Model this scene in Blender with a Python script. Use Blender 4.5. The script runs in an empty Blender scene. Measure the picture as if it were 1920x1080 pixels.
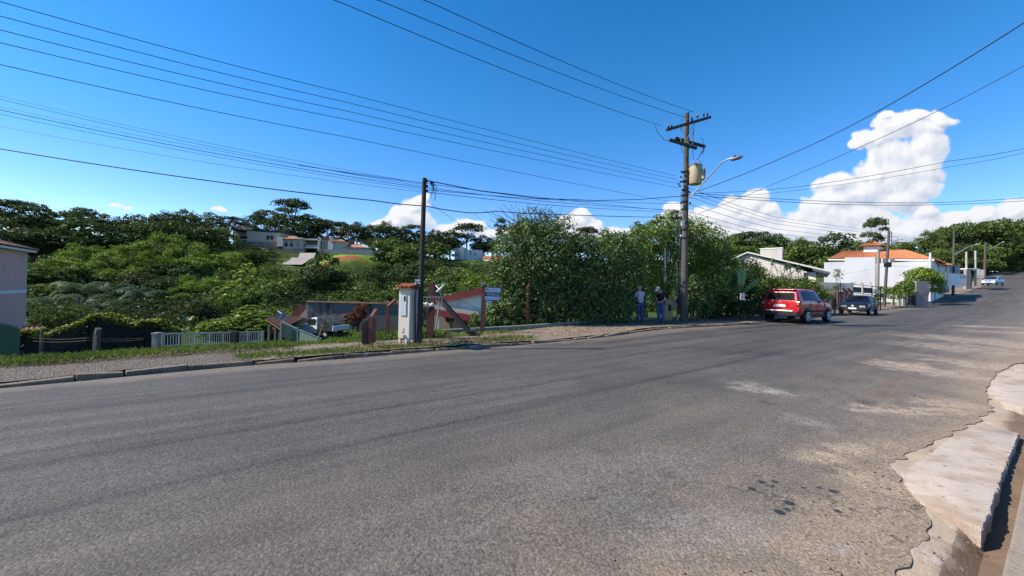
import bpy, bmesh, math, random
import numpy as np
from mathutils import Vector, Matrix
R = math.radians
sc = bpy.context.scene
col = sc.collection
# ---------------------------------------------------------------- camera
F = 750.0                     # focal length in pixels of a 1920 wide frame
CAM = np.array([0.0, 0.0, 1.6])
ROLL = math.atan(0.0262)
RV = np.array([math.cos(ROLL), 0, math.sin(ROLL)]); UV = np.array([-math.sin(ROLL), 0, math.cos(ROLL)])
cd = bpy.data.cameras.new('camera'); cam = bpy.data.objects.new('camera', cd); col.objects.link(cam)
cd.sensor_width = 36; cd.lens = 36 * F / 1920; cd.clip_start = 0.05; cd.clip_end = 6000
cam.matrix_world = Matrix(((RV[0], UV[0], 0, 0), (0, 0, -1, 0), (RV[2], UV[2], 0, 1.6), (0, 0, 0, 1)))
sc.camera = cam
def W(px, py, Y):             # the place seen at pixel (px, py) that stands Y metres ahead
    a = (px - 960) / F; b = (540 - py) / F
    return CAM + Y * (np.array([0, 1, 0]) + a * RV + b * UV)
def GZ(px, py, z):            # the place seen at pixel (px, py) at height z
    d = np.array([0, 1, 0]) + (px - 960) / F * RV + (540 - py) / F * UV
    return CAM + d * ((z - 1.6) / d[2])
# ---------------------------------------------------------------- sun, sky, exposure
SEL = R(42); SAZ = math.atan2(-0.985, -0.09)
SDIR = Vector((math.cos(SEL) * math.sin(SAZ), math.cos(SEL) * math.cos(SAZ), math.sin(SEL)))
sl = bpy.data.lights.new('sun', 'SUN'); sl.energy = 5.0; sl.angle = R(0.53); sl.color = (1, .92, .80)
so = bpy.data.objects.new('sun', sl); col.objects.link(so); so.rotation_euler = SDIR.to_track_quat('Z', 'Y').to_euler()
vs = sc.view_settings; vs.view_transform = 'Standard'; vs.look = 'None'; vs.gamma = 1; vs.exposure = 0.6
try: vs.use_curve_mapping = False
except Exception: pass
cy = sc.cycles; cy.max_bounces = 5; cy.diffuse_bounces = 1; cy.glossy_bounces = 2; cy.transmission_bounces = 2; cy.transparent_max_bounces = 6

class NT:                     # a small node-tree writer
    def __init__(s, nt): s.nt = nt; s.l = nt.links
    def n(s, t, **k):
        o = s.nt.nodes.new(t)
        for a, b in k.items(): setattr(o, a, b)
        return o
    def put(s, sock, v):
        if v is None: return
        if isinstance(v, bpy.types.NodeSocket): s.l.new(v, sock)
        else:
            try: sock.default_value = v
            except Exception: sock.default_value = (*v, 1)
    def m(s, op, a, b=None, c=None, clamp=False):
        o = s.n('ShaderNodeMath', operation=op, use_clamp=clamp)
        for i, v in enumerate((a, b, c)): s.put(o.inputs[i], v)
        return o.outputs[0]
    def v(s, op, a, b=None):
        o = s.n('ShaderNodeVectorMath', operation=op)
        for i, x in enumerate((a, b)): s.put(o.inputs[i], x)
        return o.outputs['Value'] if op in ('LENGTH', 'DOT_PRODUCT', 'DISTANCE') else o.outputs[0]
    def noise(s, vec, scale, det=3, rough=.55, dist=0):
        o = s.n('ShaderNodeTexNoise'); s.put(o.inputs['Vector'], vec); s.put(o.inputs['Scale'], scale)
        o.inputs['Detail'].default_value = det; o.inputs['Roughness'].default_value = rough; o.inputs['Distortion'].default_value = dist
        return o.outputs[0]
    def vor(s, vec, scale, feature='F1', out=0):
        o = s.n('ShaderNodeTexVoronoi', feature=feature); s.put(o.inputs['Vector'], vec); s.put(o.inputs['Scale'], scale)
        return o.outputs[out]
    def step(s, x, a, b, lo=0., hi=1.):
        o = s.n('ShaderNodeMapRange', interpolation_type='SMOOTHSTEP')
        for i, v in enumerate((x, a, b, lo, hi)): s.put(o.inputs[i], v)
        return o.outputs[0]
    def mix(s, f, a, b, blend='MIX'):
        o = s.n('ShaderNodeMix', data_type='RGBA', blend_type=blend)
        s.put(o.inputs[0], f); s.put(o.inputs[6], a); s.put(o.inputs[7], b)
        return o.outputs[2]
    def mapping(s, vec, rot=(0, 0, 0), scale=(1, 1, 1), loc=(0, 0, 0)):
        o = s.n('ShaderNodeMapping'); s.put(o.inputs[0], vec)
        o.inputs['Rotation'].default_value = rot; o.inputs['Scale'].default_value = scale; o.inputs['Location'].default_value = loc
        return o.outputs[0]
# ---- world: Nishita sky with cumulus clouds placed by compass direction and elevation
wd = bpy.data.worlds.new("World"); sc.world = wd; wd.use_nodes = True
wt = NT(wd.node_tree); wd.node_tree.nodes.clear()
CLOUDS = [  # direction (pixel it is seen at), half sizes
 (1640, 262, 50, 22), (1690, 237, 62, 28), (1740, 240, 48, 22), (1765, 226, 38, 18), (1722, 223, 30, 16), (1606, 272, 22, 11), (1664, 216, 20, 9),
 (1680, 290, 52, 34), (1690, 325, 58, 40), (1655, 345, 62, 42), (1610, 362, 66, 40), (1570, 375, 58, 36), (1535, 386, 45, 32), (1580, 345, 36, 20), (1690, 370, 58, 30),
 (1585, 405, 110, 36), (1640, 420, 110, 28), (1510, 430, 80, 24),
 (1415, 372, 36, 24), (1375, 388, 40, 26), (1335, 402, 40, 24), (1400, 405, 66, 34), (1330, 428, 60, 30), (1440, 388, 24, 18), (1440, 432, 90, 24),
 (1735, 400, 30, 20), (1720, 425, 60, 22), (1800, 420, 50, 22), (1850, 410, 40, 22), (1905, 395, 40, 28), (1960, 372, 40, 34), (1880, 430, 90, 24),
 (1266, 396, 24, 17), (1290, 412, 30, 22), (1250, 420, 26, 20),
 (782, 392, 26, 26), (762, 408, 30, 22), (740, 420, 30, 14), (790, 415, 26, 22), (718, 420, 26, 10), (790, 372, 15, 11),
 (880, 425, 36, 13), (850, 436, 44, 12), (925, 440, 52, 14), (962, 432, 24, 12),
 (1090, 412, 34, 22), (1060, 420, 40, 18), (1112, 424, 28, 20), (1010, 428, 40, 14), (1088, 398, 18, 12), (1150, 438, 40, 12),
 (1745, 268, 40, 36), (1735, 310, 34, 36), (1722, 350, 36, 36), (1640, 330, 50, 34), (1500, 436, 150, 34), (1700, 432, 160, 30), (1890, 424, 90, 34), (1360, 442, 110, 34), (1600, 440, 120, 30), (1800, 436, 110, 26),
 (212, 386, 17, 4), (234, 391, 13, 4), (415, 404, 20, 6), (640, 432, 22, 8), (1040, 440, 200, 10)]
gt = bpy.data.node_groups.new('cloud_field', 'ShaderNodeTree')
gt.interface.new_socket('P', in_out='INPUT', socket_type='NodeSocketVector'); gt.interface.new_socket('D', in_out='OUTPUT', socket_type='NodeSocketFloat')
g = NT(gt); gi = g.n('NodeGroupInput'); go = g.n('NodeGroupOutput')
P = gi.outputs[0]
wv = g.n('ShaderNodeTexNoise'); g.put(wv.inputs['Vector'], P); wv.inputs['Scale'].default_value = 9; wv.inputs['Detail'].default_value = 2
wob = g.v('MULTIPLY', g.v('SUBTRACT', wv.outputs['Color'], (.5, .5, .5)), (.055, .055, 0))
Pw = g.v('ADD', P, wob)
acc = None
for (cx_, cy_, rx_, ry_) in CLOUDS:
    d_ = W(cx_, cy_, 1.0) - CAM
    q = g.v('DIVIDE', g.v('SUBTRACT', Pw, (d_[0], d_[2], 0)), (rx_ * 1.14 / F, ry_ * 1.14 / F, 1))
    f = g.m('SUBTRACT', 1.0, g.v('LENGTH', q))
    acc = f if acc is None else g.m('SMOOTH_MAX', acc, f, 0.12)
bill = g.m('SUBTRACT', .42, g.vor(Pw, 26, 'SMOOTH_F1'))
bil2 = g.m('SUBTRACT', .42, g.vor(Pw, 62, 'SMOOTH_F1'))
ns = g.m('SUBTRACT', g.noise(P, 22, 7, .58), .5)
t = g.m('ADD', acc, g.m('MULTIPLY', bill, .42)); t = g.m('ADD', t, g.m('MULTIPLY', bil2, .22)); t = g.m('ADD', t, g.m('MULTIPLY', ns, .75))
g.l.new(t, go.inputs[0])
tc = wt.n('ShaderNodeTexCoord'); dirv = tc.outputs['Generated']
sx = wt.n('ShaderNodeSeparateXYZ'); wt.put(sx.inputs[0], dirv)
yy = wt.m('MAXIMUM', sx.outputs[1], 0.05)
cb = wt.n('ShaderNodeCombineXYZ'); wt.put(cb.inputs[0], wt.m('DIVIDE', sx.outputs[0], yy)); wt.put(cb.inputs[1], wt.m('DIVIDE', sx.outputs[2], yy))
def field(vec):
    o = wt.n('ShaderNodeGroup'); o.node_tree = gt; wt.put(o.inputs[0], vec); return o.outputs[0]
f0 = field(cb.outputs[0]); f1 = field(wt.v('ADD', cb.outputs[0], (-.016, .016, 0))); f2 = field(wt.v('ADD', cb.outputs[0], (-.006, .007, 0)))
dens = wt.step(f0, 0.05, .30)
dens = wt.m('MULTIPLY', dens, wt.step(sx.outputs[1], .06, .2))
shd = wt.m('ADD', wt.m('MULTIPLY', wt.m('SUBTRACT', f0, f1), .55), wt.m('MULTIPLY', wt.m('SUBTRACT', f0, f2), .9))
lit = wt.m('ADD', .70, shd, clamp=True)
lowf = wt.step(sx.outputs[2], .02, .30)          # cumulus bases are greyer than their tops
lit = wt.m('MULTIPLY', lit, wt.m('ADD', .80, wt.m('MULTIPLY', lowf, .24)))
sky = wt.n('ShaderNodeTexSky', sky_type='NISHITA'); sky.sun_disc = False; sky.sun_elevation = SEL; sky.sun_rotation = SAZ % (2 * math.pi)
sky.altitude = 1000; sky.air_density = 1.0; sky.dust_density = .0; sky.ozone_density = 2.2
hs = wt.n('ShaderNodeHueSaturation'); wt.put(hs.inputs['Color'], sky.outputs[0]); wt.put(hs.inputs['Hue'], wt.step(sx.outputs[2], .02, .42, .519, .501)); hs.inputs['Saturation'].default_value = 1.37; hs.inputs['Value'].default_value = 1.32
CLB = 5.9
ccol = wt.mix(lit, (.46 * CLB, .56 * CLB, .74 * CLB, 1), (1.0 * CLB, 1.0 * CLB, 1.03 * CLB, 1))
skyc = wt.mix(dens, hs.outputs[0], ccol)
bg = wt.n('ShaderNodeBackground'); wt.put(bg.inputs[0], skyc); bg.inputs[1].default_value = 0.11
wo = wt.n('ShaderNodeOutputWorld'); wt.l.new(bg.outputs[0], wo.inputs[0])
wd.cycles.sampling_method = 'MANUAL'; wd.cycles.sample_map_resolution = 512

# ---------------------------------------------------------------- materials
MATS = {}
def mat(name, c, rough=.85, var=.14, scale=2.5, c2=None, s2=.6, t2=(.52, .66), c3=None, s3=4., t3=(.58, .68), bump=0., bscale=30., metal=0., spec=.3, coat=0., vstreak=False):
    if name in MATS: return MATS[name]
    m = bpy.data.materials.new(name); m.use_nodes = True; t = NT(m.node_tree); m.node_tree.nodes.clear()
    co = t.n('ShaderNodeTexCoord').outputs['Object']
    n1 = t.noise(co, scale, 5, .6)
    base = t.mix(n1, tuple(x * (1 - var) for x in c), tuple(min(1, x * (1 + var)) for x in c))
    if c2:
        v = t.mapping(co, scale=(1, 1, .12)) if vstreak else co
        base = t.mix(t.step(t.noise(v, s2, 6, .62), *t2), base, c2)
    if c3: base = t.mix(t.step(t.noise(t.v('ADD', co, (7.3, 2.1, 4.4)), s3, 6, .65), *t3), base, c3)
    b = t.n('ShaderNodeBsdfPrincipled'); t.put(b.inputs['Base Color'], base)
    b.inputs['Roughness'].default_value = rough; b.inputs['Metallic'].default_value = metal
    b.inputs['Specular IOR Level'].default_value = spec; b.inputs['Coat Weight'].default_value = coat; b.inputs['Coat Roughness'].default_value = .06
    if bump:
        bn = t.n('ShaderNodeBump'); bn.inputs['Strength'].default_value = bump; bn.inputs['Distance'].default_value = .02
        t.put(bn.inputs['Height'], t.noise(co, bscale, 4, .6)); t.l.new(bn.outputs[0], b.inputs['Normal'])
    o = t.n('ShaderNodeOutputMaterial'); t.l.new(b.outputs[0], o.inputs[0])
    MATS[name] = m; return m
def leafmat(name, ca, cb_, trans=.35, rv=.35, scale=.5, gloss=.03, cc=None):
    if name in MATS: return MATS[name]
    m = bpy.data.materials.new(name); m.use_nodes = True; t = NT(m.node_tree); m.node_tree.nodes.clear()
    ge = t.n('ShaderNodeNewGeometry'); oi = t.n('ShaderNodeObjectInfo')
    n = t.noise(ge.outputs['Position'], scale, 4, .7)
    r = ge.outputs['Random Per Island']
    f = t.m('ADD', t.m('MULTIPLY', t.step(n, .3, .7), .55), t.m('MULTIPLY', r, .45))
    c = t.mix(f, ca, cb_)
    if cc: c = t.mix(t.step(r, .975, .98), c, cc)
    k = t.m('ADD', 1 - rv, t.m('MULTIPLY', oi.outputs['Random'], 2 * rv))
    c = t.v('SCALE', c)
    sc_ = c.node; t.put(sc_.inputs['Scale'], k)
    d = t.n('ShaderNodeBsdfDiffuse'); t.put(d.inputs[0], c)
    tr = t.n('ShaderNodeBsdfTranslucent'); t.put(tr.inputs[0], t.mix(.5, c, (.16, .20, .02, 1)))
    ms = t.n('ShaderNodeMixShader'); ms.inputs[0].default_value = trans; t.l.new(d.outputs[0], ms.inputs[1]); t.l.new(tr.outputs[0], ms.inputs[2])
    gl = t.n('ShaderNodeBsdfGlossy'); gl.inputs['Roughness'].default_value = .5; gl.inputs[0].default_value = (.7, .75, .7, 1)
    m2 = t.n('ShaderNodeMixShader'); m2.inputs[0].default_value = gloss; t.l.new(ms.outputs[0], m2.inputs[1]); t.l.new(gl.outputs[0], m2.inputs[2])
    o = t.n('ShaderNodeOutputMaterial'); t.l.new(m2.outputs[0], o.inputs[0])
    MATS[name] = m; return m
def glass(name='window_glass', c=(.015, .018, .02), rough=.05):
    return mat(name, c, rough, .1, spec=.9)
M_ = {}
M_['leaf_dark'] = leafmat('leaf_dark', (0.0169, 0.0336, 0.0112), (0.0556, 0.0874, 0.0202), .18)
M_['leaf_mid'] = leafmat('leaf_mid', (0.0281, 0.0624, 0.0143), (0.1445, 0.1997, 0.0309), .24)
M_['leaf_bright'] = leafmat('leaf_bright', (0.0486, 0.1000, 0.0150), (0.2317, 0.2926, 0.0351), .30)
M_['leaf_bamboo'] = leafmat('leaf_bamboo', (.036, .085, .011), (.27, .40, .042), .22, .2)
M_['leaf_palm'] = leafmat('leaf_palm', (.030, .065, .028), (.095, .145, .070), .25, gloss=.06)
M_['leaf_hedge'] = leafmat('leaf_hedge', (0.0246, 0.0612, 0.0164), (0.1302, 0.1976, 0.0470), .20, .12, 1.3, .035, (.16, .15, .09))
M_['leaf_mango'] = leafmat('leaf_mango', (.036, .086, .014), (0.1755, 0.2585, 0.0277), .30, .1, 1.2, .05)
M_['leaf_red'] = leafmat('leaf_red', (.10, .008, .016), (.24, .022, .035), .3, .1)
M_['leaf_vine'] = leafmat('leaf_vine', (.10, .13, .015), (.34, .36, .05), .3, .1, 2)
M_['grass'] = leafmat('grass_blades', (.060, .115, .018), (.150, .220, .035), .35, .2, .8, .02, (.26, .20, .09))
M_['straw'] = leafmat('dry_grass', (.22, .15, .06), (.36, .26, .12), .3, .2, .8, .05)
BARK = mat('bark', (.085, .065, .05), .9, .35, 6, bump=.5)
BARKG = mat('grey_bark', (.16, .145, .125), .9, .35, 6, bump=.5)

# ---------------------------------------------------------------- mesh writers
def link(o): col.objects.link(o); return o
def np_mesh(name, V, Fc, mats=(), midx=None, smooth=None):
    me = bpy.data.meshes.new(name); V = np.asarray(V, dtype=np.float32); Fc = np.asarray(Fc, dtype=np.int32)
    k = Fc.shape[1]
    me.vertices.add(len(V)); me.vertices.foreach_set('co', V.ravel()); me.loops.add(Fc.size); me.loops.foreach_set('vertex_index', Fc.ravel())
    me.polygons.add(len(Fc)); me.polygons.foreach_set('loop_start', np.arange(0, Fc.size, k, dtype=np.int32))
    try: me.polygons.foreach_set('loop_total', np.full(len(Fc), k, dtype=np.int32))
    except Exception: pass
    for m in mats: me.materials.append(m)
    if midx is not None: me.polygons.foreach_set('material_index', np.asarray(midx, dtype=np.int32))
    if smooth is not None: me.polygons.foreach_set('use_smooth', np.full(len(Fc), bool(smooth)))
    me.update(calc_edges=True); me.validate(); return me
class MB:
    def __init__(s): s.v = []; s.f = []; s.m = []
    def add(s, vs_, fs, mi=0):
        o = len(s.v); s.v += [tuple(map(float, x)) for x in vs_]; s.f += [tuple(i + o for i in f) for f in fs]; s.m += [mi] * len(fs); return s
    def box(s, x0, x1, y0, y1, z0, z1, mi=0):
        return s.add([(x, y, z) for z in (z0, z1) for (x, y) in ((x0, y0), (x1, y0), (x1, y1), (x0, y1))],
                     [(3, 2, 1, 0), (4, 5, 6, 7), (0, 1, 5, 4), (1, 2, 6, 5), (2, 3, 7, 6), (3, 0, 4, 7)], mi)
    def beam(s, p0, p1, w, h=None, mi=0, up=(0, 0, 1)):   # a square bar from p0 to p1
        h = h or w; p0 = Vector([float(x) for x in p0]); p1 = Vector([float(x) for x in p1]); d = (p1 - p0).normalized(); u = Vector(up)
        if abs(d.dot(u)) > .95: u = Vector((1, 0, 0))
        a = d.cross(u).normalized() * w / 2; b = a.cross(d).normalized() * h / 2
        vs_ = [p + i * a + j * b for p in (p0, p1) for i, j in ((-1, -1), (1, -1), (1, 1), (-1, 1))]
        return s.add(vs_, [(3, 2, 1, 0), (4, 5, 6, 7), (0, 1, 5, 4), (1, 2, 6, 5), (2, 3, 7, 6), (3, 0, 4, 7)], mi)
    def tube(s, pts, r, n=8, mi=0, caps=True):
        pts = [Vector(p) for p in pts]; rs = r if hasattr(r, '__len__') else [r] * len(pts); vs_ = []
        ref = Vector((0, 0, 1)) if abs((pts[-1] - pts[0]).normalized().z) < .9 else Vector((1, 0, 0))
        for i, p in enumerate(pts):
            d = (pts[min(i + 1, len(pts) - 1)] - pts[max(i - 1, 0)]).normalized()
            a = d.cross(ref).normalized(); b = a.cross(d)
            vs_ += [p + (a * math.cos(2 * math.pi * k / n) + b * math.sin(2 * math.pi * k / n)) * rs[i] for k in range(n)]
        fs = [(i * n + k, i * n + (k + 1) % n, (i + 1) * n + (k + 1) % n, (i + 1) * n + k) for i in range(len(pts) - 1) for k in range(n)]
        if caps: fs += [tuple(range(n))[::-1], tuple((len(pts) - 1) * n + k for k in range(n))]
        return s.add(vs_, fs, mi)
    def prism(s, poly, vec, mi=0):   # an outline given as 3D points, pushed along vec
        n = len(poly); v2 = [Vector(p) for p in poly]; vec = Vector(vec)
        return s.add(v2 + [p + vec for p in v2], [tuple(range(n))[::-1], tuple(range(n, 2 * n))] + [(i, (i + 1) % n, n + (i + 1) % n, n + i) for i in range(n)], mi)
    def lathe(s, prof, c=(0, 0, 0), axis='Z', n=16, mi=0):
        vs_ = []
        for r, h in prof:
            for k in range(n):
                a = 2 * math.pi * k / n; p = (r * math.cos(a), r * math.sin(a), h)
                if axis == 'Y': p = (p[0], p[2], p[1])
                if axis == 'X': p = (p[2], p[0], p[1])
                vs_.append((p[0] + c[0], p[1] + c[1], p[2] + c[2]))
        L = len(prof)
        return s.add(vs_, [(i * n + k, i * n + (k + 1) % n, (i + 1) * n + (k + 1) % n, (i + 1) * n + k) for i in range(L - 1) for k in range(n)] + [tuple(range(n))[::-1], tuple((L - 1) * n + k for k in range(n))], mi)
    def build(s, name, mats, parent=None, smooth=False, bevel=0, mesh_only=False):
        me = bpy.data.meshes.new(name); me.from_pydata(s.v, [], s.f)
        for m in (mats if isinstance(mats, (list, tuple)) else [mats]): me.materials.append(m)
        me.polygons.foreach_set('material_index', s.m)
        bm = bmesh.new(); bm.from_mesh(me); bmesh.ops.recalc_face_normals(bm, faces=bm.faces); bm.to_mesh(me); bm.free()
        if smooth:
            me.polygons.foreach_set('use_smooth', [True] * len(me.polygons))
            try: me.set_sharp_from_angle(angle=R(38))
            except Exception: pass
        if mesh_only: return me
        o = link(bpy.data.objects.new(name, me))
        if parent: o.parent = parent
        if bevel:
            b = o.modifiers.new('bevel', 'BEVEL'); b.width = bevel; b.segments = 2; b.limit_method = 'ANGLE'
        return o
def tag(o, label, cat, group=None):
    o['label'] = label; o['category'] = cat
    if group: o['group'] = group
    return o
def thing(name, label, cat, loc=(0, 0, 0), rz=0, group=None):
    o = link(bpy.data.objects.new(name, None)); o.empty_display_size = .2; o.location = [float(x) for x in loc]; o.rotation_euler = (0, 0, rz)
    return tag(o, label, cat, group)
def kind(o, k): o['kind'] = k; return o
def obj(name, me, parent=None):
    o = link(bpy.data.objects.new(name, me))
    if parent: o.parent = parent
    return o
def copy_thing(root, loc, rz=None, scale=None, label=None):
    r = root.copy(); col.objects.link(r); r.location = [float(x) for x in loc]
    if rz is not None: r.rotation_euler = (0, 0, rz)
    if scale is not None: r.scale = scale
    if label: r['label'] = label
    for ch in list(root.children):
        c = ch.copy(); col.objects.link(c); c.parent = r
        for g2 in list(ch.children):
            d = g2.copy(); col.objects.link(d); d.parent = c
    return r
M_['leaf_shade'] = leafmat('leaf_shade', (.010, .016, .008), (.022, .030, .012), .1)  # near-black leaf green, shade mixed into the colour
M_['lawn_grass'] = leafmat('lawn_grass', (.10, .17, .02), (.20, .30, .045), .3, .1, .5, .02)
# ---------------------------------------------------------------- street line and terrain
KP = np.array([(-46, -22, 0), (-30, -10.5, 0), (-17, -1.2, 0), (-10.2, 3.6, 0), (-7.17, 5.62, 0), (-6.3, 6.55, 0), (-5.15, 7.48, 0), (-3.6, 8.5, 0), (-2.0, 9.75, 0), (0, 11.0, .01), (3.0, 13.2, .05),
               (6.3, 16.2, .1), (12.4, 19.9, .15), (20.7, 26.3, .25), (33, 36, .45), (49, 47, .94), (60.6, 55, 1.94), (82.5, 70, 4.0), (116.5, 95, 7.55), (143, 114, 10.0), (170, 138, 11.2), (215, 185, 11.5)], float)
def catmull(Pn, n=8):
    out = []
    for i in range(len(Pn) - 1):
        p0, p1, p2, p3 = Pn[max(i - 1, 0)], Pn[i], Pn[i + 1], Pn[min(i + 2, len(Pn) - 1)]
        for k in range(n):
            t = k / n
            out.append(.5 * (2 * p1 + (p2 - p0) * t + (2 * p0 - 5 * p1 + 4 * p2 - p3) * t * t + (3 * p1 - p0 - 3 * p2 + p3) * t ** 3))
    out.append(Pn[-1]); return np.array(out)
K = catmull(KP, 8)
KS = np.concatenate([[0], np.cumsum(np.linalg.norm(np.diff(K[:, :2], axis=0), axis=1))])
def kline(s, d):              # point at street distance s, d metres left of the far kerb
    s = np.asarray(s, float); p = np.stack([np.interp(s, KS, K[:, i]) for i in range(3)], -1)
    q = np.stack([np.interp(s + .8, KS, K[:, i]) - np.interp(s - .8, KS, K[:, i]) for i in range(2)], -1)
    q /= np.linalg.norm(q, axis=-1, keepdims=True)
    p[..., 0] += -q[..., 1] * d; p[..., 1] += q[..., 0] * d
    return p
def kdist(x, y):              # (s, d, kerb height) of a ground point
    x = np.atleast_1d(np.asarray(x, float)); y = np.atleast_1d(np.asarray(y, float))
    best = np.full(x.shape, 1e9); S = np.zeros(x.shape); D = np.zeros(x.shape); Hh = np.zeros(x.shape)
    for i in range(len(K) - 1):
        a, b = K[i], K[i + 1]; dx, dy = b[0] - a[0], b[1] - a[1]; L2 = dx * dx + dy * dy
        t = np.clip(((x - a[0]) * dx + (y - a[1]) * dy) / L2, 0, 1)
        ex = x - a[0] - t * dx; ey = y - a[1] - t * dy; d2 = ex * ex + ey * ey; mk = d2 < best
        best = np.where(mk, d2, best); S = np.where(mk, KS[i] + t * math.sqrt(L2), S)
        D = np.where(mk, np.sqrt(d2) * np.sign(dx * ey - dy * ex), D); Hh = np.where(mk, a[2] + t * (b[2] - a[2]), Hh)
    return S, D, Hh
S_X = lambda x: float(np.interp(x, K[:, 0], KS))
DBK = lambda s: np.interp(s, [0, S_X(-12), S_X(-3), S_X(-.6), S_X(2.5), 1e4], [2.1, 2.1, 1.75, 1.9, 2.5, 2.5])
def sstep(a, b, x):
    t = np.clip((x - a) / (b - a), 0, 1); return t * t * (3 - 2 * t)
LX = [-900, 100, 450, 780, 880, 950, 1050, 1200, 1400, 1600, 1900, 3000]; LZ = [-2.6, -2.6, -3.3, -3.3, -2.4, -1.4, -.7, -.45, -.6, -.25, 0, 0]
HPX = [-900, 0, 300, 480, 620, 760, 880, 1000, 1200, 1400, 1550, 1750, 1900, 2600]
HY0 = [45, 46, 50, 58, 60, 55, 60, 60, 55, 60, 70, 75, 80, 80]
HY1 = [130, 125, 140, 150, 150, 165, 185, 190, 180, 150, 140, 150, 160, 160]
HH = [12, 12, 13, 15.0, 14.5, 13, 14.5, 14, 13, 10.5, 9, 11, 13, 13]
PADS = []                     # (x, y, radius, z): flat plots
def H(x, y):
    x = np.atleast_1d(np.asarray(x, float)); y = np.atleast_1d(np.asarray(y, float))
    S, D, hk = kdist(x, y); D = np.where(D > 0, D + 2.75 - DBK(S), D) * 1.0
    D = np.where((D > 0) & (D < 2.75 - DBK(S)), .5, D)
    px = 960 + F * x / np.maximum(y, 4.)
    L = np.interp(px, LX, LZ)
    z = hk + .05 + L * sstep(3.1, 8.2, D)
    z = np.where(D < 3.4, hk - .25 + .3 * sstep(2.5, 2.75, D), z)
    z = np.where(D < -9.3, hk - .02, np.where(D < 2.3, hk - .3, z))
    px = 960 + F * x / np.maximum(y, 4.)
    y0 = np.interp(px, HPX, HY0); y1 = np.interp(px, HPX, HY1); hh = np.interp(px, HPX, HH)
    w = np.clip((y - y0) / (y1 - y0), 0, 1) ** 1.75 * sstep(4, 16, D)
    z = z * (1 - w) + np.maximum(hh, z) * w
    z = z + w * (1.0 * np.sin(x * .09 + 1) * np.cos(y * .07) + .6 * np.sin(x * .21 - y * .17))
    for (a, b, r, h) in PADS:
        k = 1 - sstep(.6, 1.15, np.hypot(x - a, y - b) / r); k = k * sstep(2.8, 4.5, D)
        z = z * (1 - k) + h * k
    return z
h1 = lambda x, y: float(H(x, y)[0])
def pad(px, py, Y, r):        # level a plot so that its ground shows at this pixel
    p = W(px, py, Y); PADS.append((p[0], p[1], r, p[2])); return p
pad(640, 629, 38, 9.5); pad(720, 630, 36, 6)
pad(860, 621, 27, 4)
pad(480, 466, 150, 13); pad(545, 476, 150, 9); pad(595, 479, 152, 9); pad(660, 478, 150, 12); pad(560, 486, 140, 8); pad(875, 489, 190, 12)
pad(672, 480, 130, 11)
ax = lambda lst: np.unique(np.round(np.concatenate([np.arange(a, b, s) for a, b, s in lst]), 3))
gx = ax([(-2500, -400, 150), (-400, -120, 10), (-120, -24, 3), (-24, 50, .6), (50, 140, 3), (140, 420, 9), (420, 2600, 150)])
gy = ax([(-1500, -60, 120), (-60, 0, 6), (0, 44, .6), (44, 230, 3), (230, 420, 10), (420, 2600, 150)])
GX, GY = np.meshgrid(gx, gy)
gz = H(GX.ravel(), GY.ravel())
nx, ny = len(gx), len(gy)
idx = np.arange(nx * ny).reshape(ny, nx)
FQ = np.stack([idx[:-1, :-1], idx[:-1, 1:], idx[1:, 1:], idx[1:, :-1]], -1).reshape(-1, 4)
gm = bpy.data.materials.new('ground_soil_grass'); gm.use_nodes = True; t = NT(gm.node_tree); gm.node_tree.nodes.clear()
co = t.n('ShaderNodeTexCoord').outputs['Object']
gg = t.mix(t.noise(co, .9, 6, .7), (.022, .045, .011), (.070, .110, .020))
gg = t.mix(t.step(t.noise(co, 6, 4, .7), .55, .75), gg, (.125, .17, .04))
soil = t.mix(t.noise(co, 4, 5, .7), (.13, .085, .05), (.27, .19, .12))
gg = t.mix(t.step(t.noise(t.v('ADD', co, (3, 9, 0)), .22, 6, .65), .58, .68), gg, soil)
# the red cut bank below the far houses
pc = W(658, 483, 130); pc[1] -= 7.6
dd = t.v('LENGTH', t.v('DIVIDE', t.v('SUBTRACT', co, tuple(pc)), (7.5, 1.5, 1e3)))
gg = t.mix(t.m('SUBTRACT', 1, t.step(t.m('ADD', dd, t.m('MULTIPLY', t.noise(co, .5, 5), .9)), 1.3, 1.5)), gg, t.mix(t.noise(co, .8, 5), (.20, .075, .030), (.33, .14, .06)))
dl = t.v('LENGTH', t.v('DIVIDE', t.v('SUBTRACT', co, (pc[0] + 2, pc[1] + 8, 0)), (14, 9, 1e3)))
lawn = t.mix(t.noise(co, .9, 5), (.12, .20, .025), (.20, .29, .045))
dl2 = t.v('LENGTH', t.v('DIVIDE', t.v('SUBTRACT', co, (pc[0], pc[1], 0)), (7.5, 1.5, 1e3)))
gg = t.mix(t.m('MULTIPLY', t.step(t.m('ADD', dl, t.m('MULTIPLY', t.noise(co, .4, 4), .3)), 1.3, 1.0), t.step(t.m('ADD', dl2, t.m('MULTIPLY', t.noise(co, .5, 5), .9)), 1.3, 1.5)), gg, lawn)
b = t.n('ShaderNodeBsdfPrincipled'); t.put(b.inputs['Base Color'], gg); b.inputs['Roughness'].default_value = .95; b.inputs['Specular IOR Level'].default_value = .1
bn = t.n('ShaderNodeBump'); bn.inputs['Strength'].default_value = .8; bn.inputs['Distance'].default_value = .1; t.put(bn.inputs['Height'], t.noise(co, 8, 6, .7)); t.l.new(bn.outputs[0], b.inputs['Normal'])
o = t.n('ShaderNodeOutputMaterial'); t.l.new(b.outputs[0], o.inputs[0])
kind(obj('ground', np_mesh('ground', np.stack([GX.ravel(), GY.ravel(), gz], -1), FQ, [gm], smooth=True)), 'structure')

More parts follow.
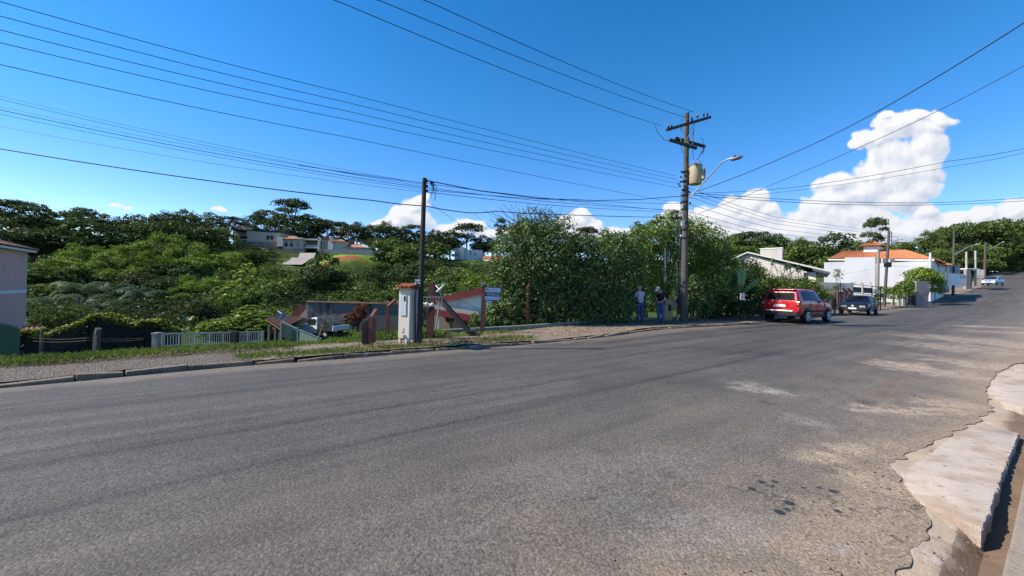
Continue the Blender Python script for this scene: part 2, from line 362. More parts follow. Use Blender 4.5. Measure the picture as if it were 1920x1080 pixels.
# ---------------------------------------------------------------- road
UA = R(54.0); uD = np.array([math.sin(UA), math.cos(UA)]); vD = np.array([-uD[1], uD[0]])   # along the near gutter, and towards the far kerb
def uv(px, py, z=0.0):
    p = GZ(px, py, z)[:2]; return float(p @ uD), float(p @ vD)
JAG = [(1682, 1080), (1713, 1049), (1722, 1013), (1742, 1000), (1738, 985), (1728, 955), (1712, 930), (1695, 911), (1680, 884), (1664, 868), (1700, 856), (1728, 842), (1756, 826), (1793, 809), (1835, 792), (1862, 772), (1851, 755), (1851, 733), (1868, 706), (1905, 690), (1990, 680)]
ju = np.array([uv(*p) for p in JAG]); ju = ju[np.argsort(ju[:, 0])]
rng = np.random.default_rng(5)
NU = np.arange(-45, 12, .06); NV = np.convolve(np.random.default_rng(8).normal(0, .030, len(NU)), [.25, .5, .25], 'same')
def redge(u):
    v = np.interp(u, ju[:, 0], ju[:, 1])
    return v + .022 * np.sin(u * 7.1 + .6) * np.sin(u * 2.9 + 1) + .010 * np.sin(u * 17.3 + 2) + np.interp(u, NU, NV)
def road_frame(u): return np.outer(u, uD) + np.outer(redge(u), vD)
un = np.concatenate([np.arange(-40, 0, 1.0), np.arange(0, 9, .035), np.arange(9, 16, .1)])
near_r = road_frame(un)
sn, dn, hn = kdist(near_r[:, 0], near_r[:, 1])
s_far = np.arange(sn[-1] + .5, KS[-1] - 2, 1.2)
d_far = np.interp(s_far, [sn[-1], sn[-1] + 25], [dn[-1], -9.6])
far_r = kline(s_far, 0); far_r = np.stack([kline(np.array([s]), d)[0] for s, d in zip(s_far, d_far)])
sA = np.concatenate([sn, s_far]); rA = np.concatenate([np.column_stack([near_r, np.zeros(len(near_r))]), far_r])
lA = kline(sA, 0.0)
NC = 14
bas = np.column_stack([np.outer(un, uD) + np.outer(np.interp(un, ju[:, 0], ju[:, 1] * 0 + 1.45), vD), np.zeros(len(un))])
fb = far_r.copy(); lf = kline(s_far, 0.0); fb[:, :2] += (lf[:, :2] - fb[:, :2]) * .06
bA = np.concatenate([bas, fb]); hk = np.interp(sA, KS, K[:, 2]); rows = []
for k in range(NC + 1):
    f = k / NC; p = lA * (1 - f) + bA * f; p[:, 2] = hk + .12 * f * (1 - f); rows.append(p)
p = rA.copy(); p[:, 2] = hk; rows.append(p); NC += 1
V = np.stack(rows, 1).reshape(-1, 3); n_ = len(sA)
I = np.arange(n_ * (NC + 1)).reshape(n_, NC + 1)
FR = np.stack([I[:-1, 1:], I[:-1, :-1], I[1:, :-1], I[1:, 1:]], -1).reshape(-1, 4)
# broken edge of the asphalt goes down 6 cm to the gutter
base = len(V); low = rA.copy(); low[:, 2] = hk - .022; V = np.concatenate([V, low])
FE = np.array([(I[i, NC], I[i + 1, NC], base + i + 1, base + i) for i in range(n_ - 1)])
am = bpy.data.materials.new('worn_asphalt'); am.use_nodes = True; t = NT(am.node_tree); am.node_tree.nodes.clear()
co = t.n('ShaderNodeTexCoord').outputs['Object']
uvn = t.mapping(co, rot=(0, 0, -(math.pi / 2 - UA)))       # x along the street, y towards the far kerb
sp = t.n('ShaderNodeSeparateXYZ'); t.put(sp.inputs[0], uvn); U_, V_ = sp.outputs[0], sp.outputs[1]
strk = t.noise(t.mapping(uvn, scale=(.06, 1.5, 1)), 1.9, 6, .62)
big = t.noise(uvn, .35, 5, .62)
base_c = t.mix(t.step(strk, .26, .74), (.060, .053, .046), (.110, .098, .086))
base_c = t.mix(t.m('MULTIPLY', t.step(big, .4, .68), .5), base_c, (.050, .044, .038))
# lighter, dusty wear towards the near gutter
dv = t.m('ADD', V_, t.m('MULTIPLY', t.m('SUBTRACT', t.noise(uvn, .55, 6, .62), .5), 5.0))
dust = t.step(dv, 4.3, .6)
dust = t.m('MULTIPLY', dust, t.step(t.noise(t.mapping(uvn, scale=(.5, 1, 1)), 1.9, 6, .66), .30, .62))
dust = t.m('MULTIPLY', dust, t.step(U_, -3, 1.5, .35, 1.))
dustc = t.mix(t.noise(uvn, 2.2, 5, .6), (.15, .118, .086), (.29, .225, .16))
base_c = t.mix(t.m('MULTIPLY', dust, .55), base_c, dustc)
greyw = t.m('MULTIPLY', t.step(t.m('ADD', V_, t.m('MULTIPLY', t.m('SUBTRACT', t.noise(t.v('ADD', uvn, (5, 3, 0)), .5, 5, .6), .5), 5)), 4.6, .4), .55)
base_c = t.mix(greyw, base_c, (.150, .128, .104))
# sand and crumbled edge towards the gutter
en = t.m('ADD', V_, t.m('MULTIPLY', t.m('SUBTRACT', t.noise(uvn, 1.3, 7, .68), .5), 2.6))
base_c = t.mix(t.m('MULTIPLY', t.step(en, 1.9, .3), t.step(U_, -1.5, .6, .3, .8)), base_c, t.mix(t.noise(uvn, 5, 6, .7), (.20, .145, .095), (.40, .29, .19)))
# pale scuffs and sandy streaks (sizes in metres across and away)
def patch(pu, pv, ru, rv_, colr, strength, nz=1.5, ns_=2.0):
    q = t.v('LENGTH', t.v('DIVIDE', t.v('SUBTRACT', co, (pu, pv, 0)), (ru, rv_, 1e3)))
    k = t.step(t.m('ADD', q, t.m('MULTIPLY', t.m('SUBTRACT', t.noise(co, ns_, 7, .68), .5), nz * 2)), 1.15, .35)
    return t.mix(t.m('MULTIPLY', t.m('MULTIPLY', k, strength), t.step(t.noise(co, 6, 6, .75), .34, .62)), base_c, colr)
for (px, py, ru, rv_, cc, st) in [(1415, 732, .55, .55, (.33, .29, .24), .6), (1440, 738, .25, .18, (.40, .36, .31), .4), (1520, 797, .28, .42, (.29, .265, .235), .5), (1545, 857, .38, .26, (.38, .28, .19), .85), (1600, 845, .3, .2, (.36, .27, .19), .7), (1690, 772, 1.0, .30, (.40, .30, .21), .8), (1780, 760, .7, .4, (.36, .27, .19), .7),
                                (1655, 742, .38, .36, (.12, .075, .05), .8), (1680, 725, .3, .3, (.20, .13, .085), .6), (1740, 700, .9, 1.0, (.42, .32, .235), .7), (1690, 690, .8, .5, (.40, .30, .22), .6), (1820, 690, .8, 1.3, (.38, .285, .205), .75), (1790, 660, 1.6, 1.6, (.40, .31, .23), .65), (1850, 650, 1.8, 2.0, (.40, .31, .23), .7), (1850, 622, 2.4, .7, (.46, .35, .26), .75), (1880, 632, 2.0, .8, (.40, .30, .22), .7), (1760, 640, 2, 1., (.30, .24, .18), .5),
                                (1300, 1000, .55, .32, (.24, .215, .185), .5), (1420, 960, .5, .35, (.22, .19, .155), .6), (1570, 1030, .16, .07, (.34, .31, .27), .4), (1395, 668, 1.2, .5, (.030, .030, .031), .7), (1340, 660, 1.2, .5, (.04, .04, .04), .6), (1480, 672, .9, .6, (.05, .05, .05), .5), (1490, 940, .6, .3, (.07, .064, .056), .5), (1640, 905, .4, .3, (.33, .25, .165), .7), (1600, 960, .45, .3, (.30, .23, .16), .6), (1120, 905, .8, .5, (.15, .14, .125), .5), (1240, 870, .6, .4, (.17, .15, .13), .5)]:
    w_ = GZ(px, py, 0); base_c = patch(float(w_[0]), float(w_[1]), ru, rv_, cc, st)
far_v = t.step(t.m('ADD', t.m('SUBTRACT', V_, 8.35), t.m('MULTIPLY', t.m('SUBTRACT', t.noise(uvn, 1.2, 5), .5), .8)), -.15, .5)
base_c = t.mix(t.m('MULTIPLY', far_v, .6), base_c, (.20, .16, .125))
# oil drips
a_, b_ = uv(1487, 930)
reg = t.step(t.v('LENGTH', t.v('DIVIDE', t.v('SUBTRACT', uvn, (a_, b_, 0)), (.62, .40, 1e3))), 1.0, .75)
vo = t.n('ShaderNodeTexVoronoi'); t.put(vo.inputs['Vector'], t.mapping(uvn, scale=(1, 1, 0))); vo.inputs['Scale'].default_value = 9.5
sizes = t.n('ShaderNodeSeparateColor'); t.put(sizes.inputs[0], vo.outputs['Color'])
thr = t.m('MULTIPLY', t.m('SUBTRACT', sizes.outputs[0], .15), .42)
spot = t.m('MULTIPLY', t.step(t.m('SUBTRACT', t.m('ADD', vo.outputs['Distance'], t.m('MULTIPLY', t.m('SUBTRACT', t.noise(uvn, 26, 4), .5), .22)), thr), .06, -.05), t.m('MULTIPLY', reg, .9))
# grain: dark binder with pale stones
g1 = t.noise(co, 48, 4, .75); v1 = t.vor(co, 60); vc = t.n('ShaderNodeTexVoronoi'); t.put(vc.inputs['Vector'], co); vc.inputs['Scale'].default_value = 60
sr = t.n('ShaderNodeSeparateColor'); t.put(sr.inputs[0], vc.outputs['Color'])
gr = t.m('ADD', t.step(g1, .3, .7, .50, 1.36), t.m('MULTIPLY', t.m('POWER', sr.outputs[0], 3.0), .42))
gr = t.m('SUBTRACT', gr, t.m('MULTIPLY', t.step(t.noise(t.mapping(uvn, scale=(.7, 1, 1)), 2.6, 5, .7), .56, .72), .28))
base_c = t.v('SCALE', base_c); t.put(base_c.node.inputs['Scale'], gr)
wsp = t.m('MULTIPLY', t.step(t.vor(co, 5.3), .055, .02), t.step(t.noise(co, .8, 3), .5, .6))
base_c = t.mix(wsp, base_c, (.45, .43, .40))
base_c = t.mix(spot, base_c, (.020, .019, .019))
# hairline cracks
nz_ = t.n('ShaderNodeTexNoise'); t.put(nz_.inputs['Vector'], uvn); nz_.inputs['Scale'].default_value = 1.7; nz_.inputs['Detail'].default_value = 5
wb_ = t.v('SCALE', nz_.outputs['Color']); wb_.node.inputs['Scale'].default_value = .5
cv = t.v('ADD', t.mapping(uvn, scale=(.28, .8, 0)), wb_)
crk = t.m('MULTIPLY', t.step(t.vor(cv, .9, 'DISTANCE_TO_EDGE'), .005, .001), t.step(big, .42, .55))
base_c = t.mix(t.m('MULTIPLY', t.m('MULTIPLY', crk, .5), t.step(V_, 4.5, 2.5)), base_c, (.022, .021, .02))
b = t.n('ShaderNodeBsdfPrincipled'); t.put(b.inputs['Base Color'], base_c); b.inputs['Specular IOR Level'].default_value = .28
t.put(b.inputs['Roughness'], t.mix(spot, (.78, .78, .78, 1), (.3, .3, .3, 1)))
bn = t.n('ShaderNodeBump'); bn.inputs['Strength'].default_value = .6; bn.inputs['Distance'].default_value = .007
t.put(bn.inputs['Height'], t.m('ADD', g1, t.m('MULTIPLY', v1, -.9))); t.l.new(bn.outputs[0], b.inputs['Normal'])
o = t.n('ShaderNodeOutputMaterial'); t.l.new(b.outputs[0], o.inputs[0])
edge_m = mat('asphalt_edge', (.20, .15, .11), .9, .5, 20)
kind(obj('road', np_mesh('road', V, np.concatenate([FR, FE]), [am, edge_m], np.concatenate([np.zeros(len(FR)), np.ones(len(FE))]), smooth=False)), 'structure')
# ---- near gutter, ramps and near kerb
gut_m = mat('sandy_gutter_concrete', (.40, .31, .22), .85, .25, 3.5, c2=(.20, .13, .085), s2=1.6, t2=(.54, .68), c3=(.48, .42, .36), s3=2.7, bump=.6, bscale=45)
slab_m = mat('pale_ramp_concrete', (.46, .38, .31), .88, .2, 6, c2=(.34, .25, .18), s2=2.2, t2=(.46, .66), c3=(.20, .17, .14), s3=12, t3=(.60, .70), bump=.7, bscale=70)
kerb_m = mat('kerb_concrete', (.28, .225, .17), .9, .22, 4, c2=(.16, .14, .12), s2=1.5, t2=(.5, .68), bump=.7, bscale=40)
def uvp(u, v, z): q = u * uD + v * vD; return (q[0], q[1], z)
ug = np.arange(-12, 15.8, .12); mb = MB()
vin = redge(ug) + .35
vout = np.interp(ug, [-12, 16], [.17, .16])
hg = kdist(ug * uD[0] + vin * vD[0], ug * uD[1] + vin * vD[1])[2]
vs_ = []
for i, u in enumerate(ug):
    for k in range(7):
        f = k / 6; vs_.append(uvp(u, vin[i] * (1 - f) + vout[i] * f, hg[i] * (1 - f * .3) - .007 - .11 * math.exp(-((f - .90) / .16) ** 2) * float(np.clip((6.2 - u) / 1.5, .15, 1)) + .006 * math.sin(u * 9 + k * 2.1)))
fs = [(i * 7 + k, i * 7 + k + 1, (i + 1) * 7 + k + 1, (i + 1) * 7 + k) for i in range(len(ug) - 1) for k in range(6)]
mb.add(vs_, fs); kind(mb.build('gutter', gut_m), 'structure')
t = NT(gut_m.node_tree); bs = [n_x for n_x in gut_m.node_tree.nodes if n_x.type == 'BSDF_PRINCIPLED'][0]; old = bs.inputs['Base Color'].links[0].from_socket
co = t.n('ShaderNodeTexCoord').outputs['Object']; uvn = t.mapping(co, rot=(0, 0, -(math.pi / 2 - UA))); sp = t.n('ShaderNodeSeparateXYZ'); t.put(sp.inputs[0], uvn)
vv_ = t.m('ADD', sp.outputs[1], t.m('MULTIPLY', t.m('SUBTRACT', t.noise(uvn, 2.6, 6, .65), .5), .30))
mud = t.m('MULTIPLY', t.step(vv_, .05, .16), t.step(vv_, .46, .34)); t.put(bs.inputs['Base Color'], t.mix(t.m('MULTIPLY', mud, .85), old, t.mix(t.noise(uvn, 6, 5), (.075, .045, .026), (.21, .13, .08))))  # brown mud; its dark tone also takes the blue out of the channel's shadow
def ramp(name, outline, label):
    q = [np.array(GZ(*c_)) for c_ in outline]; rg = np.random.default_rng(len(q)); P_ = []
    for k in range(len(q)):
        a_, b_ = q[k], q[(k + 1) % len(q)]; L = np.linalg.norm(b_ - a_); m = max(2, int(L / .035))
        for i in range(m): P_.append(a_ + (b_ - a_) * i / m + np.array([*rg.normal(0, .005, 2), 0]))
    n = len(P_); M3 = np.array(P_); cf = np.linalg.lstsq(np.column_stack([M3[:, :2], np.ones(n)]), M3[:, 2], rcond=None)[0]; cen = M3.mean(0); vs_ = []
    for dz, sc_ in ((0, .982), (-.012, 1.0), (-.13, 1.0)):
        for p in P_: w_ = cen + (p - cen) * sc_; vs_.append((w_[0], w_[1], float(cf[0] * w_[0] + cf[1] * w_[1] + cf[2]) + dz))
    fs = [tuple(range(n))] + [(r_i * n + k, r_i * n + (k + 1) % n, (r_i + 1) * n + (k + 1) % n, (r_i + 1) * n + k) for r_i in range(2) for k in range(n)]
    m = MB(); m.add(vs_, fs); o = m.build(name, slab_m, smooth=True); tag(o, label, 'ramp'); return o
ramp('driveway_ramp', [(1842, 993, .055), (1790, 972, .03), (1731, 947, .010), (1700, 912, .010), (1688, 884, .010), (1735, 856, .012), (1795, 812, .02), (1840, 798, .05), (1880, 803, .06), (1911, 812, .075), (1880, 890, .065)], 'broken pale concrete ramp slab over the gutter, nearest in the bottom right corner')
ramp('driveway_ramp', [(1920, 766, .10), (1882, 757, .08), (1853, 738, .052), (1858, 718, .055), (1888, 688, .066), (1925, 684, .085), (1990, 686, .12), (1975, 720, .12)], 'pale concrete ramp slab over the gutter, farther one cut off by the right edge')
mb = MB()
for i in range(28):          # kerb stones of the near side
    u0 = -11 + i * 1.0
    a0, a1 = u0 + .006, u0 + .994; w0, w1 = .18 + .008 * math.sin(i * 7), .03
    z1_ = .06 + .008 * math.sin(i * 5)
    mb.add([uvp(u, v, z) for z in (-.2, z1_) for u, v in ((a0, w0), (a1, w0), (a1, w1), (a0, w1))], [(3, 2, 1, 0), (4, 5, 6, 7), (0, 1, 5, 4), (1, 2, 6, 5), (2, 3, 7, 6), (3, 0, 4, 7)])
kind(mb.build('near_kerb', kerb_m, bevel=.012), 'structure')
mb = MB(); mb.add([uvp(-14, .025, .055), uvp(17, .025, .055), uvp(17, -3.6, .09), uvp(-14, -3.6, .09)], [(0, 1, 2, 3)]); kind(mb.build('near_pavement', kerb_m), 'structure')
# ---- far kerb and pavement
pave_m = bpy.data.materials.new('old_pavement'); pave_m.use_nodes = True; t = NT(pave_m.node_tree); pave_m.node_tree.nodes.clear()
co = t.n('ShaderNodeTexCoord').outputs['Object']
pc_ = t.mix(t.noise(co, 1.4, 6, .65), (.12, .09, .066), (.32, .25, .185))
pc_ = t.mix(t.step(t.noise(co, .7, 6, .65), .52, .66), pc_, (.13, .105, .08))
pc_ = t.mix(t.step(t.noise(t.v('ADD', co, (4, 1, 0)), 2.4, 6, .7), .60, .70), pc_, (.42, .37, .31))
cg = W(262, 685, 7.6)
gq = t.v('LENGTH', t.v('DIVIDE', t.v('SUBTRACT', t.mapping(co, rot=(0, 0, -(math.pi / 2 - UA))), (float(cg[:2] @ uD), float(cg[:2] @ vD), 0)), (2.1, 2.0, 1e3)))
vo = t.n('ShaderNodeTexVoronoi'); t.put(vo.inputs['Vector'], co); vo.inputs['Scale'].default_value = 44
sr = t.n('ShaderNodeSeparateColor'); t.put(sr.inputs[0], vo.outputs['Color'])
stones = t.mix(sr.outputs[0], (.09, .075, .06), (.25, .205, .165))
gk = t.step(t.m('ADD', gq, t.m('MULTIPLY', t.noise(co, 2, 5), .3)), 1.2, 1.05)
pc_ = t.mix(gk, pc_, stones)
b = t.n('ShaderNodeBsdfPrincipled'); t.put(b.inputs['Base Color'], pc_); b.inputs['Roughness'].default_value = .9; b.inputs['Specular IOR Level'].default_value = .2
bn = t.n('ShaderNodeBump'); bn.inputs['Strength'].default_value = .7; bn.inputs['Distance'].default_value = .03
t.put(bn.inputs['Height'], t.m('ADD', t.noise(co, 9, 6, .7), t.m('MULTIPLY', t.m('MULTIPLY', gk, vo.outputs['Distance']), -2.5))); t.l.new(bn.outputs[0], b.inputs['Normal'])
o = t.n('ShaderNodeOutputMaterial'); t.l.new(b.outputs[0], o.inputs[0])
ss = np.arange(0, KS[-1] - 25, .5); DW = [.16, .5, 1.0, 1.5, 2.0, 2.4, 2.75]
rw = []
for j, d in enumerate(DW):
    p = np.stack([kline(np.array([s_]), .16 + (d - .16) * (DBK(s_) - .16) / 2.59)[0] for s_ in ss]); p[:, 2] += .085 + .010 * np.sin(ss * 1.7 + j) + .014 * np.sin(ss * .6 + d * 3) - (.0 if j else .01)
    rw.append(p)
back = np.stack([kline(np.array([s_]), DBK(s_) + .03)[0] for s_ in ss]); back[:, 2] -= .45; rw.append(back)
V = np.stack(rw, 1).reshape(-1, 3); I = np.arange(len(V)).reshape(len(ss), len(rw))
kind(obj('pavement', np_mesh('pavement', V, np.stack([I[:-1, :-1], I[1:, :-1], I[1:, 1:], I[:-1, 1:]], -1).reshape(-1, 4), [pave_m])), 'structure')
mb = MB(); s0 = 8.0; rk = random.Random(3)
while s0 < KS[-1] - 30:
    L = rk.uniform(.55, 1.15); q = [kline(np.array([s0 + .01 + x]), d)[0] for x, d in ((0, 0), (L - .02, 0), (L - .02, .15), (0, .15))]
    dz = rk.uniform(-.10, -.055); off = rk.uniform(-.05, .05); tl = rk.uniform(-.025, .025)
    vs_ = [(p[0] + off * .5, p[1] + off * .5, p[2] - .2) for p in q] + [(p[0] + off * .5, p[1] + off * .5, p[2] + .135 + dz + (tl if i in (0, 3) else -tl)) for i, p in enumerate(q)]
    mb.add(vs_, [(3, 2, 1, 0), (4, 5, 6, 7), (0, 1, 5, 4), (1, 2, 6, 5), (2, 3, 7, 6), (3, 0, 4, 7)]); s0 += L
fkerb = mat('dirty_kerb', (.19, .145, .105), .95, .3, 5, c2=(.09, .075, .06), s2=2.2, t2=(.45, .62), c3=(.31, .27, .22), s3=5, bump=.9, bscale=22)
kind(mb.build('kerb', fkerb, bevel=.02), 'structure')
# concrete driveway apron in front of the wire gate
dm = mat('driveway_concrete', (.30, .225, .165), .9, .2, 2.2, c2=(.18, .13, .09), s2=1.2, c3=(.40, .34, .28), s3=3, bump=.5)
PG = lambda px, py, z=.15: GZ(px, py, z)
# ---------------------------------------------------------------- vegetation
def leaves(C, N, S, asp, rng, jit=.6):
    C = np.asarray(C, float); n = len(C); N = N + rng.normal(0, jit, (n, 3)); N /= np.linalg.norm(N, axis=1, keepdims=True) + 1e-9
    T = rng.normal(0, 1, (n, 3)); T -= (T * N).sum(1, keepdims=True) * N; T /= np.linalg.norm(T, axis=1, keepdims=True) + 1e-9
    B = np.cross(N, T); S = np.broadcast_to(np.asarray(S, float), (n,)) * rng.uniform(.65, 1.35, n); S = S[:, None]
    V = np.stack([C - T * S * .5, C + B * S * asp * .5 + N * S * .08, C + T * S * .5, C - B * S * asp * .5 + N * S * .08], 1).reshape(-1, 3)
    return V
def quads(V): return np.arange(len(V)).reshape(-1, 4)
def sphere_dirs(n, rng, up=-.25):
    d = rng.normal(0, 1, (int(n * 2.2) + 8, 3)); d /= np.linalg.norm(d, axis=1, keepdims=True); d = d[d[:, 2] > up]
    while len(d) < n: d = np.concatenate([d, d])
    return d[:n]
def clumpy(lobes, n, rng, cl=26, cr=.36, up=-.3, fill=.25):
    # lobes: (x, y, z, rx, ry, rz); leaves gathered in clumps on every lobe
    w = np.array([l[3] * l[4] + l[3] * l[5] for l in lobes]); w = w / w.sum(); Cs, Ns = [], []
    for l, wi in zip(lobes, w):
        k = max(4, int(cl * wi * len(lobes) * rng.uniform(.8, 1.2))); m = max(6, int(n * wi))
        cd_ = sphere_dirs(k, rng, up); rad = rng.uniform(.68, 1.03, k)
        nf = int(m * fill); ci = rng.integers(0, k, m - nf)
        ld = sphere_dirs(m - nf, rng, -.55); rr = rng.uniform(.55, 1.05, (m - nf, 1)) * cr * rng.uniform(.6, 1.25, k)[ci][:, None]
        p = cd_[ci] * rad[ci][:, None] + ld * rr
        fd = sphere_dirs(nf, rng, up - .2); p = np.concatenate([p, fd * rng.uniform(.6, .92, (nf, 1))]); nn = np.concatenate([ld + .5 * cd_[ci] + (0, 0, .35), fd + (0, 0, .2)])
        Cs.append(p * np.array(l[3:6]) + np.array(l[:3])); Ns.append(nn)
    C = np.concatenate(Cs); N = np.concatenate(Ns); return C, N / (np.linalg.norm(N, axis=1, keepdims=True) + 1e-9)
def limb(mb, a, b, r0, r1, rng, bend=.12, n=5):
    a = np.array(a, float); b = np.array(b, float); L = np.linalg.norm(b - a); o = rng.normal(0, bend * L, 3); pts = []
    for i in range(n + 1):
        f = i / n; pts.append(a + (b - a) * f + o * math.sin(math.pi * f) * .5)
    mb.tube(pts, [r0 + (r1 - r0) * i / n for i in range(n + 1)], 6, caps=False)
PROTO = {}
def proto(name, lobes, n, size, asp, mname, seed, trunk=None, cl=26, cr=.28, up=-.3, bark=None, fill=.14, limbs=True, r0=.03, jit=.6):
    rng = np.random.default_rng(seed); C, N = clumpy(lobes, n, rng, cl, cr, up, fill); Vv = leaves(C, N, size, asp, rng, jit)
    crown = np_mesh('crown', Vv, quads(Vv), [M_[mname]])
    mb = MB(); top = trunk or .5; c0 = np.mean([l[:3] for l in lobes], 0)
    limb(mb, (0, 0, -.04), (c0[0] * .5, c0[1] * .5, top), r0, r0 * .6, rng, .05)
    if limbs:
        for l in lobes: limb(mb, (c0[0] * .5, c0[1] * .5, top * rng.uniform(.7, 1)), (l[0], l[1], l[2] + l[5] * .2), r0 * .5, r0 * .12, rng)
    PROTO[name] = (mb.build('trunk', bark or BARK, smooth=True, mesh_only=True), crown)
def rl(rng, n, r, zc, zs, lr, flat=.8):
    out = []
    for i in range(n):
        a = 2 * math.pi * (i + rng.uniform(0, .7)) / n; q = r * math.sqrt(rng.uniform(.2, 1)); k = rng.uniform(.8, 1.2) * lr
        out.append((q * math.cos(a), q * math.sin(a), zc + rng.uniform(-zs, zs), k, k, k * flat))
    return out
for i in range(4):
    r_ = np.random.default_rng(40 + i)
    proto('broad%d' % i, rl(r_, 8, .32, .58, .16, .19) + [(0, 0, .78, .22, .22, .2), (.05, -.05, .5, .26, .26, .26)], (5200, 4200, 6500, 3400)[i], (.042, .052, .034, .06)[i], .62, ('leaf_dark', 'leaf_mid', 'leaf_dark', 'leaf_mid')[i], 50 + i, .45, cl=30)
for i in range(3):
    r_ = np.random.default_rng(70 + i)
    proto('bush%d' % i, rl(r_, 8, .34, .36, .16, .22, 1.1) + [(0, 0, .55, .28, .28, .40), (.1, -.2, .25, .3, .3, .3), (-.2, -.1, .22, .3, .25, .28)], (3600, 2600, 5600)[i], (.058, .082, .040)[i], (.5, .55, .65)[i], ('leaf_mid', 'leaf_bright', 'leaf_dark')[i], 80 + i, .3, cl=30, up=-.6)
for i in range(3):
    r_ = np.random.default_rng(90 + i)
    proto('tall%d' % i, [(x * .8, y * .8, z, a, b2, c * .62) for x, y, z, a, b2, c in rl(r_, 9, .36, .74, .17, .15)] + [(0, 0, .92, .2, .2, .08)], 3600, .034, .6, 'leaf_dark', 95 + i, .62, cl=34, cr=.42, up=-.1, bark=BARKG, r0=.022, fill=.08)
r_ = np.random.default_rng(120)
proto('forest', rl(r_, 12, .36, .5, .3, .17) + rl(r_, 8, .28, .75, .15, .15) + [(0, 0, .9, .14, .14, .1)], 6500, .040, .6, 'leaf_mid', 121, .5, cl=40)
proto('forest2', rl(r_, 12, .36, .5, .3, .17) + rl(r_, 8, .28, .72, .15, .15) + [(.1, 0, .88, .16, .14, .12)], 6500, .040, .6, 'leaf_mid', 122, .5, cl=40)
def bamboo(name, seed):
    rng = np.random.default_rng(seed); mb = MB(); Cs, Ns = [], []
    for k in range(11):
        a = 2 * math.pi * (k + rng.uniform(-.3, .3)) / 11; out = rng.uniform(.12, .46); h = rng.uniform(.5, 1.0) - out * .2; b0 = np.array([math.cos(a), math.sin(a), 0]) * rng.uniform(0, .12); pts = []
        for i in range(9):
            q = i / 8; pts.append(b0 + np.array([math.cos(a), math.sin(a), 0]) * out * q ** 2.2 + np.array([0, 0, h * math.sin(q * 2.0) if q < .785 else h * (1 - (q - .785) ** 2 * 3.2)]))
        mb.tube(pts, [.007 * (1 - i / 9.5) for i in range(9)], 4, caps=False)
        m = 430; q = rng.uniform(.5, 1, m) ** .75; j = np.clip(q * 8, 0, 7.99); ii = j.astype(int); fr = (j - ii)[:, None]; pa = np.array(pts)
        p = pa[ii] * (1 - fr) + pa[ii + 1] * fr; p += rng.normal(0, 1, (m, 3)) * (.062, .062, .030) * (1.45 - q[:, None] * .85); Cs.append(p); Ns.append(np.tile([-.2, 0, 1.], (m, 1)) + rng.normal(0, .4, (m, 3)))
    Vv = leaves(np.concatenate(Cs), np.concatenate(Ns), .036, .42, rng, .3); nb_ = len(Vv) // 4
    dd_ = sphere_dirs(1300, rng, .0); V2 = leaves(dd_ * (.40, .40, .55) * rng.uniform(.5, 1, (1300, 1)) + (0, 0, .02), dd_, .05, .5, rng, .5); Vv = np.concatenate([Vv, V2])  # inner dome of near-black leaves, painted shade below the plumes
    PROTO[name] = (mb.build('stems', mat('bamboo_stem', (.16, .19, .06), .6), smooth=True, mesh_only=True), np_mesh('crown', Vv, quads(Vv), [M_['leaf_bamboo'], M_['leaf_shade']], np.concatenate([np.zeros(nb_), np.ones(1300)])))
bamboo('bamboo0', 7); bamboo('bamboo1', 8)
def palm(name, seed, th=.55, nf=18):
    rng = np.random.default_rng(seed); mb = MB(); mb.tube([(0, 0, -.05), (.01, .01, th * .5), (0, .02, th)], [.03, .024, .022], 7); VV = []
    for k in range(nf):
        a = 2 * math.pi * k / nf * 2.4 + rng.uniform(-.5, .5); el = rng.uniform(.25, 1.45); L = rng.uniform(.36, .68); d = np.array([math.cos(a), math.sin(a), 0]); pts = []
        p = np.array([0, .02, th])
        for i in range(12):
            e = el - 1.9 * (i / 11) ** 1.3; p = p + L / 11 * (d * math.cos(e) + np.array([0, 0, math.sin(e)])); pts.append(p)
        side = np.array([-d[1], d[0], 0])
        for i in range(1, 12):
            w = .13 * math.sin(math.pi * min(1, .12 + i / 13))
            for sgn in (-1, 1):
                for q in (0, .33, .66):
                    c0 = pts[i] * (1 - q) + pts[i - 1] * q; tp = c0 + side * sgn * w + d * .03 - np.array([0, 0, w * rng.uniform(.3, .8)])
                    dv = d * .008; VV += [c0 - dv, (c0 + tp) / 2 - dv * 1.2 + (0, 0, .01), tp, (c0 + tp) / 2 + dv * 1.2 + (0, 0, .01)]
    Vv = np.array(VV); PROTO[name] = (mb.build('trunk', BARKG, smooth=True, mesh_only=True), np_mesh('crown', Vv, quads(Vv), [M_['leaf_palm']]))
palm('palm0', 3, .5, 13); palm('palm1', 4, .42, 15)
ROOT = {}
def tree(kd, px, top, Y, w, label, cat='tree', group=None, minh=2.0, rz=None, name=None, depth=1.0):
    x = (px - 960) / F * Y; z0 = h1(x, Y); zt = W(px, top, Y)[2]; hgt = max(minh, zt - z0); wd_ = w * Y / F
    nm = name or {'bam': 'bamboo_clump', 'bus': 'bush', 'pal': 'palm_tree'}.get(kd[:3], 'tree')
    r = thing(nm, label, cat, (x, Y, z0), rz if rz is not None else (px * 1.7 + Y) % 6.28, group); r.scale = (wd_ * 1.12, wd_ * 1.12 * depth, hgt * 1.03)
    tm, cm = PROTO[kd]; obj('stems' if kd.startswith('bam') else 'trunk', tm, r); obj('crown', cm, r); return r
T = tree
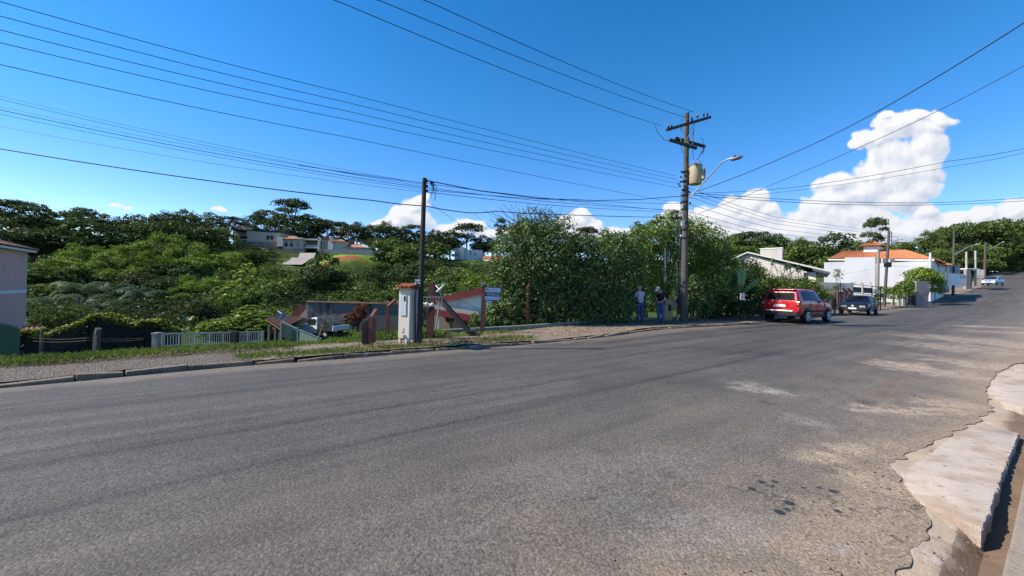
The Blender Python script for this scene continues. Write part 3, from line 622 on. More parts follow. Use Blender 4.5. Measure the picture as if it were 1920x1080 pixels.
# --- ridge, far left
G1 = 'dark trees along the ridge left of the far houses'
for i, (px, tp, Y, w, kd) in enumerate([(-60, 372, 118, 120, 'broad2'), (18, 378, 122, 90, 'tall0'), (62, 384, 116, 110, 'broad0'), (118, 396, 120, 90, 'forest2'), (152, 392, 132, 70, 'tall1'), (205, 405, 128, 80, 'broad2'),
        (255, 404, 132, 90, 'broad0'), (312, 399, 130, 110, 'broad2'), (358, 397, 136, 90, 'forest2'), (395, 410, 130, 70, 'broad0'), (425, 408, 146, 70, 'tall2'), (-110, 380, 110, 120, 'forest2')]):
    T(kd, px, tp, Y, w, 'dark green tree in the unbroken treeline on the hilltop above the left slope', 'tree', G1)
# --- ridge behind far houses
T('tall0', 548, 377, 172, 96, 'tallest dark wide-topped tree standing alone above the far hill houses', minh=14)
T('tall1', 498, 397, 176, 78, 'dark airy tree on the ridge just left of the tallest hill tree', minh=12)
T('broad2', 560, 405, 168, 110, 'dark full crown tucked in front of the tallest hill tree', minh=10)
G2 = 'dark trees on the ridge behind the far hill houses'
for px, tp, Y, w, kd in [(470, 408, 180, 70, 'broad0'), (592, 412, 182, 50, 'tall2'), (612, 414, 185, 40, 'tall1'), (637, 418, 178, 50, 'tall0'), (668, 417, 174, 60, 'broad2'), (690, 424, 182, 50, 'broad0'), (722, 416, 176, 62, 'broad2'), (752, 428, 178, 56, 'broad0'),
        (775, 424, 182, 60, 'tall2'), (812, 431, 184, 60, 'broad2'), (842, 432, 196, 60, 'broad0'), (630, 436, 186, 60, 'broad0'), (585, 436, 190, 70, 'broad2'), (520, 430, 190, 90, 'broad2'), (795, 446, 176, 80, 'broad2'), (740, 446, 172, 80, 'broad0'), (700, 446, 168, 60, 'broad2')]:
    T(kd, px, tp, Y, w, 'dark round-topped tree in the far ridge row right of the tallest hill tree', 'tree', G2)
T('tall0', 872, 422, 202, 84, 'dark spreading tree with gaps in its crown behind the white cube house')
T('tall2', 935, 412, 170, 30, 'thin bare-stemmed tree with a small tuft on top, right of the white cube house', minh=14)
T('tall1', 968, 424, 185, 60, 'dark ridge tree half hidden behind the tall spiky shrub')
for px, tp, Y, w, kd in [(905, 442, 205, 60, 'broad0'), (930, 450, 200, 60, 'broad2'), (1010, 432, 190, 80, 'broad2'), (1060, 440, 190, 80, 'broad0'), (1100, 428, 188, 60, 'tall0'), (1150, 440, 185, 80, 'broad2'), (1200, 445, 185, 80, 'broad0')]:
    T(kd, px, tp, Y, w, 'dark tree on the far ridge seen over or behind the roadside hedge', 'tree', 'ridge trees behind the roadside hedge')
# --- left slope
T('broad0', 150, 412, 100, 190, 'wide dark flat-topped tree high on the left slope above the bamboo')
T('broad2', 60, 430, 92, 150, 'dark tree on the left slope just above the pink house roof')
T('broad0', 255, 420, 108, 120, 'dark rounded tree beside the wide flat-topped one on the left slope')
T('broad2', 340, 416, 112, 130, 'broad dark tree below the treeline left of the beige hill house')
T('forest2', 400, 428, 118, 90, 'dark bushy tree just left of the beige hill house')
GB = 'bamboo plumes on the left slope'
for px, tp, Y, w in [(300, 432, 82, 90), (345, 440, 80, 90), (250, 452, 78, 90), (395, 462, 82, 80), (205, 462, 74, 80), (290, 470, 70, 90), (350, 478, 72, 90), (430, 470, 80, 70), (150, 455, 80, 80), (110, 480, 72, 80), (225, 492, 64, 80), (170, 486, 70, 70)]:
    T('bamboo%d' % (px % 2), px, tp, Y, w, 'feathery yellow-green bamboo clump in the thicket on the left slope', 'bamboo', GB)
for px, tp, Y, w in [(320, 455, 96, 90), (230, 470, 88, 90), (380, 480, 88, 80), (270, 488, 78, 90), (180, 478, 84, 80), (330, 492, 70, 80), (130, 500, 70, 80)]:
    T('broad2', px, tp, Y, w, 'dark leafy tree wedged between the bamboo plumes on the left slope', 'tree', 'dark trees between the bamboo plumes')
GP = 'palms above the vine wall'
for px, tp, Y, w in [(150, 508, 44, 70), (215, 512, 48, 66), (270, 520, 46, 60), (105, 535, 38, 72), (195, 545, 37, 66)]:
    T('palm%d' % (px % 2), px, tp, Y, w, 'grey-green palm with drooping fronds in the hollow behind the vine wall', 'palm', GP)
GS = 'bushes in the hollow on the left'
for px, tp, Y, w, kd in [(100, 560, 36, 90, 'bush2'), (240, 560, 44, 110, 'bush2'), (310, 560, 50, 90, 'bush2'), (70, 500, 62, 90, 'broad1'), (330, 520, 60, 100, 'broad2'), (150, 590, 32, 90, 'bush0'), (90, 600, 30, 60, 'bush0'), (280, 585, 34, 80, 'bush2'), (215, 585, 34, 80, 'bush2'), (130, 530, 60, 100, 'broad1'), (260, 510, 62, 100, 'broad2'), (340, 500, 64, 80, 'broad0')]:
    T(kd, px, tp, Y, w, 'dense green bush in the hollow between the vine wall and the bamboo', 'bush', GS)
GM = 'trees and bushes on the slope below the far houses'
for px, tp, Y, w, kd in [(375, 515, 56, 90, 'bamboo0'), (420, 505, 62, 90, 'bush0'), (465, 492, 70, 90, 'bush1'), (505, 500, 72, 90, 'bush0'), (545, 505, 70, 80, 'bush1'), (400, 545, 48, 90, 'bush0'), (440, 525, 56, 100, 'bush1'), (500, 525, 58, 100, 'bush0'), (555, 530, 60, 90, 'bush2'),
        (470, 470, 108, 80, 'broad1'), (430, 480, 100, 70, 'broad0'), (505, 492, 100, 60, 'bush0'), (360, 552, 44, 80, 'bush2'), (365, 490, 72, 70, 'broad1'), (575, 500, 84, 60, 'bush0'), (610, 545, 60, 80, 'bush2'), (540, 560, 50, 90, 'bush2'), (600, 555, 56, 90, 'bush2')]:
    T(kd, px, tp, Y, w, 'leafy green bush on the slope between the garage lean-to and the hill road', 'bush', GM)
T('bush1', 482, 570, 36, 140, 'bright large-leaved bush mound just left of the tiled lean-to', 'bush', minh=2.5)
T('bush1', 430, 592, 33, 90, 'smaller bright bush at the left foot of the large-leaved mound', 'bush')
T('bush1', 540, 578, 44, 60, 'bright bush peeping over the tiled lean-to roof', 'bush')
T('broad0', 608, 476, 76, 96, 'dark round tree right below the end of the grey hill road', minh=6)
T('broad2', 590, 500, 72, 80, 'dark tree leaning on the left of the round tree below the hill road', minh=5)
T('broad0', 470, 462, 128, 60, 'dark dense tree in front of the beige hill house base', minh=3)
GR = 'green trees between the grassy mound and the roadside hedge'
for px, tp, Y, w, kd in [(735, 448, 118, 90, 'broad1'), (770, 460, 112, 80, 'broad1'), (700, 505, 84, 80, 'broad2'), (660, 512, 76, 90, 'bush0'), (740, 500, 88, 90, 'bush2'), (690, 530, 60, 100, 'bush0'), (640, 545, 56, 80, 'bush0'), (745, 530, 62, 90, 'bush0'), (790, 490, 100, 90, 'broad0'), (815, 486, 120, 70, 'bush2'),
        (830, 500, 90, 90, 'bush0'), (870, 503, 95, 80, 'bush1'), (800, 525, 66, 100, 'bush2'), (850, 528, 60, 90, 'bush0'), (900, 510, 80, 90, 'bush1'), (940, 500, 90, 90, 'bush0'), (880, 535, 52, 80, 'bush2'), (925, 530, 56, 90, 'bush0'), (935, 492, 130, 60, 'broad1'), (960, 484, 150, 60, 'broad0'), (770, 555, 50, 80, 'bush0'), (715, 560, 50, 80, 'bush0'), (660, 562, 50, 80, 'bush0'), (1000, 480, 100, 90, 'bush0'), (1050, 480, 100, 90, 'broad1'), (815, 455, 160, 70, 'broad1'), (640, 497, 104, 60, 'bush0'), (680, 500, 100, 70, 'bush2'), (715, 492, 106, 60, 'broad1'), (625, 508, 90, 60, 'bush0'), (700, 520, 72, 90, 'bush2')]:
    T(kd, px, tp, Y, w, 'green bushy tree on the wooded slope between the grassy mound and the roadside hedge', 'tree', GR)
# --- right
GRR = 'wooded ridge behind the beige gable house'
for px, tp, Y, w, kd in [(1345, 445, 140, 80, 'forest2'), (1372, 440, 142, 70, 'broad0'), (1400, 437, 140, 70, 'tall0'), (1428, 436, 138, 80, 'broad2'), (1452, 440, 138, 70, 'broad0'), (1478, 447, 134, 60, 'forest2'), (1500, 452, 130, 40, 'tall1'), (1330, 460, 120, 70, 'forest'), (1380, 462, 115, 80, 'forest'), (1430, 462, 112, 80, 'forest2'), (1480, 468, 110, 80, 'forest2'), (1310, 450, 130, 60, 'broad0')]:
    T(kd, px, tp, Y, w, 'dark tree in the wooded ridge above the beige gable house', 'tree', GRR)
T('broad0', 1562, 438, 84, 120, 'big dark tree between the beige gable house and the orange roof', minh=9)
T('broad1', 1515, 455, 82, 90, 'dark green tree against the water tank box of the beige house', minh=8)
T('forest2', 1600, 455, 88, 80, 'dark tree touching the left end of the orange roof', minh=8)
T('tall0', 1637, 420, 95, 50, 'lone flat-topped tree rising behind the small roof tower', minh=14)
GF = 'forest at the top of the street'
for px, tp, Y, w, kd in [(1680, 455, 110, 60, 'forest'), (1715, 455, 105, 60, 'forest2'), (1745, 434, 100, 60, 'forest2'), (1768, 430, 112, 60, 'forest'), (1790, 422, 104, 70, 'forest'), (1820, 420, 112, 80, 'forest2'), (1850, 417, 108, 80, 'forest'), (1880, 412, 118, 80, 'forest'), (1910, 418, 122, 80, 'forest2'), (1940, 420, 118, 90, 'forest'), (1980, 420, 112, 90, 'forest2'), (1760, 468, 92, 60, 'forest2'),
        (1800, 462, 96, 60, 'forest'), (1840, 460, 100, 60, 'forest2'), (1875, 455, 112, 60, 'forest2'), (1905, 460, 128, 60, 'forest'), (1935, 462, 130, 60, 'forest2'), (1830, 480, 108, 50, 'bush2'), (1865, 484, 118, 50, 'bush2'), (1895, 484, 132, 50, 'bush2'), (1925, 484, 136, 60, 'bush2'), (1655, 462, 100, 50, 'forest'), (2020, 430, 105, 90, 'forest')]:
    T(kd, px, tp, Y, w, 'tall dense green tree of the forest at the top of the street', 'tree', GF)
# --- understorey covering the hillside: nobody could count it
rng = np.random.default_rng(21)
n = 6200; yy_ = rng.uniform(34, 210, n); pxx = rng.uniform(-150, 1320, n); xx_ = (pxx - 960) / F * yy_
keep = ~((pxx > 540) & (pxx < 780) & (yy_ < 46)) & ~((pxx > 615) & (pxx < 735) & (yy_ > 105) & (yy_ < 150)) & ~((pxx > 520) & (pxx < 620) & (yy_ > 118) & (yy_ < 158)) & ~((pxx > 430) & (pxx < 720) & (yy_ > 141)& (yy_ < 168)) & ~((pxx > 780) & (pxx < 960) & (yy_ < 42)) & ~((pxx < 80) & (yy_ < 45)) & ~((pxx > 838) & (pxx < 945) & (yy_ > 165) & (yy_ < 205))
xx_, yy_ = xx_[keep], yy_[keep]; zz_ = H(xx_, yy_); Cs, Ns = [], []
for x, y, z in zip(xx_, yy_, zz_):
    m = 15; r = rng.uniform(.5, 1.5) * (1 + y / 150); d = sphere_dirs(m, rng, -.1); Cs.append(np.array([x, y, z]) + d * (r, r, r * .8)); Ns.append(d + (0, 0, .3))
Vv = leaves(np.concatenate(Cs), np.concatenate(Ns), np.repeat(.30 + yy_ / 260, 15), .7, rng)
kind(tag(obj('undergrowth', np_mesh('undergrowth', Vv, quads(Vv), [M_['leaf_dark']])), 'tangle of low green undergrowth covering the valley slope', 'undergrowth'), 'stuff')
# --- near shrubs built in place
def shrub(name, label, lobes, n, size, mname, seed, asp=.6, cat='shrub', cl=40, cr=.27, up=-.7, stems=(), fill=.28, jit=.7, bark=None, group=None, part='leaves', sag=0):
    rng = np.random.default_rng(seed); c = np.array(lobes[0][:2]); z0 = h1(c[0], c[1]); r = thing(name, label, cat, (c[0], c[1], z0), 0, group)
    L = [(l[0] - c[0], l[1] - c[1], l[2] - z0, l[3], l[4], l[5]) for l in lobes]
    C, N = clumpy(L, n, rng, cl, cr, up, fill); k = C[:, 2] > -.35; C, N = C[k], N[k]; Vv = leaves(C, N, size, asp, rng, jit)
    obj(part, np_mesh(part, Vv, quads(Vv), [M_[mname]]), r)
    mb = MB()
    for l in L:
        for q in range(2): limb(mb, (l[0] * .7 + rng.uniform(-.3, .3), l[1] * .7 + rng.uniform(-.2, .2), -.5), (l[0] + rng.uniform(-.4, .4) * l[3], l[1], l[2] + l[5] * rng.uniform(.2, .8)), .05, .012, rng)
    for a, b_ in stems: limb(mb, np.array(a) - (c[0], c[1], z0), np.array(b_) - (c[0], c[1], z0), .02, .005, rng)
    mb.build('stems', bark or BARK, r, smooth=True); return r
def lob(px, py, Y, rx, ry, rz): p = W(px, py, Y); return (p[0], p[1], p[2], rx * Y / F, ry, rz * Y / F)
def twigs(px0, py0, Y, n, seed, spread, hh):
    rg = np.random.default_rng(seed); out = []
    for i in range(n):
        a = W(px0 + rg.normal(0, spread * .4), py0, Y + rg.uniform(-.5, .5)); b_ = W(px0 + rg.normal(0, spread), py0 - hh * rg.uniform(.5, 1.1), Y + rg.uniform(-.6, .6)); out.append((a, b_))
    return out
shrub('hedge_shrub', 'huge vine-tangled green shrub beside the for-sale sign, the leftmost of the roadside hedge', [lob(1005, 520, 17.2, 70, 1.5, 90), lob(960, 500, 17.0, 45, 1.3, 60), lob(955, 570, 16.6, 42, 1.1, 45), lob(1035, 470, 17.6, 52, 1.3, 60), lob(1040, 560, 17.2, 60, 1.3, 60), lob(985, 460, 17.6, 45, 1.1, 45), lob(925, 590, 16.4, 26, .8, 24), lob(1000, 585, 16.8, 50, 1., 40)],
      26000, .115, 'leaf_hedge', 1, stems=twigs(1000, 470, 17.3, 34, 2, 60, 55) + twigs(1000, 600, 16.4, 16, 3, 60, 70), cl=70)
shrub('hedge_shrub', 'dark viny shrub in the middle of the roadside hedge, left of the two men', [lob(1105, 530, 18.0, 55, 1.4, 78), lob(1090, 480, 18.2, 46, 1.2, 45), lob(1125, 570, 17.9, 55, 1.2, 50), lob(1140, 490, 18.4, 46, 1.2, 50), lob(1075, 575, 17.6, 45, 1.1, 45), lob(1150, 580, 18.3, 40, 1.1, 40), lob(1165, 530, 18.9, 40, 1.1, 60), lob(1172, 475, 19.2, 36, 1.1, 40), lob(1150, 460, 19., 30, 1., 30)],
      21000, .115, 'leaf_hedge', 4, stems=twigs(1100, 470, 18, 16, 5, 50, 40) + twigs(1120, 600, 17.4, 14, 6, 50, 70), cl=70)
shrub('spiky_shrub', 'tall wispy shrub with bare spiky twigs sticking out of the hedge into the sky', [lob(1000, 418, 18.6, 40, .9, 34), lob(1030, 420, 18.6, 26, .8, 30), lob(985, 438, 18.6, 34, .9, 26)],
      1500, .10, 'leaf_hedge', 9, stems=twigs(1000, 450, 18.6, 60, 10, 44, 68) + twigs(1030, 440, 18.6, 16, 11, 50, 36), cl=40, fill=.9)
shrub('mango_tree', 'bright glossy tree with drooping leaves behind the transformer pole', [lob(1250, 470, 21.5, 60, 1.6, 60), lob(1215, 455, 21.0, 46, 1.4, 42), lob(1190, 480, 20.8, 36, 1.2, 46), lob(1285, 450, 21.8, 50, 1.6, 44), lob(1320, 480, 22.0, 46, 1.6, 52), lob(1345, 505, 22.0, 34, 1.3, 44), lob(1240, 520, 20.9, 66, 1.3, 60), lob(1310, 530, 21.6, 50, 1.3, 60), lob(1200, 560, 20.4, 55, 1.0, 52), lob(1255, 425, 21.8, 40, 1.2, 24), lob(1350, 550, 21.9, 30, 1.0, 36)],
      34000, .155, 'leaf_mango', 12, .36, 'tree', 60, .26, -.5, (), .22, .7, None, None, 'crown')
shrub('shrub', 'dark shrub under the glossy tree, right of the transformer pole', [lob(1380, 545, 23.5, 32, 1.2, 48), lob(1390, 578, 21.2, 20, .5, 18), lob(1412, 575, 21.4, 16, .5, 20), lob(1350, 575, 22.6, 30, 1.0, 30), lob(1410, 570, 24.5, 30, 1.2, 36), lob(1395, 520, 24.5, 28, 1.2, 34), lob(1330, 580, 21.6, 24, .8, 26)], 12000, .13, 'leaf_dark', 15, cl=50)
shrub('hanging_vine', 'yellowish hanging vine tangle on the posts right of the transformer pole', [lob(1305, 560, 19.8, 14, .5, 36), lob(1322, 570, 20.2, 16, .5, 30), lob(1298, 535, 19.8, 10, .4, 24)], 2600, .11, 'leaf_hedge', 16, cat='vine', cl=40)
shrub('garden_hedge', 'clipped bright green garden hedge behind the red car', [lob(1470, 542, 27, 42, 1.0, 24), lob(1440, 545, 26.5, 34, 1.0, 27), lob(1508, 547, 28, 38, 1.0, 25), lob(1455, 530, 27.2, 22, .8, 9), lob(1500, 532, 27.8, 24, .8, 9), lob(1530, 555, 29, 20, 1.0, 22), lob(1425, 530, 26.5, 24, .9, 26)], 12000, .12, 'leaf_bright', 17, cat='hedge', cl=50, stems=twigs(1470, 525, 27, 12, 18, 40, 30))
shrub('round_bush', 'rounded dark bush against the beige gable wall', [lob(1400, 516, 30, 24, 1.2, 22), lob(1385, 524, 30, 22, 1.0, 24), lob(1416, 528, 29.5, 22, 1., 18)], 5500, .13, 'leaf_hedge', 19, cl=30)
shrub('sapling', 'spindly sapling with a few leaf tufts in front of the white wall', [lob(1572, 515, 29, 9, .3, 12), lob(1566, 540, 29, 7, .3, 6)], 130, .14, 'leaf_mid', 20, cat='sapling', stems=[(W(1569, 575, 29), W(1570, 505, 29))])
for i, (px, py) in enumerate([(1449, 492), (1473, 503), (1480, 500), (1497, 505)]):
    shrub('weed_stalk', 'thin tall weed stalk with a leafy tip poking above the garden hedge', [lob(px, py, 27.5, 4, .15, 8)], 70, .12, 'leaf_mid', 30 + i, cat='weed', group='weed stalks above the garden hedge', stems=[(W(px, 545, 27.5), W(px, py + 6, 27.5))])
shrub('gate_shrub', 'bushy flowering shrub spilling over the low grey gate pillars up the street', [lob(1735, 522, 46, 28, 1.3, 18), lob(1718, 520, 45.5, 18, 1.1, 13), lob(1752, 535, 46.5, 17, 1.1, 20), lob(1727, 510, 46, 16, 1.0, 8)], 8000, .16, 'leaf_bright', 22, cl=44)
shrub('shrub', 'light green shrub beside the second street pole', [lob(1690, 545, 42, 16, 1.0, 14), lob(1678, 552, 41.5, 12, .9, 14), lob(1700, 538, 43, 12, .9, 14)], 3500, .14, 'leaf_bright', 23, cl=30)
shrub('young_tree', 'young leafy tree clinging to the second street pole', [lob(1655, 548, 40.5, 15, .5, 10), lob(1650, 558, 40.5, 9, .4, 7)], 900, .15, 'leaf_bright', 24, cat='shrub', cl=24)
shrub('red_shrub', 'wine-red leaved shrub in front of the stained grey wall', [lob(672, 590, 39.5, 16, .7, 16), lob(662, 602, 39.5, 15, .7, 14), lob(682, 578, 39.5, 10, .6, 8), lob(650, 592, 39.5, 7, .5, 6)], 1500, .20, 'leaf_red', 25, cl=30)
shrub('roadside_bush', 'grey-green weedy bush at the foot of the for-sale sign post', [lob(935, 598, 16.2, 22, .5, 18), lob(915, 606, 16.0, 16, .5, 12), lob(952, 608, 16.0, 18, .5, 12)], 3200, .10, 'leaf_hedge', 26, cl=30)
shrub('house_bush', 'small dark bush beside the peach wall of the red-roofed house', [lob(892, 603, 23, 12, .5, 16), lob(900, 612, 23, 12, .5, 10)], 1200, .13, 'leaf_mid', 27, cl=20)
# bare shrub before the pickup
rg = np.random.default_rng(77); mb = MB(); p0 = np.array(W(592, 642, 22)); r = thing('bare_shrub', 'leafless twiggy shrub in front of the white pickup', 'shrub', p0)
limb(mb, (0, 0, -.3), (.45, 0, 1.0), .045, .03, rg)
for i in range(70):
    a = np.array([.45 + rg.normal(0, .1), rg.normal(0, .1), rg.uniform(.7, 1.1)]); limb(mb, a, a + np.array([rg.normal(.15, .5), rg.normal(0, .4), rg.uniform(.2, .9)]), .012, .005, rg, .2, 4)
mb.build('branches', mat('dead_twig', (.20, .16, .12), .9), r)
# --- grass tufts along the edges
def tufts(name, label, pts, hts, seed, mname='grass', nb=9):
    rng = np.random.default_rng(seed); pts = np.asarray(pts); n = len(pts); Vs = []
    base = np.repeat(pts, nb, 0) + rng.normal(0, .07, (n * nb, 3)) * (1, 1, 0); h = np.repeat(hts, nb) * rng.uniform(.5, 1.25, n * nb); a = rng.uniform(0, 6.28, n * nb)
    d = np.stack([np.cos(a), np.sin(a), np.zeros_like(a)], 1); s = np.stack([-d[:, 1], d[:, 0], d[:, 2]], 1) * .006; ln = rng.uniform(.2, .9, n * nb)[:, None] * h[:, None]
    up = np.array([0, 0, 1.]) * h[:, None]
    Vv = np.stack([base - s, base + s, base + d * ln * .35 + up * .62 + s * .8, base + d * ln + up], 1).reshape(-1, 3)
    return kind(tag(obj(name, np_mesh(name, Vv, quads(Vv), [M_[mname]])), label, 'grass'), 'stuff')
rng = np.random.default_rng(31)
def scat(x0, x1, d0, d1, n, z=.14):
    s0_, s1_ = S_X(x0), S_X(x1); s_ = rng.uniform(s0_, s1_, n); d_ = rng.uniform(d0, d1, n)
    p = np.stack([kline(np.array([a]), b_ - (2.75 - DBK(a)) * (b_ > 1.2))[0] for a, b_ in zip(s_, d_)]); zz = H(p[:, 0], p[:, 1]); p[:, 2] = np.where(d_ < 2.8, p[:, 2] + z - .02, zz); return p
A = scat(-9.5, -4.3, 2.2, 3.6, 2200); tufts('grass_verge', 'green grass verge along the back of the pavement at the wire fence', A, rng.uniform(.03, .10, len(A)), 1)
A = np.concatenate([scat(-5.2, 1, 2.6, 3.4, 2600), scat(-4.2, -1.4, 3.4, 6.0, 2000)]); tufts('grass_bank', 'thick green grass on the bank behind the driveway', A, np.concatenate([rng.uniform(.02, .06, 2600), rng.uniform(.04, .12, 2000)]), 2)
A = np.concatenate([scat(-5.1, -3.2, .05, .6, 260), scat(-3.2, -.5, .0, .45, 130), scat(-.4, .9, .2, .7, 170)]); tufts('kerb_grass', 'clumps of grass and weeds growing along the far kerb', A, rng.uniform(.02, .09, len(A)), 3)
A = np.concatenate([scat(-3.4, .8, .0, 1.0, 240), scat(-9, -5, 1.9, 2.6, 100), scat(32, 40, 2.6, 4.5, 700), scat(-1.2, 1, 1.5, 3, 60)]); tufts('dry_grass', 'straw-coloured dry grass along the kerb and below the street poles', A, rng.uniform(.02, .09, len(A)) * np.where(A[:, 0] > 20, 9, 1), 4, 'straw')
A = np.concatenate([scat(-2.9, -.9, 2.6, 4.0, 600)]); tufts('tall_weeds', 'taller green weeds around the meter pillar and angled posts', A, rng.uniform(.06, .22, len(A)), 5)
n = 5200; y_ = rng.uniform(15, 42, n); p_ = rng.uniform(330, 800, n); x_ = (p_ - 960) / F * y_
A = np.stack([x_, y_, H(x_, y_)], 1); k_ = kdist(x_, y_)[1] > 3.2; A = A[k_]; tufts('lawn', 'rough green lawn sloping down to the pickup and grey wall', A, rng.uniform(.05, .13, len(A)) * (1 + A[:, 1] / 50), 6)
n = 2600; y_ = rng.uniform(116, 140, n); p_ = rng.uniform(612, 735, n); x_ = (p_ - 960) / F * y_; A = np.stack([x_, y_, H(x_, y_)], 1)
q_ = (y_ > pc[1] + 4.5) | (np.abs(x_ - pc[0]) > 10); A = A[q_]; tufts('mound_grass', 'bright grass on the mound above the red earth cut', A, rng.uniform(.15, .4, len(A)), 7, 'lawn_grass', nb=14)

rng = np.random.default_rng(55); n = 620; u_ = rng.uniform(.2, 8.5, n); v_ = redge(u_) + rng.normal(.05, .16, n) * np.where(rng.uniform(0, 1, n) < .25, 4, 1); Vs, Fs = [], []
oc = np.array([(1, 0, 0), (-1, 0, 0), (0, 1, 0), (0, -1, 0), (0, 0, 1), (0, 0, -1)], float); of_ = [(0, 2, 4), (2, 1, 4), (1, 3, 4), (3, 0, 4), (2, 0, 5), (1, 2, 5), (3, 1, 5), (0, 3, 5)]
for u, v in zip(u_, v_):
    r = rng.uniform(.003, .011) * (1.6 if rng.uniform() < .1 else 1); q = u * uD + v * vD; a_ = rng.uniform(0, 6.28); k = len(Vs) * 6
    o_ = oc * r * rng.uniform(.6, 1.3, (6, 1)) * (1.2, .9, .6); o_ = np.stack([o_[:, 0] * math.cos(a_) - o_[:, 1] * math.sin(a_), o_[:, 0] * math.sin(a_) + o_[:, 1] * math.cos(a_), o_[:, 2]], 1)
    Vs.append(o_ + (q[0], q[1], (.006 if v > redge(u) else -.012) + r * .3)); Fs += [tuple(i + k for i in t3) for t3 in of_]
kind(tag(obj('gravel', np_mesh('gravel', np.concatenate(Vs), Fs, [mat('crumbled_stone', (.20, .165, .125), .95, .5, 60)])), 'loose crumbs of asphalt and gravel along the broken near road edge', 'gravel'), 'stuff')
n = 2600; s_ = rng.uniform(S_X(-1), S_X(16), n); d_ = rng.uniform(.4, 2.7, n) ** 1; P_ = np.stack([kline(np.array([a]), b_)[0] for a, b_ in zip(s_, d_)]); P_[:, 2] += .105
Vv = leaves(P_, np.tile([0, 0, 1.], (n, 1)), .07, .5, rng, .25); kind(tag(obj('leaf_litter', np_mesh('leaf_litter', Vv, quads(Vv), [leafmat('dead_leaf', (.09, .055, .03), (.22, .14, .07), .1, .1, 3, .02)])), 'dead leaves scattered on the pavement below the roadside hedge', 'leaf litter'), 'stuff')
# ---------------------------------------------------------------- built things
DARK = mat('dark_void', (.012, .012, .014), .6)
WHITE = mat('white_plaster', (.78, .77, .74), .85, .06, 2, c2=(.60, .57, .52), s2=.8, t2=(.56, .72), bump=.2)
CREAM = mat('cream_plaster', (.62, .56, .46), .85, .07, 2, c2=(.48, .42, .33), s2=.8, t2=(.55, .7), bump=.2)
GREYW = mat('stained_grey_wall', (.15, .14, .13), .9, .25, 1.2, c2=(.045, .043, .042), s2=1.3, t2=(.50, .62), c3=(.24, .21, .18), s3=.9, bump=.4, vstreak=True)
TILE = None
def tilemat(name, ca, cb_, cd_, wave=22.):
    m = bpy.data.materials.new(name); m.use_nodes = True; t = NT(m.node_tree); m.node_tree.nodes.clear()
    co = t.n('ShaderNodeTexCoord').outputs['Object']
    c = t.mix(t.noise(co, 3, 5, .65), ca, cb_); c = t.mix(t.step(t.noise(co, 1.1, 5, .7), .55, .72), c, cd_)
    v = t.n('ShaderNodeTexVoronoi'); t.put(v.inputs['Vector'], co); v.inputs['Scale'].default_value = 4.5
    sr = t.n('ShaderNodeSeparateColor'); t.put(sr.inputs[0], v.outputs['Color'])
    c = t.v('SCALE', c); t.put(c.node.inputs['Scale'], t.m('ADD', .78, t.m('MULTIPLY', sr.outputs[0], .42)))
    b = t.n('ShaderNodeBsdfPrincipled'); t.put(b.inputs['Base Color'], c); b.inputs['Roughness'].default_value = .85; b.inputs['Specular IOR Level'].default_value = .2
    o = t.n('ShaderNodeOutputMaterial'); t.l.new(b.outputs[0], o.inputs[0]); return m
TILE = tilemat('terracotta_tiles', (.38, .135, .06), (.50, .21, .10), (.26, .11, .06))
TILEO = tilemat('old_terracotta_tiles', (.30, .14, .09), (.44, .23, .15), (.16, .09, .07))
RUST = mat('red_brown_concrete_post', (.16, .055, .038), .85, .25, 5, c2=(.10, .06, .05), s2=2, c3=(.26, .20, .17), s3=6, t3=(.62, .7))
CONC = mat('weathered_concrete', (.27, .235, .195), .9, .18, 4, c2=(.17, .15, .13), s2=1.6, bump=.5, vstreak=True)
POLE = mat('grey_concrete_pole', (.10, .086, .072), .9, .25, 5, c2=(.05, .043, .036), s2=2.2, t2=(.50, .66), bump=.5, vstreak=True)
BLACKP = mat('dark_wood_pole', (.030, .026, .023), .8, .4, 5, c2=(.075, .06, .05), s2=3, vstreak=True, bump=.5)
STEEL = mat('galvanised_steel', (.42, .43, .44), .45, .1, 6, metal=.7)
IRON = mat('dark_iron', (.035, .036, .04), .55, .2, 6, metal=.3)
CABLE = mat('black_cable', (.012, .012, .014), .6, .1)
PORC = mat('brown_porcelain', (.06, .045, .05), .25, .2, 8, spec=.6)
WPAINT = mat('white_metal_paint', (.46, .43, .38), .5, .12, 6, c2=(.40, .37, .33), s2=3, t2=(.56, .66))
GL = glass()
V3 = lambda p: Vector([float(x) for x in p])
def tiled(mb, e0, e1, r1, r0, wave=.24, amp=.035, th=.06, mi=0):
    # a roof plane of pantiles: eave e0-e1, ridge r0-r1
    e0, e1, r0, r1 = map(V3, (e0, e1, r0, r1)); L = max((e1 - e0).length, (r1 - r0).length); n = max(4, int(L / wave)) * 4; n = min(n, 240)
    nrm = (e1 - e0).cross(r0 - e0).normalized(); nrm = nrm if nrm.z > 0 else -nrm; rows_ = max(2, min(14, int((r0 - e0).length / .42))); vs_ = []
    for j in range(rows_ * 2):
        f0 = (j // 2) / rows_ if j % 2 == 0 else (j // 2 + 1) / rows_; lift = .028 if j % 2 == 0 else 0
        for i in range(n + 1):
            f = i / n; p = (e0 * (1 - f) + e1 * f) * (1 - f0) + (r0 * (1 - f) + r1 * f) * f0
            vs_.append(p + nrm * (th + lift + amp * math.cos(2 * math.pi * i / 4)))
    fs = [(j * (n + 1) + i, j * (n + 1) + i + 1, (j + 1) * (n + 1) + i + 1, (j + 1) * (n + 1) + i) for j in range(rows_ * 2 - 1) for i in range(n)]
    mb.add(vs_, fs, mi); mb.add([e0, e1, r1, r0], [(0, 1, 2, 3)], mi)
def localframe(loc, rz):      # world -> thing coordinates
    c, s_ = math.cos(-rz), math.sin(-rz)
    def f(p): x, y = p[0] - loc[0], p[1] - loc[1]; return (c * x - s_ * y, s_ * x + c * y, p[2] - loc[2])
    return f
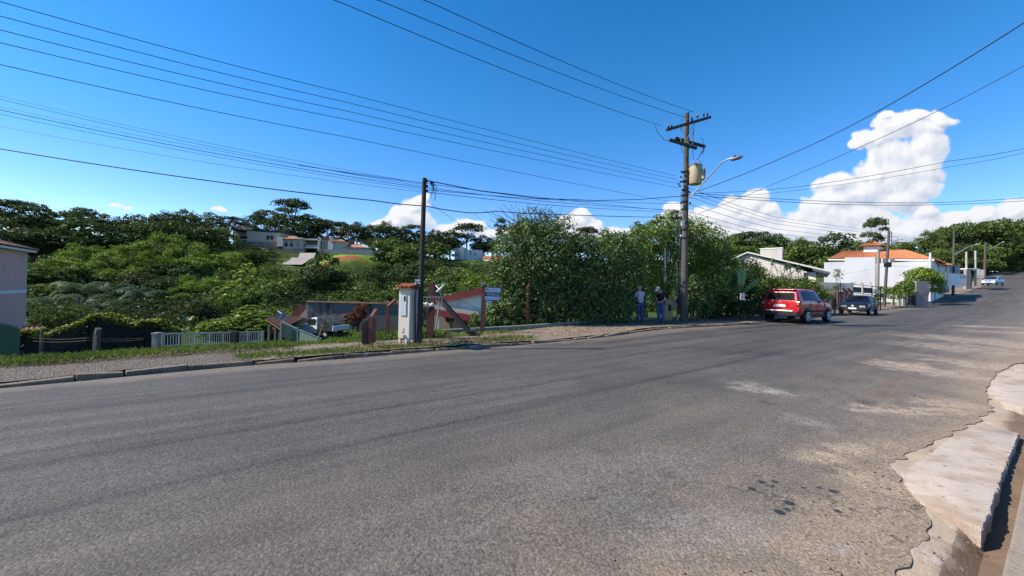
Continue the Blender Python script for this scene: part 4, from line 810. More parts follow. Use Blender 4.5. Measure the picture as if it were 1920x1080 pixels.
def textpart(name, body, size, m, parent, loc, rot, ext=.002, align='CENTER', sx=1.0):
    cu = bpy.data.curves.new(name, 'FONT'); cu.body = body; cu.size = size; cu.extrude = ext; cu.align_x = align; cu.align_y = 'CENTER'
    o = bpy.data.objects.new(name, cu); col.objects.link(o); dg = bpy.context.evaluated_depsgraph_get()
    me = bpy.data.meshes.new_from_object(o.evaluated_get(dg)); bpy.data.objects.remove(o); me.materials.clear(); me.materials.append(m)
    q = link(bpy.data.objects.new(name, me)); q.parent = parent; q.location = loc; q.rotation_euler = rot; q.scale = (sx, 1, 1); return q

# ---- pink house (far left)
PINK = mat('pink_plaster', (.78, .41, .34), .85, .06, 2, c2=(.69, .36, .30), s2=.7, bump=.2)
YB = 27.0; c = W(46, 615, YB); t_ = thing('pink_house', 'two-storey pink house with cream corner trim and tiled roof at the left edge', 'house', (c[0], c[1], c[2] - 2), math.asin(.6))
ev = 1.6 + (516.3 - 473) / F * YB - (c[2] - 2)       # eave height over the base
bandz = 1.6 + (516.3 - 546) / F * YB - (c[2] - 2)
mb = MB(); mb.box(-9, 0, -9, 0, -2, ev); mb.build('wall', PINK, t_)
mb = MB(); mb.box(-9.02, .05, -9.05, .05, bandz - .10, bandz + .10); mb.build('floor_band', WHITE, t_)
mb = MB(); mb.box(-.16, .03, -.16, .03, -2, bandz - .10); mb.box(-.16, .03, -.16, .03, bandz + .1, ev); mb.box(.002, .035, -9, -.17, ev - .16, ev); mb.build('corner_trim', CREAM, t_)
mb = MB(); mb.box(-9.6, .38, -9.7, .38, ev + .002, ev + .14); mb.build('eave_board', WHITE, t_)
mb = MB(); A0, A1, A2, A3 = (-9.7, -9.8, ev + .14), (.45, -9.8, ev + .14), (.45, .45, ev + .14), (-9.7, .45, ev + .14); R0, R1 = (-4.4, -6.5, ev + 1.75), (-4.4, -2.5, ev + 1.75)
tiled(mb, A1, A2, R1, R0); tiled(mb, A2, A3, (-4.41, -2.5, ev + 1.75), R1); tiled(mb, A3, A0, R0, R1); tiled(mb, A0, A1, (-4.39, -6.5, ev + 1.75), R0); mb.build('roof', TILEO, t_)
mb = MB(); mb.box(-7, -5.6, -9.04, -8.9, bandz + .8, bandz + 2.0); mb.build('window', GL, t_)
# ---- green wall, shed roof, vine wall
GREENW = mat('mossy_green_wall', (.085, .125, .075), .9, .2, 2.5, c2=(.05, .075, .045), s2=1.2, bump=.4)
a, b_ = W(-40, 690, 8.8), W(36, 672, 10.2); z0 = -.6
mb = MB(); d = (V3(b_) - V3(a)); d.z = 0; nn = Vector((-d.y, d.x, 0)).normalized() * .18
tz = [W(-40, 600, 8.8)[2], W(36, 616, 10.2)[2]]
mb.prism([(a[0], a[1], z0), (b_[0], b_[1], z0), (b_[0], b_[1], tz[1]), (a[0], a[1], tz[0])], nn)
o = mb.build('boundary_wall', GREENW); tag(o, 'low mossy green wall at the left edge below the pink house', 'wall')
mb = MB(); u_ = Vector((0, 0, .06)); mb.prism([(a[0], a[1] - .04, tz[0] + .002), (b_[0], b_[1] - .04, tz[1] + .002), (b_[0], b_[1] - .04, tz[1] + .06), (a[0], a[1] - .04, tz[0] + .06)], nn * 1.45); mb.build('coping', CONC, o)
Y_ = 18; t_ = thing('garden_shed', 'small shed with a reddish tiled roof peeking behind the vine wall', 'shed', W(70, 640, Y_)); f = localframe(t_.location, 0)
mb = MB(); tiled(mb, f(W(42, 623, Y_)), f(W(82, 624, Y_)), f(W(80, 613, Y_ + 1.6)), f(W(40, 613, Y_ + 1.6))); mb.build('roof', TILEO, t_)
mb = MB(); p = f(W(44, 626, Y_)); q = f(W(80, 626, Y_)); mb.box(p[0], q[0], .12, 1.5, -2.5, p[2]); mb.build('wall', GREYW, t_)
# vine wall: outline with two humps
VP = [(30, 628), (50, 618), (80, 627), (110, 618), (140, 606), (168, 598), (172, 592), (185, 588), (205, 592), (225, 600), (245, 606), (262, 604), (275, 599), (290, 601), (305, 609), (325, 622)]
t_ = thing('vine_wall', 'dark boundary wall smothered in vines with a wavy two-humped top', 'wall', W(180, 664, 13.5)); f = localframe(t_.location, 0)
YV = lambda px: 12.0 + (px - 30) / 295 * 1.6
top_ = [f(W(px, py + 3, YV(px))) for px, py in VP]
pp = []
for i in range(len(top_) - 1):
    for k in range(6): s_ = k / 6; pp.append(tuple(top_[i][j] * (1 - s_) + top_[i + 1][j] * s_ for j in range(3)))
pp.append(top_[-1])
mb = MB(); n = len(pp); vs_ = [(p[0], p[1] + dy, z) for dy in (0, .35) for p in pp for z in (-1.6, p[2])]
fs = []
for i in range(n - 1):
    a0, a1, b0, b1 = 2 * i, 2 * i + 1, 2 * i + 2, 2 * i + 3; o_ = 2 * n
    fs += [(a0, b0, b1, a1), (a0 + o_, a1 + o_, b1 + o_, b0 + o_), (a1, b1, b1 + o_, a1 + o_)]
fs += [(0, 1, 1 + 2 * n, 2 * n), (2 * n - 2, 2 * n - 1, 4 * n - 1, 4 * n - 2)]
mb.add(vs_, fs); mb.build('wall', mat('dark_shade_wall', (.022, .021, .020), .95, .3, 3), t_)  # near-black wall colour holds the shade on this face
rng = np.random.default_rng(61); P_ = np.array(pp); k = rng.integers(0, n, 3600); rr = rng.uniform(0, 1, 3600) ** .5
C = P_[k] + np.stack([rng.normal(0, .05, 3600), rng.uniform(-.14, .42, 3600), rng.uniform(-.10, .07, 3600)], 1)
Vv = leaves(C, np.tile([-.3, -.2, 1.], (3600, 1)), .11, .6, rng, .5)
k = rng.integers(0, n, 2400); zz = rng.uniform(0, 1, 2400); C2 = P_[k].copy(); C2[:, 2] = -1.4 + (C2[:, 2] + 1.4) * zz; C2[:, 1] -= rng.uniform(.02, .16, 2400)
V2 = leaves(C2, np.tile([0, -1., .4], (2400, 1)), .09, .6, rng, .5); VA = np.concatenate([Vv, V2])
obj('vines', np_mesh('vines', VA, quads(VA), [M_['leaf_vine'], M_['leaf_shade']], np.concatenate([np.zeros(3600), np.ones(2400)])), t_)  # bright rim leaves, near-black face leaves: sun and shade put into the colours
# ---- wire fence on the left verge
t_ = thing('wire_fence', 'sagging wire mesh fence on concrete posts in front of the vine wall', 'fence', PG(178, 662)); f = localframe(t_.location, 0)
FP = [(78, 668, 620, 8.6), (179, 662, 620, 8.6), (285, 654, 628, 9.0)]
for px, b0, t0, Y_ in FP[:2]:
    mb = MB(); p = f(W(px, b0, Y_)); q = f(W(px + (3 if px > 100 else 0), t0 + 6, Y_ + .05)); mb.beam((p[0], p[1], p[2] - .3), q, .085 if px > 100 else .045); mb.beam(q, (q[0] + .05, q[1] - .02, q[2] + .12), .08 if px > 100 else .045); mb.build('post', mat('dark_old_post', (.10, .088, .074), .9, .3, 6, c2=(.05, .045, .04), s2=3, bump=.5), t_)
mb = MB()
for k in range(2):
    a = f(W(FP[k][0], 1, FP[k][3])); c2 = f(W(FP[k + 1][0], 1, FP[k + 1][3]))
    zb, zt = [f(W(FP[k + j][0], FP[k + j][1], FP[k + j][3]))[2] + .05 for j in (0, 1)], [f(W(FP[k + j][0], 634, FP[k + j][3]))[2] for j in (0, 1)]
    for zf in (1.0, .8): mb.tube([(a[0] * (1 - s_) + c2[0] * s_, a[1] * (1 - s_) + c2[1] * s_, (zb[0] + (zt[0] - zb[0]) * zf) * (1 - s_) + (zb[1] + (zt[1] - zb[1]) * zf) * s_ - .03 * math.sin(math.pi * s_)) for s_ in np.linspace(0, 1, 7)], .004, 4)
    L = abs(c2[0] - a[0]); m = int(L / .075)
    for sg in (1, -1):
        for i in range(-8, m + 8):
            x0_, x1_ = i * .075, i * .075 + .5 * sg
            pts = [(x, z) for x, z in ((x0_, 0), (x1_, .62))]
            if min(x0_, x1_) < 0 or max(x0_, x1_) > L: continue
            q0, q1 = [(a[0] + (c2[0] - a[0]) * x / L, a[1] + (c2[1] - a[1]) * x / L, zb[0] + (zb[1] - zb[0]) * x / L + z) for x, z in pts]
            mb.beam(q0, q1, .0022)
mb.build('wire_mesh', mat('rusty_wire', (.055, .045, .038), .7), t_)
# grey gatepost, white rail fence
p = PG(293, 650); t_ = thing('gatepost', 'square pale concrete gatepost at the left end of the white rail fence', 'post', p)
mb = MB(); mb.box(-.055, .055, -.055, .055, -.4, .26); mb.build('shaft', CONC, t_); mb = MB(); mb.box(-.065, .065, -.065, .065, .262, .30); mb.build('cap', CONC, t_)
t_ = thing('rail_fence', 'low whitish metal rail fence along the grassy bank', 'fence', PG(400, 648)); f = localframe(t_.location, 0)
RA, RB = np.array(W(303, 645, 9.3)), np.array(W(492, 636, 12.2))
def rp(s_, px_t, py): # ground track between both ends
    return RA * (1 - s_) + RB * s_
mb = MB(); zt0, zt1 = W(303, 626, 9.3)[2], W(492, 622, 12.2)[2]; zb0, zb1 = W(303, 652, 9.3)[2], W(492, 643, 12.2)[2]
def rpt(s_, h): q = RA * (1 - s_) + RB * s_; z0_, z1_ = zb0 * (1 - s_) + zb1 * s_, zt0 * (1 - s_) + zt1 * s_; return f((q[0], q[1], z0_ + (z1_ - z0_) * h))
mb.beam(rpt(0, 1), rpt(1, 1), .03); mb.beam(rpt(0, .12), rpt(1, .12), .02); mb.build('rail', WPAINT, t_)
mb = MB()
for i in range(45): mb.beam(rpt(i / 44, .12), rpt(i / 44, .98), .011 if i % 6 else .024)
mb.build('bars', WPAINT, t_)
mb = MB(); p = f(W(448, 652, 10.8)); mb.box(p[0] - .06, p[0] + .06, p[1] - .22, p[1] - .10, p[2] - .5, f(W(448, 620, 10.8))[2]); mb.build('post', BLACKP, t_)
for s_ in (0, 1): mb = MB(); p = rpt(s_, 0); q = rpt(s_, 1.06); mb.beam((p[0], p[1], p[2] - .6), q, .06); mb.build('post', STEEL, t_)
# ---- lean-to garage with tiled roof and dish
Y_ = 33; t_ = thing('garage_leanto', 'open garage lean-to with an old tiled roof on thin posts', 'lean-to', W(520, 640, Y_)); f = localframe(t_.location, 0)
mb = MB(); tiled(mb, f(W(526, 619, Y_ - 3.5)), f(W(496, 599, Y_ + .5)), f(W(548, 594, Y_ + 5)), f(W(574, 597, Y_ + 1))); mb.build('roof', TILEO, t_)
for px, tp, bp, w in [(504, 609, 636, .16), (516, 614, 636, .14), (524, 601, 637, .14)]:
    mb = MB(); p = f(W(px, bp, Y_)); q = f(W(px, tp, Y_)); mb.box(p[0] - w / 2, p[0] + w / 2, p[1] - w / 2, p[1] + w / 2, p[2] - .6, q[2]); mb.build('post', CONC, t_)
mb = MB(); p = f(W(530, 622, Y_ + 6)); q = f(W(570, 598, Y_ + 6)); mb.box(p[0], q[0] + 1.4, p[1], p[1] + .2, p[2] - 3, q[2]); mb.build('back_wall', GREYW, t_)
mb = MB(); mb.prism([f(W(548, 597, 37)), f(W(574, 597, 37)), f(W(574, 573, 37))], (0, .25, 0)); mb.build('gable', mat('faded_pink_wall', (.50, .36, .32), .9), t_)
mb = MB(); mb.beam(f(W(547, 597, 36.8)), f(W(571, 574, 36.8)), .22, .5); mb.build('verge_board', RUST, t_)
def dish(name, label, px, py, Y, r, look, m, pole=None, mesh=False):
    c = V3(W(px, py, Y)); t_ = thing(name, label, 'satellite dish', c); n = 12; d = V3(look).normalized(); qt = d.to_track_quat('Z', 'Y'); mb = MB(); ring = []
    vs_ = []; NR = 6; NS = 24
    for i in range(NR + 1):
        rr = r * i / NR; z = .22 * r * (i / NR) ** 2
        for k in range(NS): a = 2 * math.pi * k / NS; vs_.append(qt @ Vector((rr * math.cos(a), rr * math.sin(a), z)))
    if mesh:
        for k in range(0, NS, 3): mb.tube([vs_[i * NS + k] for i in range(NR + 1)], .012, 4)
        for i in range(1, NR + 1): mb.tube([vs_[i * NS + k % NS] for k in range(NS + 1)], .006 if i < NR else .02, 4)
        mb.build('ribs', m, t_); mb = MB()
        for i in range(NR):
            for k in range(NS): mb.add([vs_[i * NS + k], vs_[i * NS + (k + 1) % NS], vs_[(i + 1) * NS + (k + 1) % NS], vs_[(i + 1) * NS + k]], [(0, 1, 2, 3)])
        mm = mat('wire_gauze', (.55, .55, .52), .6); o = mb.build('reflector', mm, t_)
    else:
        mb.add(vs_ + [v + d * -.015 for v in vs_], [(i * NS + k, i * NS + (k + 1) % NS, (i + 1) * NS + (k + 1) % NS, (i + 1) * NS + k) for i in range(NR) for k in range(NS)]); mb.build('reflector', m, t_, smooth=True)
    mb = MB()
    for k in (0, 8, 16): mb.tube([vs_[NR * NS + k], d * r * .85], .010, 4)
    mb.lathe([(.04, -.05), (.05, .05)], tuple(d * r * .85), n=8); mb.build('feed_arm', STEEL, t_)
    if pole is not None: mb = MB(); mb.tube([(0, 0, 0), V3(pole) - c], .035, 6); mb.build('mast', STEEL, t_)
    return t_
dish('satellite_dish', 'grey satellite dish on the corner post of the tiled lean-to', 527, 592, 32.5, .42, (.5, -.6, .5), mat('grey_dish', (.22, .21, .19), .7), W(524, 601, 33))
# green sloping fence panels beside the lean-to
t_ = thing('green_fence', 'grey-green metal fence sloping down beside the lean-to', 'fence', W(545, 636, 28)); f = localframe(t_.location, 0); GM_ = mat('grey_green_paint', (.09, .125, .10), .6)
mb = MB(); mb.prism([f(W(528, 606, 27)), f(W(558, 619, 27)), f(W(558, 640, 27)), f(W(528, 632, 27))], (0, .05, 0)); mb.prism([f(W(559, 620, 27)), f(W(600, 637, 25)), f(W(600, 644, 25)), f(W(559, 640, 27))], (0, .05, 0)); mb.build('panel', GM_, t_)
mb = MB()
for a, b_ in [((527, 602), (558, 617)), ((558, 617), (602, 635)), ((558, 614), (558, 642)), ((527, 602), (527, 638))]: mb.beam(f(W(*a, 26.9)), f(W(*b_, 26.9)), .07)
mb.build('frame', mat('pale_green_paint', (.34, .42, .36), .6), t_)
# ---- stained garden wall with tile coping
Y_ = 43; t_ = thing('garden_wall', 'long dark water-stained garden wall with terracotta coping behind the pickup', 'wall', W(650, 622, Y_)); f = localframe(t_.location, 0)
mb = MB(); p = f(W(573, 618, Y_)); q = f(W(748, 571, Y_)); mb.box(p[0], q[0] + .6, 0, .25, -2, q[2]); mb.build('wall', GREYW, t_)
mb = MB(); mb.box(p[0] - .02, q[0] + .6, -.12, .37, q[2] + .002, q[2] + .11)
for i in range(2): c3 = f(W((725, 742)[i], 570, Y_)); mb.prism([(c3[0] - .5, -.1, q[2] + .11), (c3[0] + .5, -.1, q[2] + .11), (c3[0], -.1, q[2] + .36)], (0, .5, 0))
mb.build('coping', TILEO, t_)
# ---- white pickup
WP = mat('old_white_car_paint', (.66, .66, .64), .45, .08, 3, c2=(.48, .45, .40), s2=1.6, t2=(.58, .7), spec=.5); RUB = mat('tyre_rubber', (.015, .015, .016), .85); 
BEDD = mat('dark_bed_panel', (.035, .036, .04), .6)
gp = W(600, 632, 36); t_ = thing('pickup_truck', 'old white pickup truck with slatted bed, parked on the lawn before the grey wall', 'pickup', (gp[0], gp[1], gp[2]), R(157))
mb = MB()     # x forward, cab and nose (front at +x)
sec = [(2.35, .55, .98, .70), (2.30, .5, 1.05, .78), (1.75, .45, 1.10, .86), (1.15, .45, 1.13, .88), (.70, .45, 1.15, .88), (.30, .45, 1.78, .88), (-.45, .45, 1.80, .88), (-.60, .45, 1.15, .88)]
vs_ = []
for x, z0_, z1_, w in sec:
    tp = .80 if z1_ > 1.5 else .96
    vs_ += [(x, -w, z0_), (x, -w, min(z1_, 1.12)), (x, -w * tp, z1_ - .05), (x, -w * tp * .85, z1_), (x, w * tp * .85, z1_), (x, w * tp, z1_ - .05), (x, w, min(z1_, 1.12)), (x, w, z0_)]
mb.add(vs_, [(i * 8 + k, i * 8 + (k + 1) % 8, (i + 1) * 8 + (k + 1) % 8, (i + 1) * 8 + k) for i in range(len(sec) - 1) for k in range(8)] + [tuple(range(8)), tuple(range(56, 64))])
mb.build('cab', WP, t_, smooth=True)
mb = MB(); mb.box(-2.45, -.62, -.9, .9, .72, .80); mb.box(-2.45, -.62, -.92, -.86, .8, 1.18); mb.box(-2.45, -.62, .86, .92, .8, 1.18); mb.build('bed', BEDD, t_)
mb = MB(); mb.box(-2.52, -2.45, -.92, .92, .78, 1.22)
for k in range(4): mb.box(-2.55, -2.52, -.86 + k * .46, -.50 + k * .46, .84, 1.16)
mb.build('tailgate', WP, t_)
mb = MB(); mb.box(-.70, -.63, -.95, .95, .8, 1.92); mb.build('headboard', mat('weathered_grey_board', (.36, .36, .34), .8, .2, 3), t_)
mb = MB(); mb.box(-2.4, 2.2, -.45, .45, .38, .52); mb.box(-2.62, -2.5, -.85, .85, .42, .56); mb.build('chassis', IRON, t_)
for sg in (-1, 1):
    mb = MB(); mb.prism([(.95, sg * .885, 1.15), (.40, sg * .80, 1.68), (-.35, sg * .80, 1.68), (-.35, sg * .885, 1.15)], (0, sg * .012, 0)); mb.build('window', GL, t_)
    for x in (1.45, -1.55):
        mb = MB(); mb.lathe([(.2, -.1), (.33, -.1), (.36, -.06), (.36, .06), (.33, .1), (.2, .1)], (x, sg * .80, .36), 'Y', 18); w_ = mb.build('wheel', RUB, t_, smooth=True); mb = MB(); mb.lathe([(.19, -.105), (.19, .105)], (x, sg * .80, .36), 'Y', 14); mb.build('rim', WPAINT, w_)
    mb = MB(); mb.lathe([(.09, -.01), (.08, .03)], (2.37, sg * .6, .82), 'X', 12); mb.build('headlight', GL, t_)
# ---- low wire gate, brown panel, angled posts
t_ = thing('wire_gate', 'low white wire gate across the lawn entrance', 'gate', PG(660, 654)); f = localframe(t_.location, 0); mb = MB()
for i in range(12): s_ = i / 11; mb.beam(f(W(638 + 40 * s_, 652, 11.5)), f(W(638 + 40 * s_, 635, 11.5)), .010)
for py in (643, 650, 637): mb.beam(f(W(638, py, 11.5)), f(W(678, py, 11.5)), .010)
mb.build('bars', WPAINT, t_)
p = PG(688, 646); t_ = thing('brown_board', 'rusty brown upright panel beside the low wire gate', 'panel', p); f = localframe(p, 0); mb = MB()
Y_ = p[1]; mb.prism([f(W(678, 648, Y_)), f(W(701, 643, Y_ + .3)), f(W(701, 597, Y_ + .3)), f(W(690, 599, Y_ + .15)), f(W(678, 608, Y_))], (.02, .07, 0)); mb.build('board', mat('rusty_brown_board', (.105, .062, .050), .85, .25, 4, c2=(.06, .04, .035), s2=2, vstreak=True), t_)
for (px, bp, kp, tx, tp), lb in zip([(695, 645, 594, 705, 581), (726, 630, 574, 741, 563)], ['shorter of the two crank-topped brown posts, beside the rusty panel', 'taller of the two crank-topped brown posts, left of the meter pillar']):
    p = PG(px, bp); t_ = thing('fence_post', lb, 'post', p); f = localframe(p, 0); Y_ = p[1]; mb = MB(); k_ = f(W(px + 1, kp, Y_)); mb.beam((0, 0, -.3), k_, .085, .08); mb.build('shaft', RUST, t_)
    mb = MB(); mb.beam((k_[0], k_[1], k_[2] - .02), f(W(tx, tp, Y_ + .3)), .075, .07); mb.build('cranked_arm', RUST, t_)
# ---- meter pillar
p = PG(764, 641); Y_ = p[1]; t_ = thing('meter_pillar', 'white electricity meter pillar capped with a small terracotta tile roof', 'meter pillar', p, R(-22)); PW = mat('white_pillar_paint', (.60, .53, .44), .7, .06, 3, c2=(.55, .47, .38), s2=1.2, t2=(.55, .72))
hz = W(764, 541, Y_)[2] - p[2]
mb = MB(); mb.box(-.17, .17, -.17, .17, .10, hz); mb.build('body', PW, t_, bevel=.012)
for x in (-.13, .13):
    for y in (-.13, .13): mb = MB(); mb.box(x - .03, x + .03, y - .03, y + .03, -.1, .10); mb.build('foot', PW, t_)
mb = MB(); mb.box(-.10, .07, -.192, -.172, hz * .50, hz * .88); o = mb.build('meter_box', mat('grey_metal_box', (.46, .49, .52), .5), t_); mb = MB(); mb.box(-.0, .05, -.198, -.193, hz * .77, hz * .86); mb.build('meter_window', DARK, o)
mb = MB(); mb.box(-.07, -.0, -.182, -.172, hz * .19, hz * .28); mb.build('lower_hatch', PW, t_)
mb = MB(); tiled(mb, (-.24, -.26, hz - .005), (.24, -.26, hz - .005), (.24, .24, hz + .10), (-.24, .24, hz + .10), .12, .022, .03); mb.prism([(-.2, -.2, hz), (.2, -.2, hz), (.2, .2, hz), (-.2, .2, hz)], (0, 0, .03)); mb.build('tile_cap', TILE, t_)
# ---- black service pole with number plate
p = PG(786, 642); Y_ = p[1]; t_ = thing('service_pole', 'dark tarred service pole with a small white number plate', 'utility pole', p); f = localframe(p, 0)
mb = MB(); tp = f(W(796, 334, Y_)); mb.tube([(0, 0, -.3), tp], [.075, .055], 8); mb.build('shaft', BLACKP, t_, smooth=True)
mb = MB(); mb.tube([(-.09, -.02, 0), f(W(778, 560, Y_ - .1)), f(W(782, 530, Y_ - .1))], .017, 6); mb.build('conduit', CABLE, t_)
pl = f(W(783, 528, Y_ - .09)); mb = MB(); mb.box(pl[0] - .07, pl[0] + .07, pl[1] - .012, pl[1], pl[2] - .052, pl[2] + .052); o = mb.build('number_plate', mat('white_enamel', (.75, .75, .73), .4), t_)
textpart('plate_digits', '8018', .07, CABLE, o, (pl[0], pl[1] - .013, pl[2]), (R(90), 0, 0))
mb = MB()
for k in range(3): q = f(W(796 - 1, 340 + k * 9, Y_)); mb.lathe([(.012, -.03), (.03, -.01), (.03, .02), (.012, .03)], (q[0] + .08, q[1], q[2]), n=8)
rg = np.random.default_rng(8); q = Vector(f(W(805, 338, Y_)))
for k in range(7): e = q + Vector((rg.uniform(.0, .25), rg.uniform(-.1, .1), -rg.uniform(.1, .55))); mb.tube([Vector(tp) * .995, q, (q + e) / 2 + Vector((.08, 0, 0)), e], .008, 4)
mb.build('fittings', CABLE, t_)
# ---- rubbish basket on the reddish post
p = PG(806, 630); Y_ = p[1]; t_ = thing('fence_post', 'thick red-brown post behind the rubbish basket', 'post', p); f = localframe(p, 0); mb = MB(); mb.beam((0, 0, -.3), f(W(810, 530, Y_)), .19, .17); mb.build('shaft', RUST, t_)
mb = MB(); mb.beam(f(W(812, 533, Y_ - .02)), f(W(806, 531, Y_ - .02)), .08); mb.build('stub', CONC, t_)
t_ = thing('litter_basket', 'small whitewashed wire rubbish basket on a slanting stay by the dark pole', 'litter basket', W(804, 566, Y_ - .5)); f = localframe(t_.location, 0); mb = MB(); Yb = Y_ - .7
def bp_(px, py, dy): return f(W(px, py, Yb + dy))
for dy in (0, .38):
    for a, b_ in [((778, 557), (829, 557)), ((779, 574), (828, 574)), ((778, 557), (779, 574)), ((829, 557), (828, 574)), ((790, 557), (790, 574))]: mb.beam(bp_(*a, dy), bp_(*b_, dy), .022)
for px in range(782, 829, 6): mb.beam(bp_(px, 557, 0), bp_(px + 2, 574, 0), .008)
for px in (778, 829): mb.beam(bp_(px, 557, 0), bp_(px, 557, .38), .022)
for px in (779, 828, 803): mb.beam(bp_(px, 574, 0), bp_(px, 574, .38), .018)
mb.build('wire_cage', WPAINT, t_)
mb = MB(); mb.beam(bp_(786, 606, .2), bp_(812, 575, .2), .09); mb.build('stay', BLACKP, t_)
rg = np.random.default_rng(2); mb = MB()
for k in range(9): q = bp_(rg.uniform(784, 824), rg.uniform(570, 573), rg.uniform(.05, .33)); mb.lathe([(.01, -.03), (.05, 0), (.045, .03), (.01, .06)], q, n=7)
o = mb.build('rubbish', WHITE); o.location = t_.location; tag(o, 'scraps of white rubbish lying in the wire basket', 'rubbish')
# ---- leaning dark brace and mesh dish
a, b_ = PG(884, 626), np.array(W(815, 550, 12.6)); mb = MB(); mb.beam(a, b_, .16, .13); mb.beam((a[0] + .02, a[1], a[2] - .2), (a[0] + .01, a[1] - .05, a[2] + .12), .2, .2); o = mb.build('leaning_beam', BLACKP); tag(o, 'dark beam leaning diagonally from the red-brown post to the pavement', 'beam')
dish('satellite_dish', 'large pale mesh satellite dish behind the leaning beam', 826, 545, 15.5, .34, (-.75, -.15, .75), mat('white_dish_rib', (.6, .6, .57), .6), W(815, 640, 15.8), True)
# ---- red-roofed house below the street
Y_ = 25; t_ = thing('red_roof_house', 'low house with red metal roofs, white gable and peach porch below the street', 'house', W(860, 621, Y_)); f = localframe(t_.location, 0)
PEACH = mat('peach_plaster', (.56, .36, .24), .85, .08, 2, c2=(.44, .27, .19), s2=1); REDR = mat('red_painted_metal', (.40, .065, .06), .6, .12, 3, c2=(.28, .05, .05), s2=1.2); GRR_ = mat('grey_fibre_roof', (.17, .155, .14), .9, .2, 3, c2=(.10, .095, .09), s2=2)
def P2(px, py, dy=0): return f(W(px, py, Y_ + dy))
mb = MB(); mb.prism([P2(818, 600, 2), P2(917, 600, 2), P2(917, 543, 2), P2(818, 566, 2)], (0, 4.5, 0)); mb.build('upper_wall', WHITE, t_)
mb = MB(); mb.prism([P2(808, 571, 1.6), P2(912, 549, 1.6), P2(912, 538, 1.6), P2(808, 561, 1.6)], (0, 5.6, 0)); mb.build('upper_roof', REDR, t_)
mb = MB(); mb.prism([P2(806, 571, 1.7), P2(895, 586, 1.7), P2(903, 596, -.8), P2(800, 578, -.8)], (0, 0, .07)); mb.build('porch_roof', GRR_, t_)
mb = MB(); mb.prism([P2(800, 578, -.85), P2(903, 594, -.85), P2(895, 605, -.85), P2(800, 588, -.85)], (0, .06, 0)); mb.build('fascia', REDR, t_)
mb = MB(); mb.prism([P2(812, 640, 1.5), P2(893, 640, 1.5), P2(893, 598, 1.5), P2(812, 584, 1.5)], (0, .3, 0)); mb.build('porch_wall', PEACH, t_)
mb = MB(); mb.prism([P2(836, 604, 1.44), P2(850, 604, 1.44), P2(850, 589, 1.44), P2(836, 589, 1.44)], (0, .05, 0)); mb.build('window', GL, t_)
mb = MB(); mb.prism([P2(866, 622, 1.44), P2(878, 622, 1.44), P2(878, 598, 1.44), P2(866, 597, 1.44)], (0, .05, 0)); mb.build('door', mat('brown_door', (.13, .06, .035), .6), t_)
for px, m in ((822, WHITE), (846, RUST), (872, RUST)): mb = MB(); p = P2(px, 622, -.6); q = P2(px, 583 + (px - 800) * .12, -.6); mb.beam((p[0], p[1], p[2] - .4), q, .10); mb.build('porch_post', m, t_)
# ---- for-sale sign on its post
p = PG(904, 620); Y_ = p[1]; t_ = thing('fence_post', 'tall red-brown post carrying the for-sale sign', 'post', p); f = localframe(p, 0)
mb = MB(); q = f(W(908, 534, Y_)); mb.beam((0, 0, -.3), q, .15, .14); mb.build('shaft', RUST, t_); mb = MB(); mb.beam((q[0], q[1], q[2]), (q[0] - .06, q[1], q[2] + .10), .18, .16); mb.build('broken_top', CONC, t_)
t_ = thing('for_sale_sign', 'white and dark teal for-sale board reading VENDE-SE', 'sign', W(924, 551, Y_ - .1)); mb = MB(); k = Y_ / F; w2, h2 = 14 * k, 11.6 * k
TEAL = mat('dark_teal_paint', (.018, .055, .075), .5); NAVY = mat('navy_print', (.02, .03, .10), .5); SGW = mat('sign_white', (.52, .58, .70), .5, .04); GPR = mat('grey_print', (.22, .25, .40), .5)
t_.rotation_euler = (0, R(1.5), R(6))
mb.box(-w2, w2, -.01, .01, h2 * .30, h2); mb.box(-w2, w2, -.01, .01, -h2, -h2 * .42); mb.build('white_band', SGW, t_)
mb = MB(); mb.box(-w2, w2, -.012, .01, -h2 * .418, h2 * .298); o = mb.build('teal_band', TEAL, t_); textpart('lettering', 'VENDE-SE', .158, SGW, o, (.0, -.0145, -h2 * .06), (R(90), 0, 0), sx=.60)
mb = MB(); mb.beam((-w2, 0, h2 + .012), (w2, 0, h2 + .012), .03); mb.beam((-w2, 0, -h2 - .012), (w2, 0, -h2 - .012), .03); mb.build('frame', TEAL, t_)
mb = MB(); lx = -w2 * .74
mb.prism([(lx - .045, -.013, h2 * .48), (lx - .008, -.013, h2 * .86), (lx + .008, -.013, h2 * .86), (lx + .05, -.013, h2 * .40), (lx + .025, -.013, h2 * .44), (lx, -.013, h2 * .68), (lx - .022, -.013, h2 * .48)], (0, .002, 0)); mb.build('logo', NAVY, t_)
mb = MB()
for x0_, x1_, z0_, z1_ in [(-.5, -.22, .68, .76), (-.14, .22, .66, .78), (.3, .7, .69, .75), (-.5, .7, .48, .52)]: mb.box(w2 * x0_, w2 * x1_, -.0125, -.0105, h2 * z0_, h2 * z1_)
for x0_, x1_ in [(-.9, -.62), (-.5, -.44), (-.38, -.30), (-.22, -.16), (-.06, .36), (.5, .9)]: mb.box(w2 * x0_, w2 * x1_, -.0125, -.0105, -h2 * .80, -h2 * .66)
mb.build('small_print', GPR, t_)
